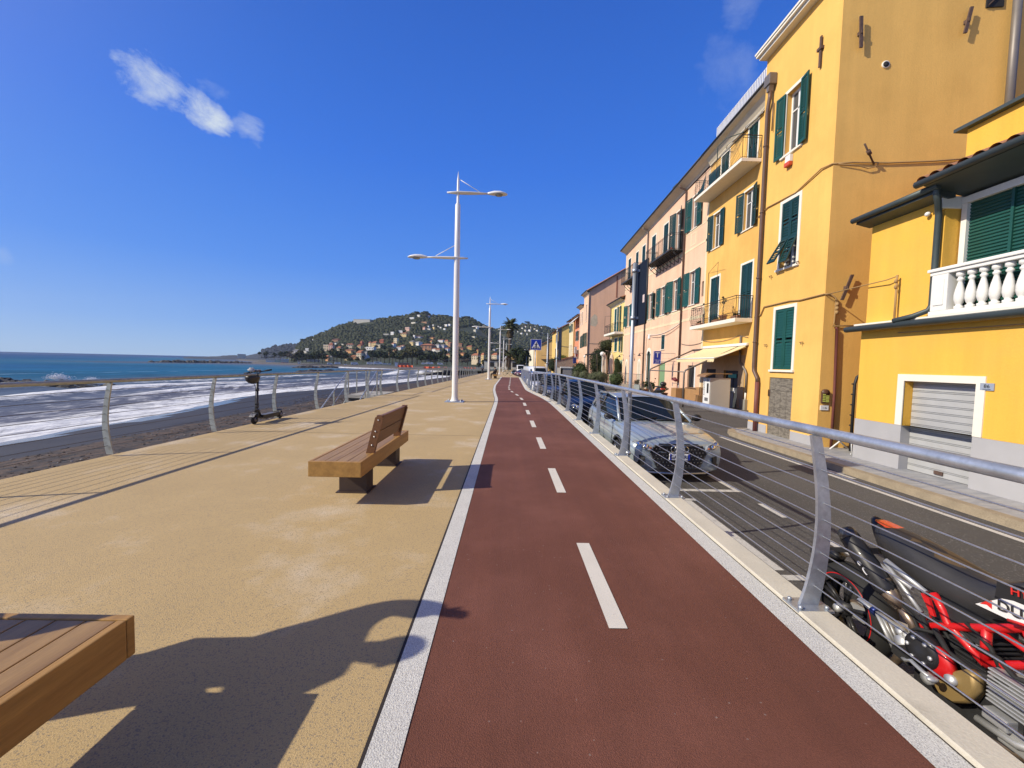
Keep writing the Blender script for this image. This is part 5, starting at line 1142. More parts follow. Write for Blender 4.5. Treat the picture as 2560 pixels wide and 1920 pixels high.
# ---------------------------------------------------------------- low garage house with balustrade terrace
G = thing('garage_house', 'low orange yellow house with a grey roller garage door and a white balustrade above', 'house', (X, 6, -.4))
ops = [(6.60, 7.82, -.38, 1.39)]
y0g, y1g = -5, 8.87
mb = wall_x(MB(), X, y0g, y1g, .5, 2.52, [(6.60, 7.82, .5, 1.39)], .22); mb.quad((X, y1g, .5), (X + 6, y1g, .5), (X + 6, y1g, 2.52), (X, y1g, 2.52)); mb.quad((X, y0g, .5), (X, y0g, 2.52), (X + 6, y0g, 2.52), (X + 6, y0g, .5)); mb.quad((X - .0, y0g, 2.52), (X, y1g, 2.52), (X + 6, y1g, 2.52), (X + 6, y0g, 2.52))
obj('wall', mb, M_org, G)
mb = wall_x(MB(), X - .012, y0g, y1g + .01, -.45, .5, [(6.60, 7.82, -.45, .5)], .235); mb.quad((X - .012, y1g + .01, -.45), (X + 6, y1g + .01, -.45), (X + 6, y1g + .01, .5), (X - .012, y1g + .01, .5)); obj('plinth', mb, M_plinth, G)
mb = MB()
for a, b, c, d in ((6.47, 6.6, .505, 1.52), (7.82, 7.95, .505, 1.52), (6.6, 7.82, 1.39, 1.52)): mb.box((X - .02, a, c), (X + .012, b, d))
obj('door_surround', mb, M_trim, G)
prof = []; z = -.37
while z < 1.39:
    prof += [(X + .17, z), (X + .17, z + .092), (X + .185, z + .096), (X + .185, z + .103), (X + .17, z + .107), (X + .17, z + .118), (X + .185, z + .122), (X + .185, z + .128)]; z += .132
mb = MB().loft([[(x, y, z) for x, z in prof] for y in (6.605, 7.815)], closed=False, cap=False, smooth=False); rs = obj('roller_door', mb, M_roller, G); obj('lock', MB().bbox((X + .14, 7.15, -.33), (X + .17, 7.3, -.26), .01), M_rust, rs)
s86 = obj('house_number', MB().bbox((X - .022, 6.35, 1.29), (X - .002, 6.54, 1.41), .003), mat('slate_blue_plate', (.30, .34, .42), rough=.4), G); obj('lettering', text_on('86', .085, (X - .024, 6.445, 1.36), (0, -1, 0), (0, 0, 1)), M_iron, s86); obj('small_lettering', MB().box((X - .0235, 6.39, 1.305), (X - .0225, 6.5, 1.313)), M_iron, s86)
# terrace edge and gutter
obj('terrace_slab', MB().box((X - .14, y0g, 2.525), (X + .6, y1g + .05, 2.60)).box((X - .08, y0g, 2.45), (X - .002, y1g + .02, 2.524)), M_trim, G)
gutter(G, [(X - .2, y0g, 2.52), (X - .2, 9.05, 2.49)], .065)
obj('wire', MB().tube(catenary((X - .03, y0g, 2.40), (X - .03, 8.0, 2.35), .05, 14), .012, 5), M_wire, G)
# upper room left of the loggia
mb = MB(); Xu = X + .06
mb.quad((Xu, 7.36, 2.6), (Xu, 8.84, 2.6), (Xu, 8.84, 4.74), (Xu, 7.36, 4.74)); mb.quad((Xu, 8.84, 2.6), (Xu + 5, 8.84, 2.6), (Xu + 5, 8.84, 5.6), (Xu, 8.84, 4.74)); mb.quad((Xu, 7.36, 2.6), (Xu, 7.36, 4.74), (Xu + .42, 7.36, 4.74), (Xu + .42, 7.36, 2.6)); mb.quad((Xu, 7.36, 4.74), (Xu, 8.84, 4.74), (Xu + 5, 8.84, 5.6), (Xu + 5, 7.36, 5.6))
mb.quad((X + .42, y0g, 4.72), (X + .42, 7.36, 4.72), (X + .42, 7.36, 5.05), (X + .42, y0g, 5.05)); mb.quad((X + .42, y0g, 2.6), (X + .42, 5.2, 2.6), (X + .42, 5.2, 4.73), (X + .42, y0g, 4.73))
obj('upper_wall', mb, M_org, G)
mb = MB().prism([(Xu - .30, 4.79), (Xu - .0, 4.72), (Xu + .1, 4.74), (Xu + .1, 4.92), (Xu - .28, 4.9)], 'y', 7.3, 8.92); obj('eave', mb, M_gut, G)
gutter(G, [(Xu - .33, 7.2, 4.9), (Xu - .33, 8.98, 4.88)], .06)
pipe(G, [(Xu - .30, 7.28, 5.0), (Xu - .28, 7.28, 4.78), (Xu - .22, 7.30, 4.66), (Xu - .12, 7.38, 4.56), (Xu - .07, 7.41, 4.45), (Xu - .07, 7.41, 2.82), (Xu - .1, 7.44, 2.72), (Xu - .22, 7.6, 2.63), (Xu - .3, 7.9, 2.57)], .05, M_gut)
# loggia: white frame, big roller shutters
mb = MB(); Xl = X + .36
for a, b in ((7.24, 7.33), (5.2, 5.3)): mb.box((Xl - .04, a, 2.6), (Xl + .05, b, 4.74))
mb.box((Xl - .06, 5.2, 4.62), (Xl + .05, 7.33, 4.74)); mb.bbox((Xl - .4, 7.335, 4.56), (Xl + .05, 7.47, 4.78), .02); lf = obj('loggia_frame', mb, M_balu, G)
mb = MB()
for k, (a, b) in enumerate(((6.62, 7.235), (5.96, 6.58), (5.3, 5.92))):
    prof = []; z = 2.62
    while z < 4.62: prof += [(Xl + .03, z), (Xl + .008, z + .02), (Xl + .012, z + .05)]; z += .058
    m2 = MB().loft([[(x, y, z) for x, z in prof] for y in (a, b)], closed=False, cap=False, smooth=False); obj('roller_shutter', m2, M_shut, G)
for y in (6.58, 5.92): mb.box((Xl - .02, y, 2.62), (Xl + .04, y + .04, 4.62))
obj('shutter_mullion', mb, M_shut, G)
# balustrade
mb = MB().bbox((X - .13, y0g, 2.602), (X + .08, 7.36, 2.68), .01); mb.bbox((X - .12, y0g, 3.33), (X + .07, 7.38, 3.39), .012); mb.bbox((X - .15, y0g, 3.392), (X + .10, 7.41, 3.45), .015)
mb.bbox((X - .12, 7.07, 2.682), (X + .07, 7.34, 3.328), .01); mb.bbox((X - .135, 7.12, 2.78), (X - .11, 7.29, 3.24), .006); bl = obj('balustrade', mb, M_balu, G)
prof = [(.062, 0), (.062, .05), (.04, .055), (.04, .08), (.055, .10), (.072, .17), (.072, .25), (.058, .34), (.036, .44), (.03, .48), (.048, .5), (.048, .525), (.034, .535), (.034, .56), (.06, .575), (.062, .645)]
y = 6.95
while y > 3.0: obj('baluster', MB().lathe(prof, (X - .025, y, 2.682), 14), M_balu, bl); y -= .172
# roof over the loggia
mb = tiles(MB(), X - .42, 5.03, X + 1.15, 5.62, y0g, 7.36); obj('roof', mb, M_tile, G)
mb = MB().prism([(X - .40, 4.93), (X + .45, 4.75), (X + .45, 4.9), (X - .40, 5.01)], 'y', y0g, 7.34); obj('eave_board', mb, M_gut, G); gutter(G, [(X - .46, y0g, 5.0), (X - .46, 7.42, 4.98)], .065)
mb = MB().quad((X + 1.12, y0g, 5.3), (X + 1.12, 8.05, 5.3), (X + 1.12, 8.05, 6.38), (X + 1.12, y0g, 6.38)); mb.quad((X + 1.12, 8.05, 4.6), (X + 5, 8.05, 4.6), (X + 5, 8.05, 6.38), (X + 1.12, 8.05, 6.38)); mb.quad((X + 1.12, y0g, 6.38), (X + 1.12, 8.05, 6.38), (X + 5, 8.05, 6.38), (X + 5, y0g, 6.38)); obj('attic_wall', mb, M_org, G)
obj('coping', MB().box((X + 1.0, y0g, 6.385), (X + 1.4, 8.2, 6.45)), M_gut, G)
pipe(G, [(X - .03, 8.1, 3.52), (X - .03, 8.1, 2.62)], .02, M_wire, 'conduit', 6); obj('wire', MB().tube([(X - .03, 8.08, 3.5), (X - .06, 8.3, 3.46), (X - .02, 8.9, 3.46), (X + .0, YC, 3.44)], .012, 5), M_wire, G)
obj('insulator', MB().ball((X - .05, 8.1, 3.4), (.03, .03, .045)).ball((X - .05, 8.1, 3.28), (.03, .03, .045)), M_wire, G); obj('camera_dome', MB().ball((Xu - .06, 7.62, 4.55), .045), M_wht, G)

# ---------------------------------------------------------------- yellow house with balconies
X = 12.2; zf = -.62
def topb(y): return 14.02 - (y - 18.5) * .0265
B = thing('balcony_house', 'warm yellow house with two long balconies and a cream shop awning', 'house', (X, 21.8, zf))
ops = [(20.38, 21.22, 8.75, 10.72), (23.50, 24.32, 8.68, 10.70), (23.32, 24.28, 4.15, 6.92), (20.18, 21.12, 4.15, 6.95), (20.32, 21.08, 11.85, 13.9), (22.9, 23.7, 11.85, 13.8), (20.95, 22.35, zf, 1.45), (23.2, 24.3, .95, 1.5)]
mb = wall_x(MB(), X, 17.5, 24.95, zf, topb, ops); block(mb, X, 17.5, 24.95, zf, topb, 9); obj('wall', mb, M_yel2, B)
window(B, X, *ops[0], 'open', sw=.46, sm=M_shut_d); window(B, X, *ops[1], 'open', sw=.46, sm=M_shut_d); window(B, X, *ops[2], 'closed', sm=M_shut_d, trim=.11); window(B, X, *ops[3], 'closed', sm=M_shut_d, trim=.11); window(B, X, *ops[4], 'closed', sm=M_shut_d); window(B, X, *ops[5], 'closed', sm=M_shut_d)
# stone coloured shop base
mb = wall_x(MB(), X - .02, 20.4, 24.9, zf, 2.25, [ops[6], ops[7]], .05); obj('shop_base', mb, mat('tan_stone_base', (.46, .33, .19), rough=.9, noise_amt=.15, noise_scale=2), B)
sd_ = obj('shop_door', MB().box((X + .16, 20.96, zf), (X + .22, 22.34, 1.44)), M_dark, B); obj('door_frame', MB().box((X + .1, 20.96, zf), (X + .158, 21.1, 1.44)).box((X + .1, 22.2, zf), (X + .158, 22.34, 1.44)).box((X + .1, 21.1, 1.3), (X + .158, 22.2, 1.44)).box((X + .1, 21.6, zf), (X + .158, 21.66, 1.3)), M_iron, sd_); obj('pane', MB().quad((X + .13, 21.1, zf), (X + .13, 22.2, zf), (X + .13, 22.2, 1.3), (X + .13, 21.1, 1.3)), M_pane, sd_)
obj('door_sign', MB().bbox((X + .06, 21.25, 1.05), (X + .098, 22.0, 1.26), .005), mat('teal_sign', (.03, .28, .25), rough=.4), sd_); obj('notice', MB().box((X + .118, 21.4, .25), (X + .124, 21.62, .5)), M_wht, sd_)
obj('small_window', MB().box((X + .05, 23.2, .95), (X + .1, 24.3, 1.5)), M_dark, B)
pipe(B, [(X - .07, 20.78, 3.25), (X - .07, 20.78, 2.0), (X - .07, 20.7, 1.85), (X - .07, 20.25, 1.5), (X - .07, 20.12, 1.3), (X - .07, 20.12, .35)], .055, M_pipe_g); pipe(B, [(X - .07, 20.12, .36), (X - .07, 20.12, -.1)], .045, M_wht)
obj('meter_box', MB().bbox((X - .14, 20.02, zf), (X - .002, 20.5, .0), .01), mat('grey_meter', (.30, .29, .26), rough=.6), B)
def eave(par, X, y0, y1, zt, drop=.55, out=.62, name='eave'):
    """coved eave with a dark gutter; zt(y) is the gutter height"""
    n = 6; rows = []
    for i in range(n + 1):
        y = y0 + (y1 - y0) * i / n; z = zt(y); rows.append([(X - .005, y, z - drop), (X - .08, y, z - drop + .02), (X - .1, y, z - drop + .1), (X - out * .55, y, z - .18), (X - out + .03, y, z - .1), (X - out, y, z - .02), (X + .4, y, z + .12)])
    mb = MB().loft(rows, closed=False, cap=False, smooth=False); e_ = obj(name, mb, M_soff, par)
    obj('moulding', MB().tube([(X - .03, y0, zt(y0) - drop + .0), (X - .03, y1, zt(y1) - drop + .0)], .03, 6), M_trim, e_)
    gutter(par, [(X - out, y0, zt(y0)), (X - out, y1, zt(y1))], .065, M_iron)
def gut(y): return 14.78 - (y - 18.8) * .052 if y < 28 else 14.30 - (y - 28) * .053
eave(B, X, 17.5, 24.95, gut, drop=.62)
mb = MB().tube([(X - .6, 17.5, gut(17.5) + .62), (X - .6, 23.25, gut(23.25) + .52)], .025, 6)
y = 17.6
while y < 23.25: mb.box((X - .62, y, gut(y) + .02), (X - .585, y + .055, gut(y) + .6)); y += .13
obj('roof_railing', mb, M_wht, B); obj('roof', MB().quad((X - .55, 17.5, gut(17.5) + .05), (X - .55, 24.95, gut(24.95) + .05), (X + 9, 24.95, 15.2), (X + 9, 17.5, 15.6)), M_tile, B)
def balcony(par, X0, X1, y0, y1, zs, th, h, m=M_trim, belly=.15):
    b = obj('balcony', MB().bbox((X0, y0, zs - th), (X1 - .003, y1, zs), .015), m, par)
    obj('balcony_railing', railing_belly(X0 + .06, X1 - .01, y0 + .05, y1 - .05, zs, h, belly=belly), M_iron, b); return b
bt = balcony(B, 11.2, X, 19.92, 24.92, 11.85, .17, 1.1); balcony(B, 11.3, X, 19.96, 24.92, 4.09, .2, 1.12, belly=.17)
obj('awning_frame', MB().tube([(11.26, 22.4, 12.95), (11.26, 22.4, 13.65), (11.5, 22.0, 13.9), (12.1, 21.4, 13.9)], .022, 6), M_shut_d, bt); obj('wind_screen', MB().box((11.32, 22.2, 11.95), (11.36, 23.4, 12.6)), M_shut_d, bt); obj('sun_sail', MB().add([(11.4, 24.1, 11.95), (11.4, 24.8, 11.95), (11.45, 24.0, 13.0)], [(0, 1, 2)]), M_shut_d, bt)
mb = MB().tube([(X - .12, 19.9, 14.0), (X - .12, 22.4, 13.95)], .05, 8)
for y in (20.2, 21.9): mb.tube([(X - .12, y, 13.95), (X - .42, y + .5, 13.78), (X - .2, y + 1.0, 13.85)], .025, 5)
obj('rolled_awning', mb, mat('grey_awning_arm', (.40, .39, .36), rough=.6), B)
aw = MB(); zt, zfr = 2.76, 2.07; rows = []
for i in range(13):
    y = 20.2 + 4.45 * i / 12; rows.append([(X - .02 - (1.70) * t_, y, zt + (zfr - zt) * t_ - .05 * math.sin(PI * t_)) for t_ in (0, .25, .5, .75, 1)])
aw.loft(rows, closed=False, cap=False); 
for i in range(24):
    y = 20.2 + 4.45 * i / 24; y2 = y + 4.45 / 24; aw.add([(X - 1.72, y, zfr), (X - 1.72, y2, zfr), (X - 1.73, y2, zfr - .16), (X - 1.73, (y + y2) / 2, zfr - .22), (X - 1.73, y, zfr - .16)], [(0, 1, 2, 3, 4)])
awn = obj('shop_awning', aw, mat('cream_canvas', (.78, .64, .36), rough=.9, noise_amt=.06), B); obj('front_bar', MB().tube([(X - 1.72, 20.15, zfr), (X - 1.72, 24.7, zfr)], .035, 7), M_wht, awn); obj('cassette', MB().bbox((X - .14, 20.15, zt - .02), (X - .003, 24.7, zt + .12), .03), M_wht, awn)
for y in (20.25, 24.6): obj('arm', MB().tube([(X - .1, y, zt - .1), (X - 1.7, y, zfr - .03)], .022, 6), M_wht, awn)
obj('wire', MB().tube(catenary((X - .04, 24.9, 3.25), (X - .04, 21.0, 3.3), .18, 12) + [(X - .04, 20.2, 3.15)], .014, 5), M_wire_g, B); obj('clothes_bracket', MB().tube([(X - .02, 24.6, 5.0), (X - .02, 24.62, 7.35), (X - .5, 22.6, 7.5)], .012, 5).tube([(X - .5, 22.6, 7.5), (X - .45, 22.75, 6.4), (X - .1, 22.9, 5.2)], .01, 5), M_rust, B)
for i, (y, s, c) in enumerate(((20.35, .16, 'a'), (21.55, .2, 'b'), (22.3, .13, 'c'), (24.2, .15, 'd'))):
    nm = {'a': 'long terracotta trough of plants on the lower balcony, nearest', 'b': 'terracotta pot with a tall bare plant on the lower balcony', 'c': 'small leafy flower box behind the balcony bars', 'd': 'terracotta trough at the far end of the lower balcony'}[c]
    t = thing('plant_pot', nm, 'plant pot', (11.55, y, 4.09), 'plants on the lower balcony of the yellow house'); 
    if c in 'acd': obj('pot', MB().bbox((11.46, y - .3, 4.095), (11.66, y + .3, 4.25), .02), M_tile, t)
    else: obj('pot', MB().lathe([(.13, .005), (.19, .26), (.21, .27), (.21, .32), (.17, .32)], (11.56, y, 4.09), 14), M_tile, t)
    if c == 'b': obj('plant', leafy(MB().tube([(11.56, y, 4.35), (11.54, y, 4.9), (11.56, y + .1, 5.4)], .012, 5).tube([(11.54, y, 4.8), (11.6, y - .15, 5.2)], .008, 4), (11.56, y, 5.15), (.22, .22, .28), 60, .05, clumps=4, seed=i), M_leaf_o, t)
    else: obj('plant', leafy(MB(), (11.56, y, 4.33), (.1, .28, .1), 90, .045, clumps=6, seed=i), M_leaf_o, t)

# ---------------------------------------------------------------- long pink house
zf = -.75
def topp(y): return 13.86 - (y - 25) * .03
P = thing('pink_house', 'long pale pink house with cream bands and an iron balcony', 'house', (X, 33.5, zf))
W2 = [(26.32, 27.2, 5.75, 7.95), (29.02, 29.88, 5.7, 7.92), (31.32, 32.28, 5.68, 7.87), (34.02, 34.98, 5.65, 7.80), (37.4, 38.3, 5.62, 7.75), (40.2, 41.05, 5.6, 7.7)]
W3o = [(26.5, 27.28, 10.8, 12.92), (29.05, 29.84, 10.0, 12.85)]; W3c = [(31.25, 32.15, 9.95, 12.72), (33.85, 34.75, 9.92, 12.62), (36.35, 37.2, 10.35, 12.52), (38.25, 39.02, 10.3, 12.45), (40.55, 41.4, 10.25, 12.42)]
GR = [(31.07, 31.73, 2.95, 4.07), (30.8, 32.1, zf, 1.9), (34.02, 34.85, zf, 2.9), (25.75, 26.9, .15, 1.7), (25.02, 25.45, 6.05, 7.0)]
mb = wall_x(MB(), X, 24.95, 42.28, zf, topp, W2 + W3o + W3c + GR); block(mb, X, 24.95, 42.28, zf, topp, 9); obj('wall', mb, M_pink, P)
for o_ in W2: window(P, X, *o_, 'open', sw=.68, trim=.07)
window(P, X, *W3o[0], 'open', sw=.72, trim=.07); window(P, X, *W3o[1], 'open', sw=.66, trim=.07, sm=M_shut_d)
for o_ in W3c: window(P, X, *o_, 'closed', sm=M_shut_d, trim=.1)
window(P, X, *GR[0], 'closed', sm=M_shut_d, trim=.03); obj('green_roller', MB().box((X + .1, 30.82, zf), (X + .15, 32.08, 1.88)), mat('pale_green_roller', (.20, .33, .17), rough=.7, noise_amt=.1), P)
ad = MB().prism([(34.03, zf), (34.84, zf), (34.84, 2.55), (34.72, 2.78), (34.44, 2.89), (34.15, 2.78), (34.03, 2.55)], 'x', X + .08, X + .12); obj('arched_door', ad, M_shut_d, P)
mb = MB()
for a, b in ((33.86, 34.02), (34.85, 35.0)): mb.box((X - .03, a, zf), (X + .01, b, 2.6))
mb.prism([(33.86, 2.55), (33.95, 2.9), (34.2, 3.12), (34.44, 3.18), (34.7, 3.12), (34.92, 2.9), (35.0, 2.55), (34.85, 2.55), (34.72, 2.8), (34.44, 2.92), (34.15, 2.8), (34.02, 2.55)], 'x', X - .03, X + .01); obj('door_surround', mb, M_trim, P)
obj('shop_window', MB().box((X + .1, 25.76, .16), (X + .16, 26.89, 1.69)), M_dark, P); obj('curtain', MB().box((X + .085, 25.95, .2), (X + .098, 26.12, 1.6)), M_wht, P)
obj('small_window', MB().box((X + .1, 25.03, 6.06), (X + .14, 25.44, 6.99)), M_pane, P)
mb = MB()
for (a, b, c, d) in ((24.96, 42.27, 4.72, 4.9), (24.96, 42.27, 5.48, 5.58), (24.96, 42.27, 9.42, 9.56), (24.96, 28.1, 10.62, 10.7), (24.955, 25.16, zf, 13.7), (42.1, 42.27, zf, 13.2)): mb.box((X - .014, a, c), (X + .005, b, d))
for y in (26.75, 29.45, 31.8, 34.5, 37.85, 40.6):
    for k in (-.36, .30): mb.box((X - .012, y + k, 4.92), (X + .005, y + k + .06, 5.46))
    mb.box((X - .012, y - .30, 5.40), (X + .005, y + .30, 5.46)); mb.box((X - .012, y - .30, 4.92), (X + .005, y + .30, 4.98))
for k in (-.36, .30): mb.box((X - .012, 26.9 + k, 9.7), (X + .005, 26.9 + k + .06, 10.5))
mb.box((X - .012, 26.6, 9.7), (X + .005, 27.2, 9.76)); mb.box((X - .012, 26.6, 10.44), (X + .005, 27.2, 10.5)); obj('painted_band', mb, M_cream, P)
for y in (36.9, 40.8):
    mb = MB().prism([(y - .42, zf), (y + .42, zf), (y + .42, 1.75), (y + .3, 2.1), (y, 2.3), (y - .3, 2.1), (y - .42, 1.75)], 'x', X - .02, X + .005); ob = obj('arched_niche', mb, M_trim, P); obj('niche_panel', MB().prism([(y - .3, zf + .2), (y + .3, zf + .2), (y + .3, 1.7), (y + .2, 1.95), (y, 2.1), (y - .2, 1.95), (y - .3, 1.7)], 'x', X - .026, X - .021), M_soff, ob)
for y in (35.6, 38.2, 41.9, 43.2):
    if y > 42.2: continue
    mb = MB().tube([(X, y, 2.7), (X - .3, y, 2.75), (X - .45, y, 2.68)], .02, 5); mb.lathe([(.04, .1), (.06, 0), (.16, -.12), (.15, -.13)], (X - .45, y, 2.62), 10); obj('wall_lamp', mb, M_iron, P)
eave(P, X, 24.95, 42.3, gut, drop=.42)
obj('roof', MB().quad((X - .55, 24.95, gut(24.95) + .05), (X - .55, 42.3, gut(42.3) + .05), (X + 9, 42.3, 15.6), (X + 9, 24.95, 15.6)), M_tile, P)
for (yy, zz, hh) in ((30.2, 14.25, .75), (34.3, 13.95, .55)):
    ob = obj('chimney', MB().bbox((X + .1, yy, zz - .3), (X + .7, yy + .55, zz + hh), .03), M_soff, P); obj('chimney_cap', MB().bbox((X - .0, yy - .1, zz + hh + .002), (X + .8, yy + .65, zz + hh + .12), .02), M_gut, ob)
for yy, zt in ((28.15, 13.75), (35.6, 13.4)):
    pipe(P, [(X - .55, yy, zt + .35), (X - .5, yy, zt + .2), (X - .18, yy, zt + .08), (X - .09, yy, zt - .1), (X - .09, yy, zf + 1.0)], .06, M_pipe_g if yy > 30 else M_pipe); pipe(P, [(X - .09, yy, zf + 1.0), (X - .09, yy, zf)], .065, M_pipe_r)
def iron_balcony(y0, y1, zs, rows=6):
    b = obj('balcony', MB().box((11.2, y0, zs - .07), (X - .003, y1, zs - .02)), M_gut, P)
    mb = MB(); n = rows
    for i in range(n):
        x = 11.22 + (X - 11.25) * i / (n - 1); mb.box((x - .04, y0 + .01, zs - .14), (x + .04, y1 - .01, zs - .072))
    obj('joist', mb, M_iron, b)
    k = int((y1 - y0) / .62)
    for i in range(k + 1):
        y = y0 + .05 + (y1 - y0 - .1) * i / k; obj('bracket', MB().tube([(X - .02, y, zs - .75), (X - .25, y, zs - .62), (X - .55, y, zs - .35), (X - .7, y, zs - .15)], .028, 5).tube([(X - .02, y, zs - .75), (X - .02, y, zs - .12)], .02, 5), M_iron, b)
    r_ = MB(); h = 1.12
    for (p, q) in (((11.23, y0), (11.23, y1)), ((11.23, y0), (X, y0)), ((11.23, y1), (X, y1))):
        for z in (h, h - .1, .05): r_.tube([(p[0], p[1], zs + z), (q[0], q[1], zs + z)], .016, 5)
        L = math.hypot(q[0] - p[0], q[1] - p[1]); n = max(2, int(L / .14))
        for i in range(n + 1):
            x = p[0] + (q[0] - p[0]) * i / n; y = p[1] + (q[1] - p[1]) * i / n; r_.tube([(x, y, zs - .02), (x, y, zs + h)], .018 if i % 5 == 0 else .008, 4)
    obj('balcony_railing', r_, M_iron, b)
iron_balcony(28.4, 33.3, 9.85); iron_balcony(36.2, 40.35, 9.75)
for y, s in ((30.0, .18), (29.2, .2)):
    t = thing('plant_pot', f"terracotta flower {'trough' if y > 29.5 else 'bowl'} on the iron balcony of the pink house", 'plant pot', (11.6, y, 9.83)); obj('pot', MB().bbox((11.5, y - .35, 9.832), (11.7, y + .35, 10.0), .02), M_tile, t); obj('plant', leafy(MB(), (11.6, y, 10.08), (.1, .33, .12), 90, .05, clumps=5, seed=3), mat('red_petals', (.4, .05, .04), rough=.8), t)
obj('wire', MB().tube(catenary((X - .04, 28.1, 4.75), (X - .05, 34.8, 4.35), .35, 14), .02, 5), M_wht, P); obj('wire', MB().tube(catenary((X - .04, 28.1, 4.6), (X - .05, 34.9, 4.3), .5, 14) + [(X - .04, 35.1, 4.0), (X - .04, 35.2, 1.2)], .014, 5), M_wire_g, P); obj('wire', MB().tube(catenary((X - .04, 25.0, 3.15), (X - .04, 28.0, 3.2), .12, 8), .016, 5), M_wire_g, P)
obj('junction_box', MB().bbox((X - .1, 34.2, 3.95), (X - .003, 34.6, 4.3), .01), M_wht, P)
for z in (2.2, 2.0): obj('clothes_line', MB().tube([(X - .3, 28.3, z), (X - .3, 31.9, z - .05)], .006, 4), M_wire_g, P)

# ---------------------------------------------------------------- small yellow house, gable house and the ones farther on
S = thing('small_yellow_house', 'small pale yellow house with one balcony between the pink houses', 'house', (X, 45, -.8))
ops = [(43.75, 44.3, 5.2, 8.05), (45.2, 46.1, 5.2, 8.0), (44.6, 45.7, 3.2, 4.65), (42.75, 43.3, 3.1, 4.65), (46.9, 47.4, 3.2, 4.65)]
mb = wall_x(MB(), X, 42.29, 47.65, 2.2, 8.4, ops[:2] + ops[2:]); block(mb, X, 42.29, 47.65, 2.2, 8.4, 6); obj('wall', mb, M_pyel, S); mb = MB().box((X, 42.29, -1), (X + 6, 47.65, 2.199)); obj('lower_wall', mb, M_mint, S)
window(S, X, *ops[0], 'open', sw=.4, trim=.12, far=True); window(S, X, *ops[1], 'closed', trim=.14, far=True); window(S, X, *ops[2], 'closed', trim=.1, far=True); window(S, X, *ops[3], 'open', trim=.06, sw=.3, far=True); window(S, X, *ops[4], 'closed', sm=M_shut_d, far=True)
eave(S, X, 42.1, 47.9, lambda y: 8.72, drop=.4, out=.5); mb = tiles(MB(), X - .45, 8.75, X + 3, 10.0, 42.1, 47.9, .3, .1); obj('roof', mb, M_tile, S)
b = obj('balcony', MB().bbox((11.25, 42.35, 4.95), (X - .003, 47.0, 5.18), .02), M_trim, S); obj('balcony_railing', railing_belly(11.31, X - .01, 42.4, 46.95, 5.18, .95, pitch=.16, belly=.1), M_iron, b)
pipe(S, [(X - .4, 47.6, 8.65), (X - .08, 47.55, 8.3), (X - .08, 47.5, 2.5)], .05, M_pipe_g); obj('awning_frame', MB().tube([(11.3, 46.9, 5.2), (11.3, 46.9, 7.3), (X - .1, 46.9, 7.35)], .02, 5), M_iron, S)

K = thing('gable_house', 'dusty pink house turning a blank gable wall to the camera', 'house', (X, 61, -1))
yg = 60.85; ridge_x, ridge_z = 19.0, 16.9
mb = MB().add([(X, yg, -1.5), (26, yg, -1.5), (26, yg, 12.8), (ridge_x, yg, ridge_z), (X, yg, 12.75)], [(0, 1, 2, 3, 4)]); obj('gable_wall', mb, M_pinkd, K)
wins = [(61.9 + k * 1.15, 62.5 + k * 1.15, 4.5, 6.6) for k in range(3)]
mb = wall_x(MB(), X, yg, 65.0, -1.5, 12.5, wins + [(62.4, 63.2, 8.4, 11)]); mb.quad((X, 65, -1.5), (22, 65, -1.5), (22, 65, 12.5), (X, 65, 12.5)); obj('wall', mb, M_pink, K)
mb2 = wall_x(MB(), X, 65.0, 68.6, -1.5, 11.2, [(65.4, 66.0, 4.4, 6.4), (66.3, 66.8, 4.4, 6.3), (65.6, 66.3, 8.3, 10.3), (67, 67.6, 8.2, 10.2)]); mb2.quad((X, 68.6, -1.5), (22, 68.6, -1.5), (22, 68.6, 11.2), (X, 68.6, 11.2)); mb2.quad((X, 65, 11.2), (X, 68.6, 11.2), (22, 68.6, 11.2), (22, 65, 11.2)); obj('annexe_wall', mb2, M_pink, K)
for o_ in wins: window(K, X, *o_, 'open', trim=0, sw=.3, far=True)
for o_ in ((65.4, 66.0, 4.4, 6.4), (66.3, 66.8, 4.4, 6.3)): window(K, X, *o_, 'open', trim=0, sw=.2, far=True)
for o_ in ((62.4, 63.2, 8.4, 11), (65.6, 66.3, 8.3, 10.3), (67, 67.6, 8.2, 10.2)): window(K, X, *o_, 'bare', trim=.1, far=True)
mb = tiles(MB(), X - .5, 12.72, ridge_x, ridge_z + .1, yg - .25, 65, .3, .12); obj('roof', mb, M_tile, K)
eave(K, X, yg - .2, 65, lambda y: 12.78, drop=.45, out=.55); eave(K, X, 65.0, 68.8, lambda y: 11.35, drop=.4, out=.55)
pipe(K, [(X - .5, yg - .1, 12.75), (X - .1, yg - .1, 12.3), (X - .06, yg - .08, 11.5), (X - .06, yg - .08, -1)], .06, M_pipe_g)
obj('gable_strip', MB().box((15.95, yg - .03, 11.7), (16.15, yg - .002, 14.9)), plaster('brick_red_strip', (.30, .13, .08)), K)
obj('wire', MB().tube(catenary((X + .1, yg - .05, 4.9), (X + 4, yg - .05, 5.4), .25, 10), .025, 5), M_wire_g, K); mb = MB().add([(12.45, yg - .006, 7.6), (13.2, yg - .006, 7.4), (13.5, yg - .006, 7.9), (13.4, yg - .006, 9.0), (13.0, yg - .006, 9.3), (12.5, yg - .006, 8.7)], [(0, 1, 2, 3, 4, 5)]); obj('bare_patch', mb, mat('bare_render', (.44, .37, .27), rough=.95, noise_amt=.2), K)

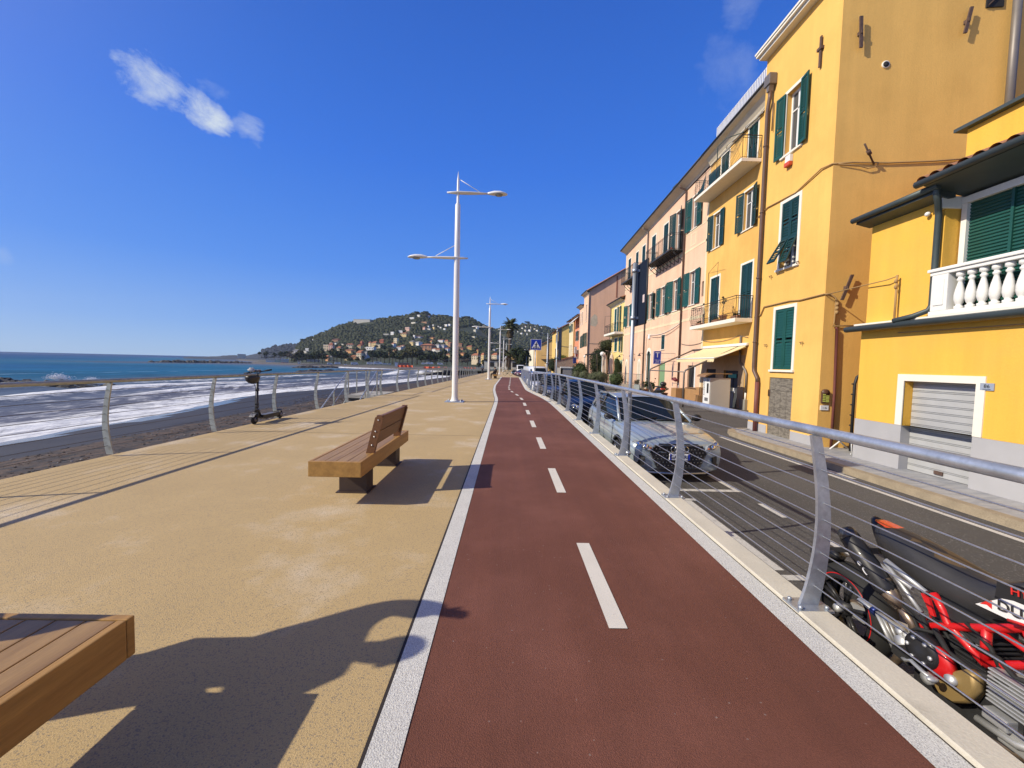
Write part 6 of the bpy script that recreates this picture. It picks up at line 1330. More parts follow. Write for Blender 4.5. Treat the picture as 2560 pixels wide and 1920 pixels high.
swing_wall(K, X, yg, .24)
def simple_house(name, lab, X, y0, y1, z1, wallm, wins, gable=None, side_to=24, roof_over=.5, roofm=None):
    t = thing(name, lab, 'house', (X, y0, -1)); mb = wall_x(MB(), X, y0, y1, -1.5, z1, wins)
    if gable: mb.add([(X, y0, -1.5), (side_to, y0, -1.5), (side_to, y0, z1), (gable[0], y0, gable[1]), (X, y0, z1)], [(0, 1, 2, 3, 4)])
    else: mb.quad((X, y0, -1.5), (side_to, y0, -1.5), (side_to, y0, z1), (X, y0, z1))
    mb.quad((X, y1, -1.5), (side_to, y1, -1.5), (side_to, y1, z1), (X, y1, z1)); mb.quad((X, y0, z1 - .01), (X, y1, z1 - .01), (side_to, y1, z1 - .01), (side_to, y0, z1 - .01)); obj('wall', mb, wallm, t)
    r_ = MB(); gx, gz = gable if gable else ((X + side_to) / 2, z1 + 1.2)
    for sgn, xe in ((1, X - roof_over), (-1, side_to + roof_over)):
        r_.loft([[(xe, y, z1 - .1), (gx, y, gz + .1), (gx, y, gz + .3), (xe, y, z1 + .12)] for y in (y0 - .35, y1 + .35)], smooth=False)
    obj('roof', r_, roofm or M_tile, t); gutter(t, [(X - roof_over - .05, y0 - .35, z1 + .05), (X - roof_over - .05, y1 + .35, z1 + .05)], .08, M_iron); return t
t = simple_house('salmon_house', 'narrow salmon red house with laundry, behind the gable house', X + .25, 69.5, 74.6, 10.2, M_salm, [(70.2, 71, 5.9, 7.6), (71.8, 72.5, 5.9, 7.6), (70.3, 71.1, 2.6, 4.2)], None)
for o_ in ((70.2, 71, 5.9, 7.6), (71.8, 72.5, 5.9, 7.6), (70.3, 71.1, 2.6, 4.2)): window(t, X + .25, *o_, 'open', sm=M_shut_d, far=True)
obj('loggia_awning', MB().prism([(X - 1.0, 9.0), (X + .2, 10.1), (X + .2, 10.2), (X - 1.0, 9.1)], 'y', 69.6, 74), mat('striped_awning', (.62, .62, .62), rough=.9), t)
t = simple_house('yellow_house', 'yellow house with cream front and green shutters, middle of the far row', X, 74.9, 79.8, 10.0, M_cream, [(76.0, 76.9, 7.9, 9.35), (77.6, 78.6, 7.85, 9.2), (76.2, 76.9, 3, 5.4), (77.8, 78.5, 3, 5.4)], None)
obj('side_wall', MB().box((X + .01, 74.86, -1.5), (24, 74.895, 9.98)), M_ochre, t)
for o_ in ((76.0, 76.9, 7.9, 9.35), (77.6, 78.6, 7.85, 9.2)): window(t, X, *o_, 'open', far=True, sw=.45)
for o_ in ((76.2, 76.9, 3, 5.4), (77.8, 78.5, 3, 5.4)): window(t, X, *o_, 'bare', far=True)
t = simple_house('yellow_gable_house', 'deep yellow house with a broad gable wall beyond the blue crossing sign', X, 94, 110, 9.9, M_yelfar, [(96, 97.4, 5.2, 7.2), (101, 102.6, 2.4, 5.6), (100, 102, 7, 9)], (21, 14.6), 30)
for o_ in ((96, 97.4, 5.2, 7.2), (101, 102.6, 2.4, 5.6), (100, 102, 7, 9)): window(t, X, *o_, 'closed', far=True, sm=M_dark)
obj('wire', MB().tube(catenary((12.4, 93.9, 6.0), (17.4, 93.9, 6.6), .5, 10), .04, 5), M_wire_g, t)
swing_wall(t, X, 94, .24)
t = simple_house('ochre_gable_house', 'low ochre house with a brick chimney behind the crossing sign', X - .4, 160, 176, 8.6, M_ochre, [], (20.5, 12.6), 33); obj('chimney', MB().bbox((18.2, 161, 11), (21, 164, 14.2), .05), M_tile, t); obj('balcony', MB().box((13.5, 158.5, 3.4), (19, 159.9, 3.6)).box((13.5, 158.5, 5.0), (19, 158.7, 5.1)), M_rust, t)
swing_wall(t, X - .4, 160, .24)
t = simple_house('cream_house', 'narrow cream white house just left of the ochre one', X - .6, 178, 215, 9.0, plaster('far_cream', (.80, .74, .56)), [(190, 192, 3, 5), (200, 202, 3, 5)], None, 20)
# ================================================================== vehicles
def paint(name, c, metal=.3): return mat(name, c, rough=.28, metal=metal, coat=.8, noise_amt=.02)
M_glass = mat('car_glass', (.010, .013, .014), rough=.04, spec=.4, noise_amt=0); M_chrome = mat('chrome', (.75, .75, .76), rough=.12, metal=1, noise_amt=0); M_blkp = mat('black_trim_plastic', (.016, .016, .017), rough=.5, noise_amt=.05)
M_alu = mat('alloy_wheel', (.40, .40, .41), rough=.3, metal=.9, noise_amt=0); M_hl = mat('headlight_glass', (.30, .32, .34), rough=.08, spec=.9, noise_amt=.25, noise_scale=40, coat=.6); M_plate = mat('number_plate_white', (.75, .76, .76), rough=.4, noise_amt=0); M_plblue = mat('number_plate_blue', (.01, .04, .42), rough=.4, noise_amt=0)
def car(name, label, pm, L=4.0, Wd=1.74, H=1.42, cat='car', detail=True, grille='wide', plate=None, group='cars parked along the street railing', two_tone=None, van=False):
    t = thing(name, label, cat, (0, 0, 0), group); k = Wd / 1.74; q = L / 4.03
    st = [ # y, bottom z, list of (x, z)
     (0.00, .20, [(.62, .20), (.69, .28), (.72, .42), (.72, .56), (.68, .64), (.55, .70)], .715),
     (0.06, .17, [(.72, .17), (.78, .27), (.80, .43), (.80, .58), (.76, .67), (.60, .735)], .755),
     (0.20, .15, [(.77, .15), (.83, .27), (.845, .45), (.845, .61), (.81, .71), (.66, .79)], .81),
     (0.50, .15, [(.79, .15), (.855, .28), (.87, .46), (.87, .65), (.84, .775), (.70, .845)], .87),
     (0.85, .15, [(.80, .15), (.86, .28), (.87, .48), (.87, .68), (.84, .83), (.71, .895)], .92),
     (1.16, .15, [(.80, .15), (.86, .28), (.865, .5), (.87, .71), (.84, .88), (.73, .93)], .95),
     (1.5, .15, [(.80, .15), (.86, .28), (.865, .5), (.87, .72), (.845, .90), (.76, .94)], .945),
     (2.6, .15, [(.80, .15), (.86, .28), (.865, .5), (.87, .74), (.85, .93), (.77, .97)], .97),
     (3.4, .15, [(.80, .16), (.86, .29), (.875, .5), (.88, .76), (.85, .95), (.76, .99)], .99),
     (3.82, .2, [(.78, .22), (.84, .34), (.86, .5), (.85, .78), (.80, .97), (.70, 1.01)], 1.01),
     (3.99, .26, [(.70, .28), (.78, .38), (.80, .52), (.79, .76), (.74, .94), (.62, .98)], .98),
     (4.03, .32, [(.60, .34), (.70, .42), (.72, .55), (.71, .74), (.66, .88), (.50, .92)], .92)]
    rings = []
    for y, zb, pr, zc in st:
        half = [(x * k, z) for x, z in pr]
        rings.append([(0, y * q, zb)] + [(x, y * q, z) for x, z in half] + [(half[-1][0] * .5, y * q, zc - .006), (0, y * q, zc)] + [(-half[-1][0] * .5, y * q, zc - .006)] + [(-x, y * q, z) for x, z in half[::-1]])
    obj('body', MB().loft(rings), pm, t, subsurf=1)
    # cabin: (y, half width low, z low, half width high, z high)
    wy0, wy1, ry, rt, rb = (1.16, 1.98, 2.55, 3.45, 3.9) if not van else (.75, 1.35, 2.2, 3.7, 3.95)
    zt = H - .05
    cab = [(wy0, .74, .925, .735, .93), (wy1, .775, .94, .585, zt - .03), (ry, .785, .96, .60, zt + .03), (rt, .775, .98, .585, zt - .02), (rb, .70, 1.0, .66, 1.02)]
    g_ = []
    for y, w0, z0, w1, z1 in cab:
        g_.append([(-w0 * k, y * q, z0), (-(w0 * .45 + w1 * .55) * k - .018, y * q, z0 + (z1 - z0) * .55), (-w1 * k, y * q, z1), (-w1 * .55 * k, y * q, z1 + .025), (0, y * q, z1 + .035), (w1 * .55 * k, y * q, z1 + .025), (w1 * k, y * q, z1), ((w0 * .45 + w1 * .55) * k + .018, y * q, z0 + (z1 - z0) * .55), (w0 * k, y * q, z0)])
    gl = MB()
    # split the glasshouse into windscreen, side windows and rear window
    def patch(i, js): 
        m_ = MB(); 
        for j in js: m_.quad(g_[i][j], g_[i][j + 1], g_[i + 1][j + 1], g_[i + 1][j])
        return m_
    ws = obj('windscreen', patch(0, (2, 3, 4, 5)), M_glass, t); obj('rear_window', patch(3, (2, 3, 4, 5)), M_glass, t)
    for js in ((0, 1), (6, 7)):
        m_ = MB()
        for i in range(4):
            for j in js: m_.quad(g_[i][j], g_[i][j + 1], g_[i + 1][j + 1], g_[i + 1][j])
        obj('side_window', m_, M_glass, t)
    rf = MB(); up = .012
    rr_ = [[(p[0], p[1], p[2] + up) for p in g_[i][2:7]] for i in (1, 2, 3)]
    rr_ = [[(p[0], p[1] - .03, p[2] - .012) for p in rr_[0]]] + rr_ + [[(p[0], p[1] + .06, p[2] - .03) for p in rr_[-1]]]
    rf.loft(rr_, closed=False, cap=False); obj('roof', rf, two_tone or pm, t)
    for s in (0, 8):
        pl = MB()
        d = 1 if s == 0 else -1
        idx = (0, 2) if s == 0 else (8, 6)
        pl.tube([g_[0][idx[0]], Vector(g_[1][idx[1]]) + Vector((0, 0, .0))], .034, 7); pl.tube([g_[1][idx[1]], g_[2][idx[1]], g_[3][idx[1]]], .024, 7); pl.tube([g_[4][idx[1]], g_[3][idx[1]]], .06, 7)
        pl.loft([[Vector(g_[3][idx[0]]) + Vector((0, -.12, 0)), Vector(g_[3][idx[1]]) + Vector((0, -.16, 0)), Vector(g_[4][idx[1]]), Vector(g_[4][idx[0]])], [Vector(g_[3][idx[0]]) + Vector((-.02 * d, -.12, 0)), Vector(g_[3][idx[1]]) + Vector((-.02 * d, -.16, 0)), Vector(g_[4][idx[1]]) + Vector((-.02 * d, 0, 0)), Vector(g_[4][idx[0]]) + Vector((-.02 * d, 0, 0))]], smooth=False)
        obj('pillar', pl, pm, t)
    bp = MB()
    for s, idx in ((0, (0, 1, 2)), (1, (8, 7, 6))):
        a = [Vector(g_[2][j]) for j in idx]; bp.tube([p + Vector((0, .08, 0)) for p in a], .03, 6)
    obj('door_pillar', bp, M_blkp, t)
    tr = MB()
    for s in (-1, 1): tr.tube([(s * .772 * k, y * q, z) for y, z in ((1.2, .935), (2.0, .955), (2.8, .975), (3.7, 1.0))], .014, 6)
    obj('beltline_trim', tr, M_blkp, t)
    # door seams
    sm_ = MB()
    for s in (-1, 1):
        for pts in ([(1.22, .90), (1.24, .6), (1.30, .32)], [(2.33, .93), (2.33, .6), (2.33, .32)], [(3.2, .95), (3.25, .7), (3.0, .5)]): sm_.tube([(s * (.872 if z < .8 else .853) * k, y * q, z) for y, z in pts], .006, 4)
        sm_.tube([(s * .868 * k, 1.4 * q, .27), (s * .868 * k, 3.0 * q, .27)], .03, 6)
    obj('sill_trim', sm_, M_blkp, t)
    for s in (-1, 1):
        for yy in (.78, 3.28):
            wh = obj('wheel', MB().lathe([(.19, -.09), (.27, -.095), (.305, -.06), (.312, 0), (.305, .06), (.27, .095), (.19, .09)], (s * .80 * k, yy * q, .312), 24, axis='x'), M_tyre, t)
            rm_ = MB().lathe([(0, -.02), (.05, .0), (.06, .0), (.06, -.02), (.18, -.02), (.205, .0), (.21, -.03)] if s > 0 else [(0, .02), (.05, 0), (.06, 0), (.06, .02), (.18, .02), (.205, 0), (.21, .03)], (s * .895 * k, yy * q, .312), 20, axis='x')
            for j in range(5):
                a = j * 2 * PI / 5; rm_.tube([(s * .898 * k, yy * q + .05 * math.cos(a), .312 + .05 * math.sin(a)), (s * .898 * k, yy * q + .2 * math.cos(a), .312 + .2 * math.sin(a))], .024, 5)
            obj('rim', rm_, M_alu, wh)
            n = 16; ar = MB(); ar.loft([[(s * .866 * k, yy * q + r * math.cos(PI * (-.12 + 1.24 * i / n)), .312 + r * math.sin(PI * (-.12 + 1.24 * i / n))) for r in (.335, .395)] + [(s * .892 * k, yy * q + r * math.cos(PI * (-.12 + 1.24 * i / n)), .312 + r * math.sin(PI * (-.12 + 1.24 * i / n))) for r in (.39, .34)] for i in range(n + 1)], smooth=True); obj('wheel_arch', ar, M_blkp, t)
            obj('arch_shade_disc', MB().lathe([(0, 0), (.345, 0)], (s * .878 * k, yy * q, .312), 20, axis='x'), M_rub, t)  # dark disc on the body stands for the shade inside the wheel arch
        mr_ = obj('mirror', MB().ball((s * .93 * k, 1.32 * q, 1.0), (.10, .06, .075), 12, 8).tube([(s * .80 * k, 1.36 * q, .95), (s * .88 * k, 1.33 * q, .97)], .03, 6), M_blkp if detail else pm, t)
    # front end
    def fy(x): return .0 + .02 + .13 * (abs(x) / (.75 * k)) ** 3 - .035
    def panel(pts, off, th=.02): 
        v = [(x, fy(x) - off, z) for x, z in pts]; n = len(v)
        return MB().add(v + [(x, y + th + .06, z) for x, y, z in v], [tuple(range(n))[::-1]] + [(i, (i + 1) % n, n + (i + 1) % n, n + i) for i in range(n)])
    if grille == 'wide':
        hexp = [(-.50, .52), (-.42, .655), (.42, .655), (.50, .52), (.38, .27), (-.38, .27)]
        gr = obj('grille', panel(hexp, .012), M_blkp, t)
        mb = MB()
        for i in range(-7, 8):
            for j in range(6):
                x = i * .062 + (.031 if j % 2 else 0); z = .31 + j * .058
                if abs(x) < (.36 + (z - .27) * .48 if z < .52 else .46 - (z - .52) * .6): mb.obox((x, fy(x) - .016, z), (.018, .01, .014))
        obj('grille_stud', mb, M_alu, gr)
        mb = MB()
        for x in (-.105, -.035, .035, .105):
            pts = [(x + .052 * math.cos(a), fy(0) - .03, .60 + .052 * math.sin(a)) for a in [2 * PI * j / 16 for j in range(17)]]; mb.tube(pts, .008, 6, cap=False)
        obj('emblem', mb, M_chrome, gr)
        obj('grille_frame', MB().tube([(x, fy(x) - .012, z) for x, z in hexp + hexp[:1]], .012, 6), M_dgrey, gr)
    else:
        gr = obj('grille', panel([(-.34, .60), (.34, .60), (.30, .53), (-.30, .53)], .012), M_blkp, t); obj('emblem', MB().lathe([(0, -.02), (.05, -.02), (.05, .02)], (0, fy(0) - .01, .62), 16, axis='y'), M_chrome, gr); obj('lower_grille', panel([(-.52, .40), (.52, .40), (.44, .26), (-.44, .26)], .004), M_blkp, t)
    obj('hood_slot', panel([(-.36, .675), (.36, .675), (.34, .692), (-.34, .692)], .0), M_blkp, t) if grille == 'wide' else None
    for s in (-1, 1):
        pts = [(.47, .60), (.50, .668), (.62, .712), (.73, .735), (.79, .70), (.78, .635), (.66, .60), (.55, .583)]
        v = [(s * x * k, -.045 + 1.15 * max(0, x - .55) ** 1.25 + .35 * max(0, z - .66), z) for x, z in pts]; n = len(v); m_ = MB().add(v + [(x * .97, y + .12, z - .02) for x, y, z in v], [tuple(range(n)) if s > 0 else tuple(range(n))[::-1]] + [(i, (i + 1) % n, n + (i + 1) % n, n + i) for i in range(n)])
        h_ = obj('headlight', m_, M_hl, t)
        lm = MB()
        for x, z in ((.60, .645), (.70, .675)): lm.lathe([(0, -.005), (.035, -.012), (.042, 0), (.042, .03)], (s * x * k, -.05 + 1.15 * max(0, x - .55) ** 1.25, z), 12, axis='y')
        obj('lamp_lens', lm, M_chrome, h_); obj('indicator', MB().ball((s * .52 * k, -.045, .62), (.028, .012, .014), 8, 5), mat('amber_lens', (.45, .12, .02), rough=.2), h_)
        pts = [(.60, .46), (.76, .50), (.80, .40), (.70, .30), (.62, .32)]; v = [(s * x * k, -.03 + .95 * max(0, x - .66), z) for x, z in pts]; n = 5
        obj('side_intake', MB().add(v + [(x, y + .1, z) for x, y, z in v], [tuple(range(n)) if s > 0 else tuple(range(n))[::-1]] + [(i, (i + 1) % n, n + (i + 1) % n, n + i) for i in range(n)]), M_blkp, t)
    if detail:
        obj('lower_intake', panel([(-.46, .245), (.46, .245), (.40, .185), (-.40, .185)], -.0), M_blkp, t); obj('skid_trim', MB().tube([(x * k, fy(x) + .0 + (.06 if abs(x) > .6 else 0), z) for x, z in ((-.78, .28), (-.66, .22), (-.5, .17), (0, .16), (.5, .17), (.66, .22), (.78, .28))], .022, 7), M_alu, t)
    p_ = obj('number_plate', MB().bbox((-.18, fy(0) - .045, .415), (.18, fy(0) - .015, .525), .004), M_plate, t)
    for s in (-1, 1): obj('plate_band', MB().box((s * .18 - s * .035, fy(0) - .047, .417), (s * .179, fy(0) - .044, .523)), M_plblue, p_)
    if plate: obj('lettering', text_on(plate, .092, (0, fy(0) - .047, .47), (1, 0, 0), (0, 0, 1)), M_iron, p_)
    obj('wiper', MB().tube([(-.5 * k, wy0 * q - .02, .955), (.05, wy0 * q + .05, 1.0)], .009, 5).tube([(.0, wy0 * q - .02, .96), (.55 * k, wy0 * q + .03, .985)], .009, 5), M_blkp, t)
    return t
def park(c, x, y, rz_=0): c.location = (x, y, rz(y)); c.rotation_euler = (0, 0, rz_)
M_silver = paint('silver_blue_paint', (.40, .47, .50), .35)
c = car('parked_car', 'pale grey hatchback parked behind the railing, nose towards us', M_silver, L=4.03, plate='GA 51RL'); park(c, 3.08, 7.0)
c = car('parked_car', 'dark navy small car parked directly behind the pale grey hatchback', mat('navy_paint', (.004, .006, .014), rough=.3, coat=.35, spec=.3, noise_amt=.02), L=3.9, H=1.47, detail=False, grille='slim'); park(c, 3.0, 13.3)
c = car('parked_car', 'dark grey car with tall windscreen, third in the row of parked cars', paint('graphite_paint', (.055, .055, .062)), L=4.1, H=1.52, detail=False, grille='slim'); park(c, 2.9, 20.9, .03)
c = car('parked_car', 'white car parked near the bend of the railing', paint('white_paint', (.72, .73, .73), 0), L=4.0, H=1.5, detail=False, grille='slim'); park(c, 2.55, 27.6, .05)
c = car('parked_car', 'bright blue car at the far end of the parked row', paint('blue_paint', (.02, .08, .30)), L=4.0, H=1.5, detail=False, grille='slim'); park(c, 2.6, 34.5, .02)
def van(name, label, x, y, rzz, L=5.2, Hh=2.0, grp=None, stripe=False):
    t = thing(name, label, 'van', (0, 0, 0), grp); pw = paint('white_van_paint', (.74, .74, .73), 0); W_ = .93
    sec = [(0, .35, .85), (.12, .28, .98), (.9, .25, 1.12), (1.55, .25, Hh - .12), (1.9, .25, Hh), (L - .1, .25, Hh), (L, .35, Hh - .15)]
    obj('body', MB().loft([[(-W_ * .9, y_, zb), (-W_, y_, zb + .2), (-W_, y_, zb + (zt_ - zb) * .6), (-W_ * .88, y_, zt_ - .05), (-W_ * .7, y_, zt_), (W_ * .7, y_, zt_), (W_ * .88, y_, zt_ - .05), (W_, y_, zb + (zt_ - zb) * .6), (W_, y_, zb + .2), (W_ * .9, y_, zb)] for y_, zb, zt_ in sec]), pw, t)
    obj('windscreen', MB().quad((-.74, .93, 1.17), (.74, .93, 1.17), (.68, 1.5, Hh - .17), (-.68, 1.5, Hh - .17)), M_glass, t)
    for s in (-1, 1):
        obj('side_window', MB().add([(s * .942, 1.25, 1.15), (s * .942, 2.15, 1.15), (s * .90, 2.15, Hh - .3), (s * .90, 1.62, Hh - .3)], [(0, 1, 2, 3)]), M_glass, t)
        obj('headlight', MB().ball((s * .7, .06, .78), (.16, .08, .12), 10, 6), M_hl, t)
        for yy in (.85, L - 1.0): w_ = obj('wheel', MB().lathe([(.0, -.1), (.3, -.1), (.33, 0), (.3, .1), (0, .1)], (s * .86, yy, .33), 18, axis='x'), M_tyre, t); obj('rim', MB().lathe([(0, 0), (.2, .0), (.2, -.03 * s)], (s * .965, yy, .33), 14, axis='x'), M_alu, w_)
        obj('mirror', MB().bbox((s * 1.0 - .06, 1.2, 1.15), (s * 1.0 + .06, 1.3, 1.4), .02), M_blkp, t)
    obj('grille', MB().bbox((-.5, -.03, .62), (.5, .03, .78), .01), M_blkp, t); obj('bumper', MB().bbox((-.9, -.06, .3), (.9, .1, .55), .04), M_dgrey, t)
    t.location = (x, y, rz(y)); t.rotation_euler = (0, 0, rzz); return t
van('white_van', 'white van with a slanted nose parked beyond the white car', 4.1, 44.5, .25)
van('white_van', 'distant white van coming along the road left of the crossing sign', 3.35, 97, .02, Hh=2.2)
c = car('parked_car', 'low dark red car at the end of the cycle path', paint('maroon_paint', (.13, .03, .03)), L=4.0, H=1.3, detail=False, grille='slim', group=None); c.location = (2.0, 75, rz(75) + .1); c.rotation_euler = (0, 0, -.5)

# ---------------------------------------------------------------- motorcycle, right side towards the camera, front wheel out of frame
bx = 2.48; bc = bx + .085; cm = lambda y, z: (y * 1.08, 1.55 + (z - 1.55) * 1.08)
def P3(x, y, z): a, b = cm(y, z); return (bx + x, a, b)
M_redf = mat('red_frame_paint', (.55, .010, .012), rough=.42, coat=.15, noise_amt=.03); M_seat = mat('black_seat_vinyl', (.028, .027, .028), rough=.5, noise_amt=.15, noise_scale=14, bump=.1, bump_scale=90); M_seat_t = mat('faded_seat_top', (.10, .065, .03), rough=.6, noise_amt=.2, noise_scale=8)
M_carb = mat('carbon_black', (.02, .02, .022), rough=.42, coat=.08, spec=.35, noise_amt=.15, noise_scale=30); M_gold = mat('gold_magnesium', (.34, .23, .085), rough=.5, metal=.4, noise_amt=.12); M_silv = mat('cast_aluminium', (.52, .53, .53), rough=.5, metal=.6, noise_amt=.08, noise_scale=12)
M_head = mat('heat_stained_steel', (.30, .23, .17), rough=.35, metal=.8, noise_amt=.25, noise_scale=6); M_eng = mat('engine_black', (.03, .03, .032), rough=.55, metal=.3, noise_amt=.2, noise_scale=20); M_wpl = mat('white_fairing', (.76, .76, .75), rough=.3, coat=.5, noise_amt=.02); M_redpl = mat('red_fairing', (.65, .03, .025), rough=.3, coat=.5, noise_amt=.02)
m = thing('motorcycle', 'black, red and white sport motorcycle parked by the railing in the lower right corner', 'motorcycle', (bx, 2.3, -.5))
def wheel(y, z, R_, wd, rim, par):
    w = obj('wheel', MB().lathe([(rim, -wd * .42), (rim + .04, -wd * .5), (R_ - .03, -wd * .42), (R_ - .004, -wd * .15), (R_, 0), (R_ - .004, wd * .15), (R_ - .03, wd * .42), (rim + .04, wd * .5), (rim, wd * .42)], (bc, y, z), 40, axis='x', cap=False), M_rub, par)
    r_ = MB()
    for s in (-1, 1):
        r_.lathe([(rim - .03, 0), (rim, s * .012), (rim + .005, 0)], (bc + s * wd * .40, y, z), 36, axis='x', cap=False)
    r_.lathe([(rim - .012, -wd * .4), (rim - .03, -wd * .1), (rim - .03, wd * .1), (rim - .012, wd * .4)], (bc, y, z), 36, axis='x', cap=False); r_.lathe([(0, -.09), (.05, -.09), (.055, .09), (0, .09)], (bc, y, z), 16, axis='x')
    for j in range(5):
        a = 2 * PI * j / 5 + .4; q = .13
        for d in (-q, q): r_.tube([(bc - .05, y + .05 * math.cos(a), z + .05 * math.sin(a)), (bc - .05, y + (rim - .02) * math.cos(a + d), z + (rim - .02) * math.sin(a + d))], .017, 6)
    obj('rim', r_, M_carb, w)
    obj('rim_stripe', MB().tube([(bc - wd * .42, y + (rim + .008) * math.cos(a), z + (rim + .008) * math.sin(a)) for a in [2 * PI * j / 48 for j in range(49)]], .0055, 6, cap=False), M_redf, w)
    obj('axle_nut', MB().lathe([(0, -.02), (.028, -.02), (.032, 0), (.032, .03)], (bc - .105, y, z), 8, axis='x'), M_silv, w)
    obj('brake_disc', MB().lathe([(.07, -.003), (.12, -.003), (.12, .003), (.07, .003), (.07, -.003)], (bc + .08, y, z), 28, axis='x', cap=False), M_alu, w); return w
AY_, AZ_ = cm(2.6, -.05); wheel(AY_, AZ_, .322, .18, .228, m); wheel(AY_ - 1.52, AZ_ - .005, .315, .12, .228, m)
# tail and seat: section rings along y
def sec(y, zt, zb, w, r=.5): a, z1 = cm(y, zt); _, z0 = cm(y, zb); return [(bc - w, a, z0 + (z1 - z0) * .35), (bc - w * .92, a, z1 - (z1 - z0) * .18), (bc - w * .55, a, z1), (bc, a, z1 + .008), (bc + w * .55, a, z1), (bc + w * .92, a, z1 - (z1 - z0) * .18), (bc + w, a, z0 + (z1 - z0) * .35), (bc + w * .5, a, z0), (bc - w * .5, a, z0)]
obj('seat', MB().loft([sec(2.42, .612, .50, .075), sec(2.32, .61, .40, .125), sec(2.15, .60, .33, .15), sec(2.02, .575, .29, .155), sec(1.9, .555, .29, .15), sec(1.8, .57, .34, .135), sec(1.72, .63, .44, .11), sec(1.66, .66, .55, .09)]), M_seat, m, subsurf=1)
obj('seat_top', MB().loft([[(bc - w, *cm(y, z)), (bc - w * .5, *cm(y, z + .012)), (bc + w * .5, *cm(y, z + .012)), (bc + w, *cm(y, z))] for y, z, w in ((2.38, .600, .03), (2.2, .594, .075), (2.05, .574, .08), (1.92, .551, .07), (1.86, .549, .03))], closed=False, cap=False), M_seat_t, m)
obj('tail', MB().loft([sec(2.50, .632, .60, .02), sec(2.44, .622, .50, .065), sec(2.34, .56, .38, .10), sec(2.24, .46, .34, .10)]), M_carb, m, subsurf=1)
obj('tail_light', MB().loft([[P3(.04, 2.44, .617), P3(.085, 2.47, .625), P3(.13, 2.44, .617)], [P3(.023, 2.35, .609), P3(.085, 2.33, .614), P3(.147, 2.35, .609)]], closed=False, cap=False), mat('red_tail_lens', (.65, .06, .03), rough=.2), m)
obj('number_bracket', MB().loft([[P3(.05, 2.42, .45), P3(.11, 2.42, .45), P3(.11, 2.40, .42), P3(.05, 2.40, .42)], [P3(.05, 2.80, .28), P3(.11, 2.80, .28), P3(.11, 2.79, .25), P3(.05, 2.79, .25)]], smooth=False).ball(P3(.06, 2.80, .23), (.12, .10, .055), 12, 7).ball(P3(.02, 2.70, .27), (.03, .05, .03), 8, 5), M_blkp, m)
obj('mudguard', MB().loft([[(bc - .09, AY_ + .345 * math.cos(a), AZ_ + .345 * math.sin(a)), (bc, AY_ + .36 * math.cos(a), AZ_ + .36 * math.sin(a)), (bc + .09, AY_ + .345 * math.cos(a), AZ_ + .345 * math.sin(a))] for a in [R(25 + 9 * j) for j in range(7)]], closed=False, cap=False), M_blkp, m)
# exhaust
ex = obj('exhaust', MB().tube([P3(-.17, 2.40, .535), P3(-.17, 2.385, .52), P3(-.165, 2.33, .47), P3(-.15, 2.16, .335), P3(-.14, 2.13, .31)], [.048, .056, .06, .058, .04], 14), M_carb, m)
obj('exhaust_tip', MB().tube([P3(-.17, 2.425, .557), P3(-.17, 2.385, .521)], [.05, .059], 14), mat('dark_steel_ring', (.12, .12, .12), rough=.35, metal=.8), ex); obj('outlet', MB().tube([P3(-.17, 2.43, .561), P3(-.17, 2.423, .555)], [.042, .042], 14), M_dark, ex); obj('exhaust_cone', MB().tube([P3(-.15, 2.19, .36), P3(-.14, 2.12, .30), P3(-.13, 2.09, .27)], [.0595, .045, .03], 12), M_head, ex)
d_ = (Vector(P3(-.165, 2.33, .47)) - Vector(P3(-.15, 2.16, .335))).normalized(); obj('lettering', text_on('SC', .082, Vector(P3(-.15, 2.24, .40)) + Vector((-.062, 0, .012)), -d_, Vector((-.5, .5, .6)) - d_ * d_.dot(Vector((-.5, .5, .6)))), M_wpl, ex)
obj('exhaust_pipe', MB().tube([P3(-.13, 2.10, .28), P3(-.12, 2.03, .22), P3(-.10, 2.02, .14), P3(-.09, 2.06, .05), P3(-.08, 2.12, -.03), P3(-.09, 2.15, -.10), P3(-.1, 2.07, -.15), P3(-.12, 1.9, -.14), P3(-.14, 1.7, -.08), P3(-.1, 1.5, -.02), P3(0, 1.35, .05)], .026, 10), M_head, m)
# subframe, trellis frame
obj('subframe', MB().tube([P3(-.12, 2.20, .48), P3(-.115, 1.98, .42)], .014, 8).tube([P3(-.12, 2.21, .47), P3(-.11, 2.08, .36), P3(-.11, 2.0, .30)], .012, 8).tube([P3(-.12, 2.26, .44), P3(-.115, 2.05, .40)], .012, 8), M_silv, m)
obj('heat_shield', MB().loft([[P3(-.125, y, z), P3(-.13, y - .02, z - .035)] for y, z in ((2.21, .43), (2.14, .35), (2.05, .30), (1.97, .27))], closed=False, cap=False, smooth=True), M_blkp, m)
fr = MB()
for s in (-1, 1):
    w = -.10 if s < 0 else .26; T = lambda pts, r_=.020: fr.tube([P3(w, y, z) for y, z in pts], r_, 10)
    T([(2.03, .205), (2.0, .225), (1.89, .30), (1.73, .40), (1.60, .49), (1.40, .60), (1.24, .66)]); T([(1.96, .43), (1.91, .37), (1.885, .32), (1.80, .275), (1.72, .235)]); T([(1.73, .40), (1.725, .235)]); T([(1.72, .235), (1.66, .28), (1.59, .335), (1.42, .44)]); T([(1.60, .49), (1.55, .36)], .016); T([(2.01, .22), (2.04, .14)]); T([(1.70, .42), (1.60, .40), (1.50, .40)], .014)
obj('frame', fr, M_redf, m); obj('frame_plate', MB().loft([[P3(-.155, 1.975, .42), P3(-.155, 1.935, .415), P3(-.15, 1.905, .34), P3(-.15, 1.925, .335)], [P3(-.14, 1.975, .42), P3(-.14, 1.935, .415), P3(-.14, 1.905, .34), P3(-.14, 1.925, .335)]], smooth=False), M_redf, m)
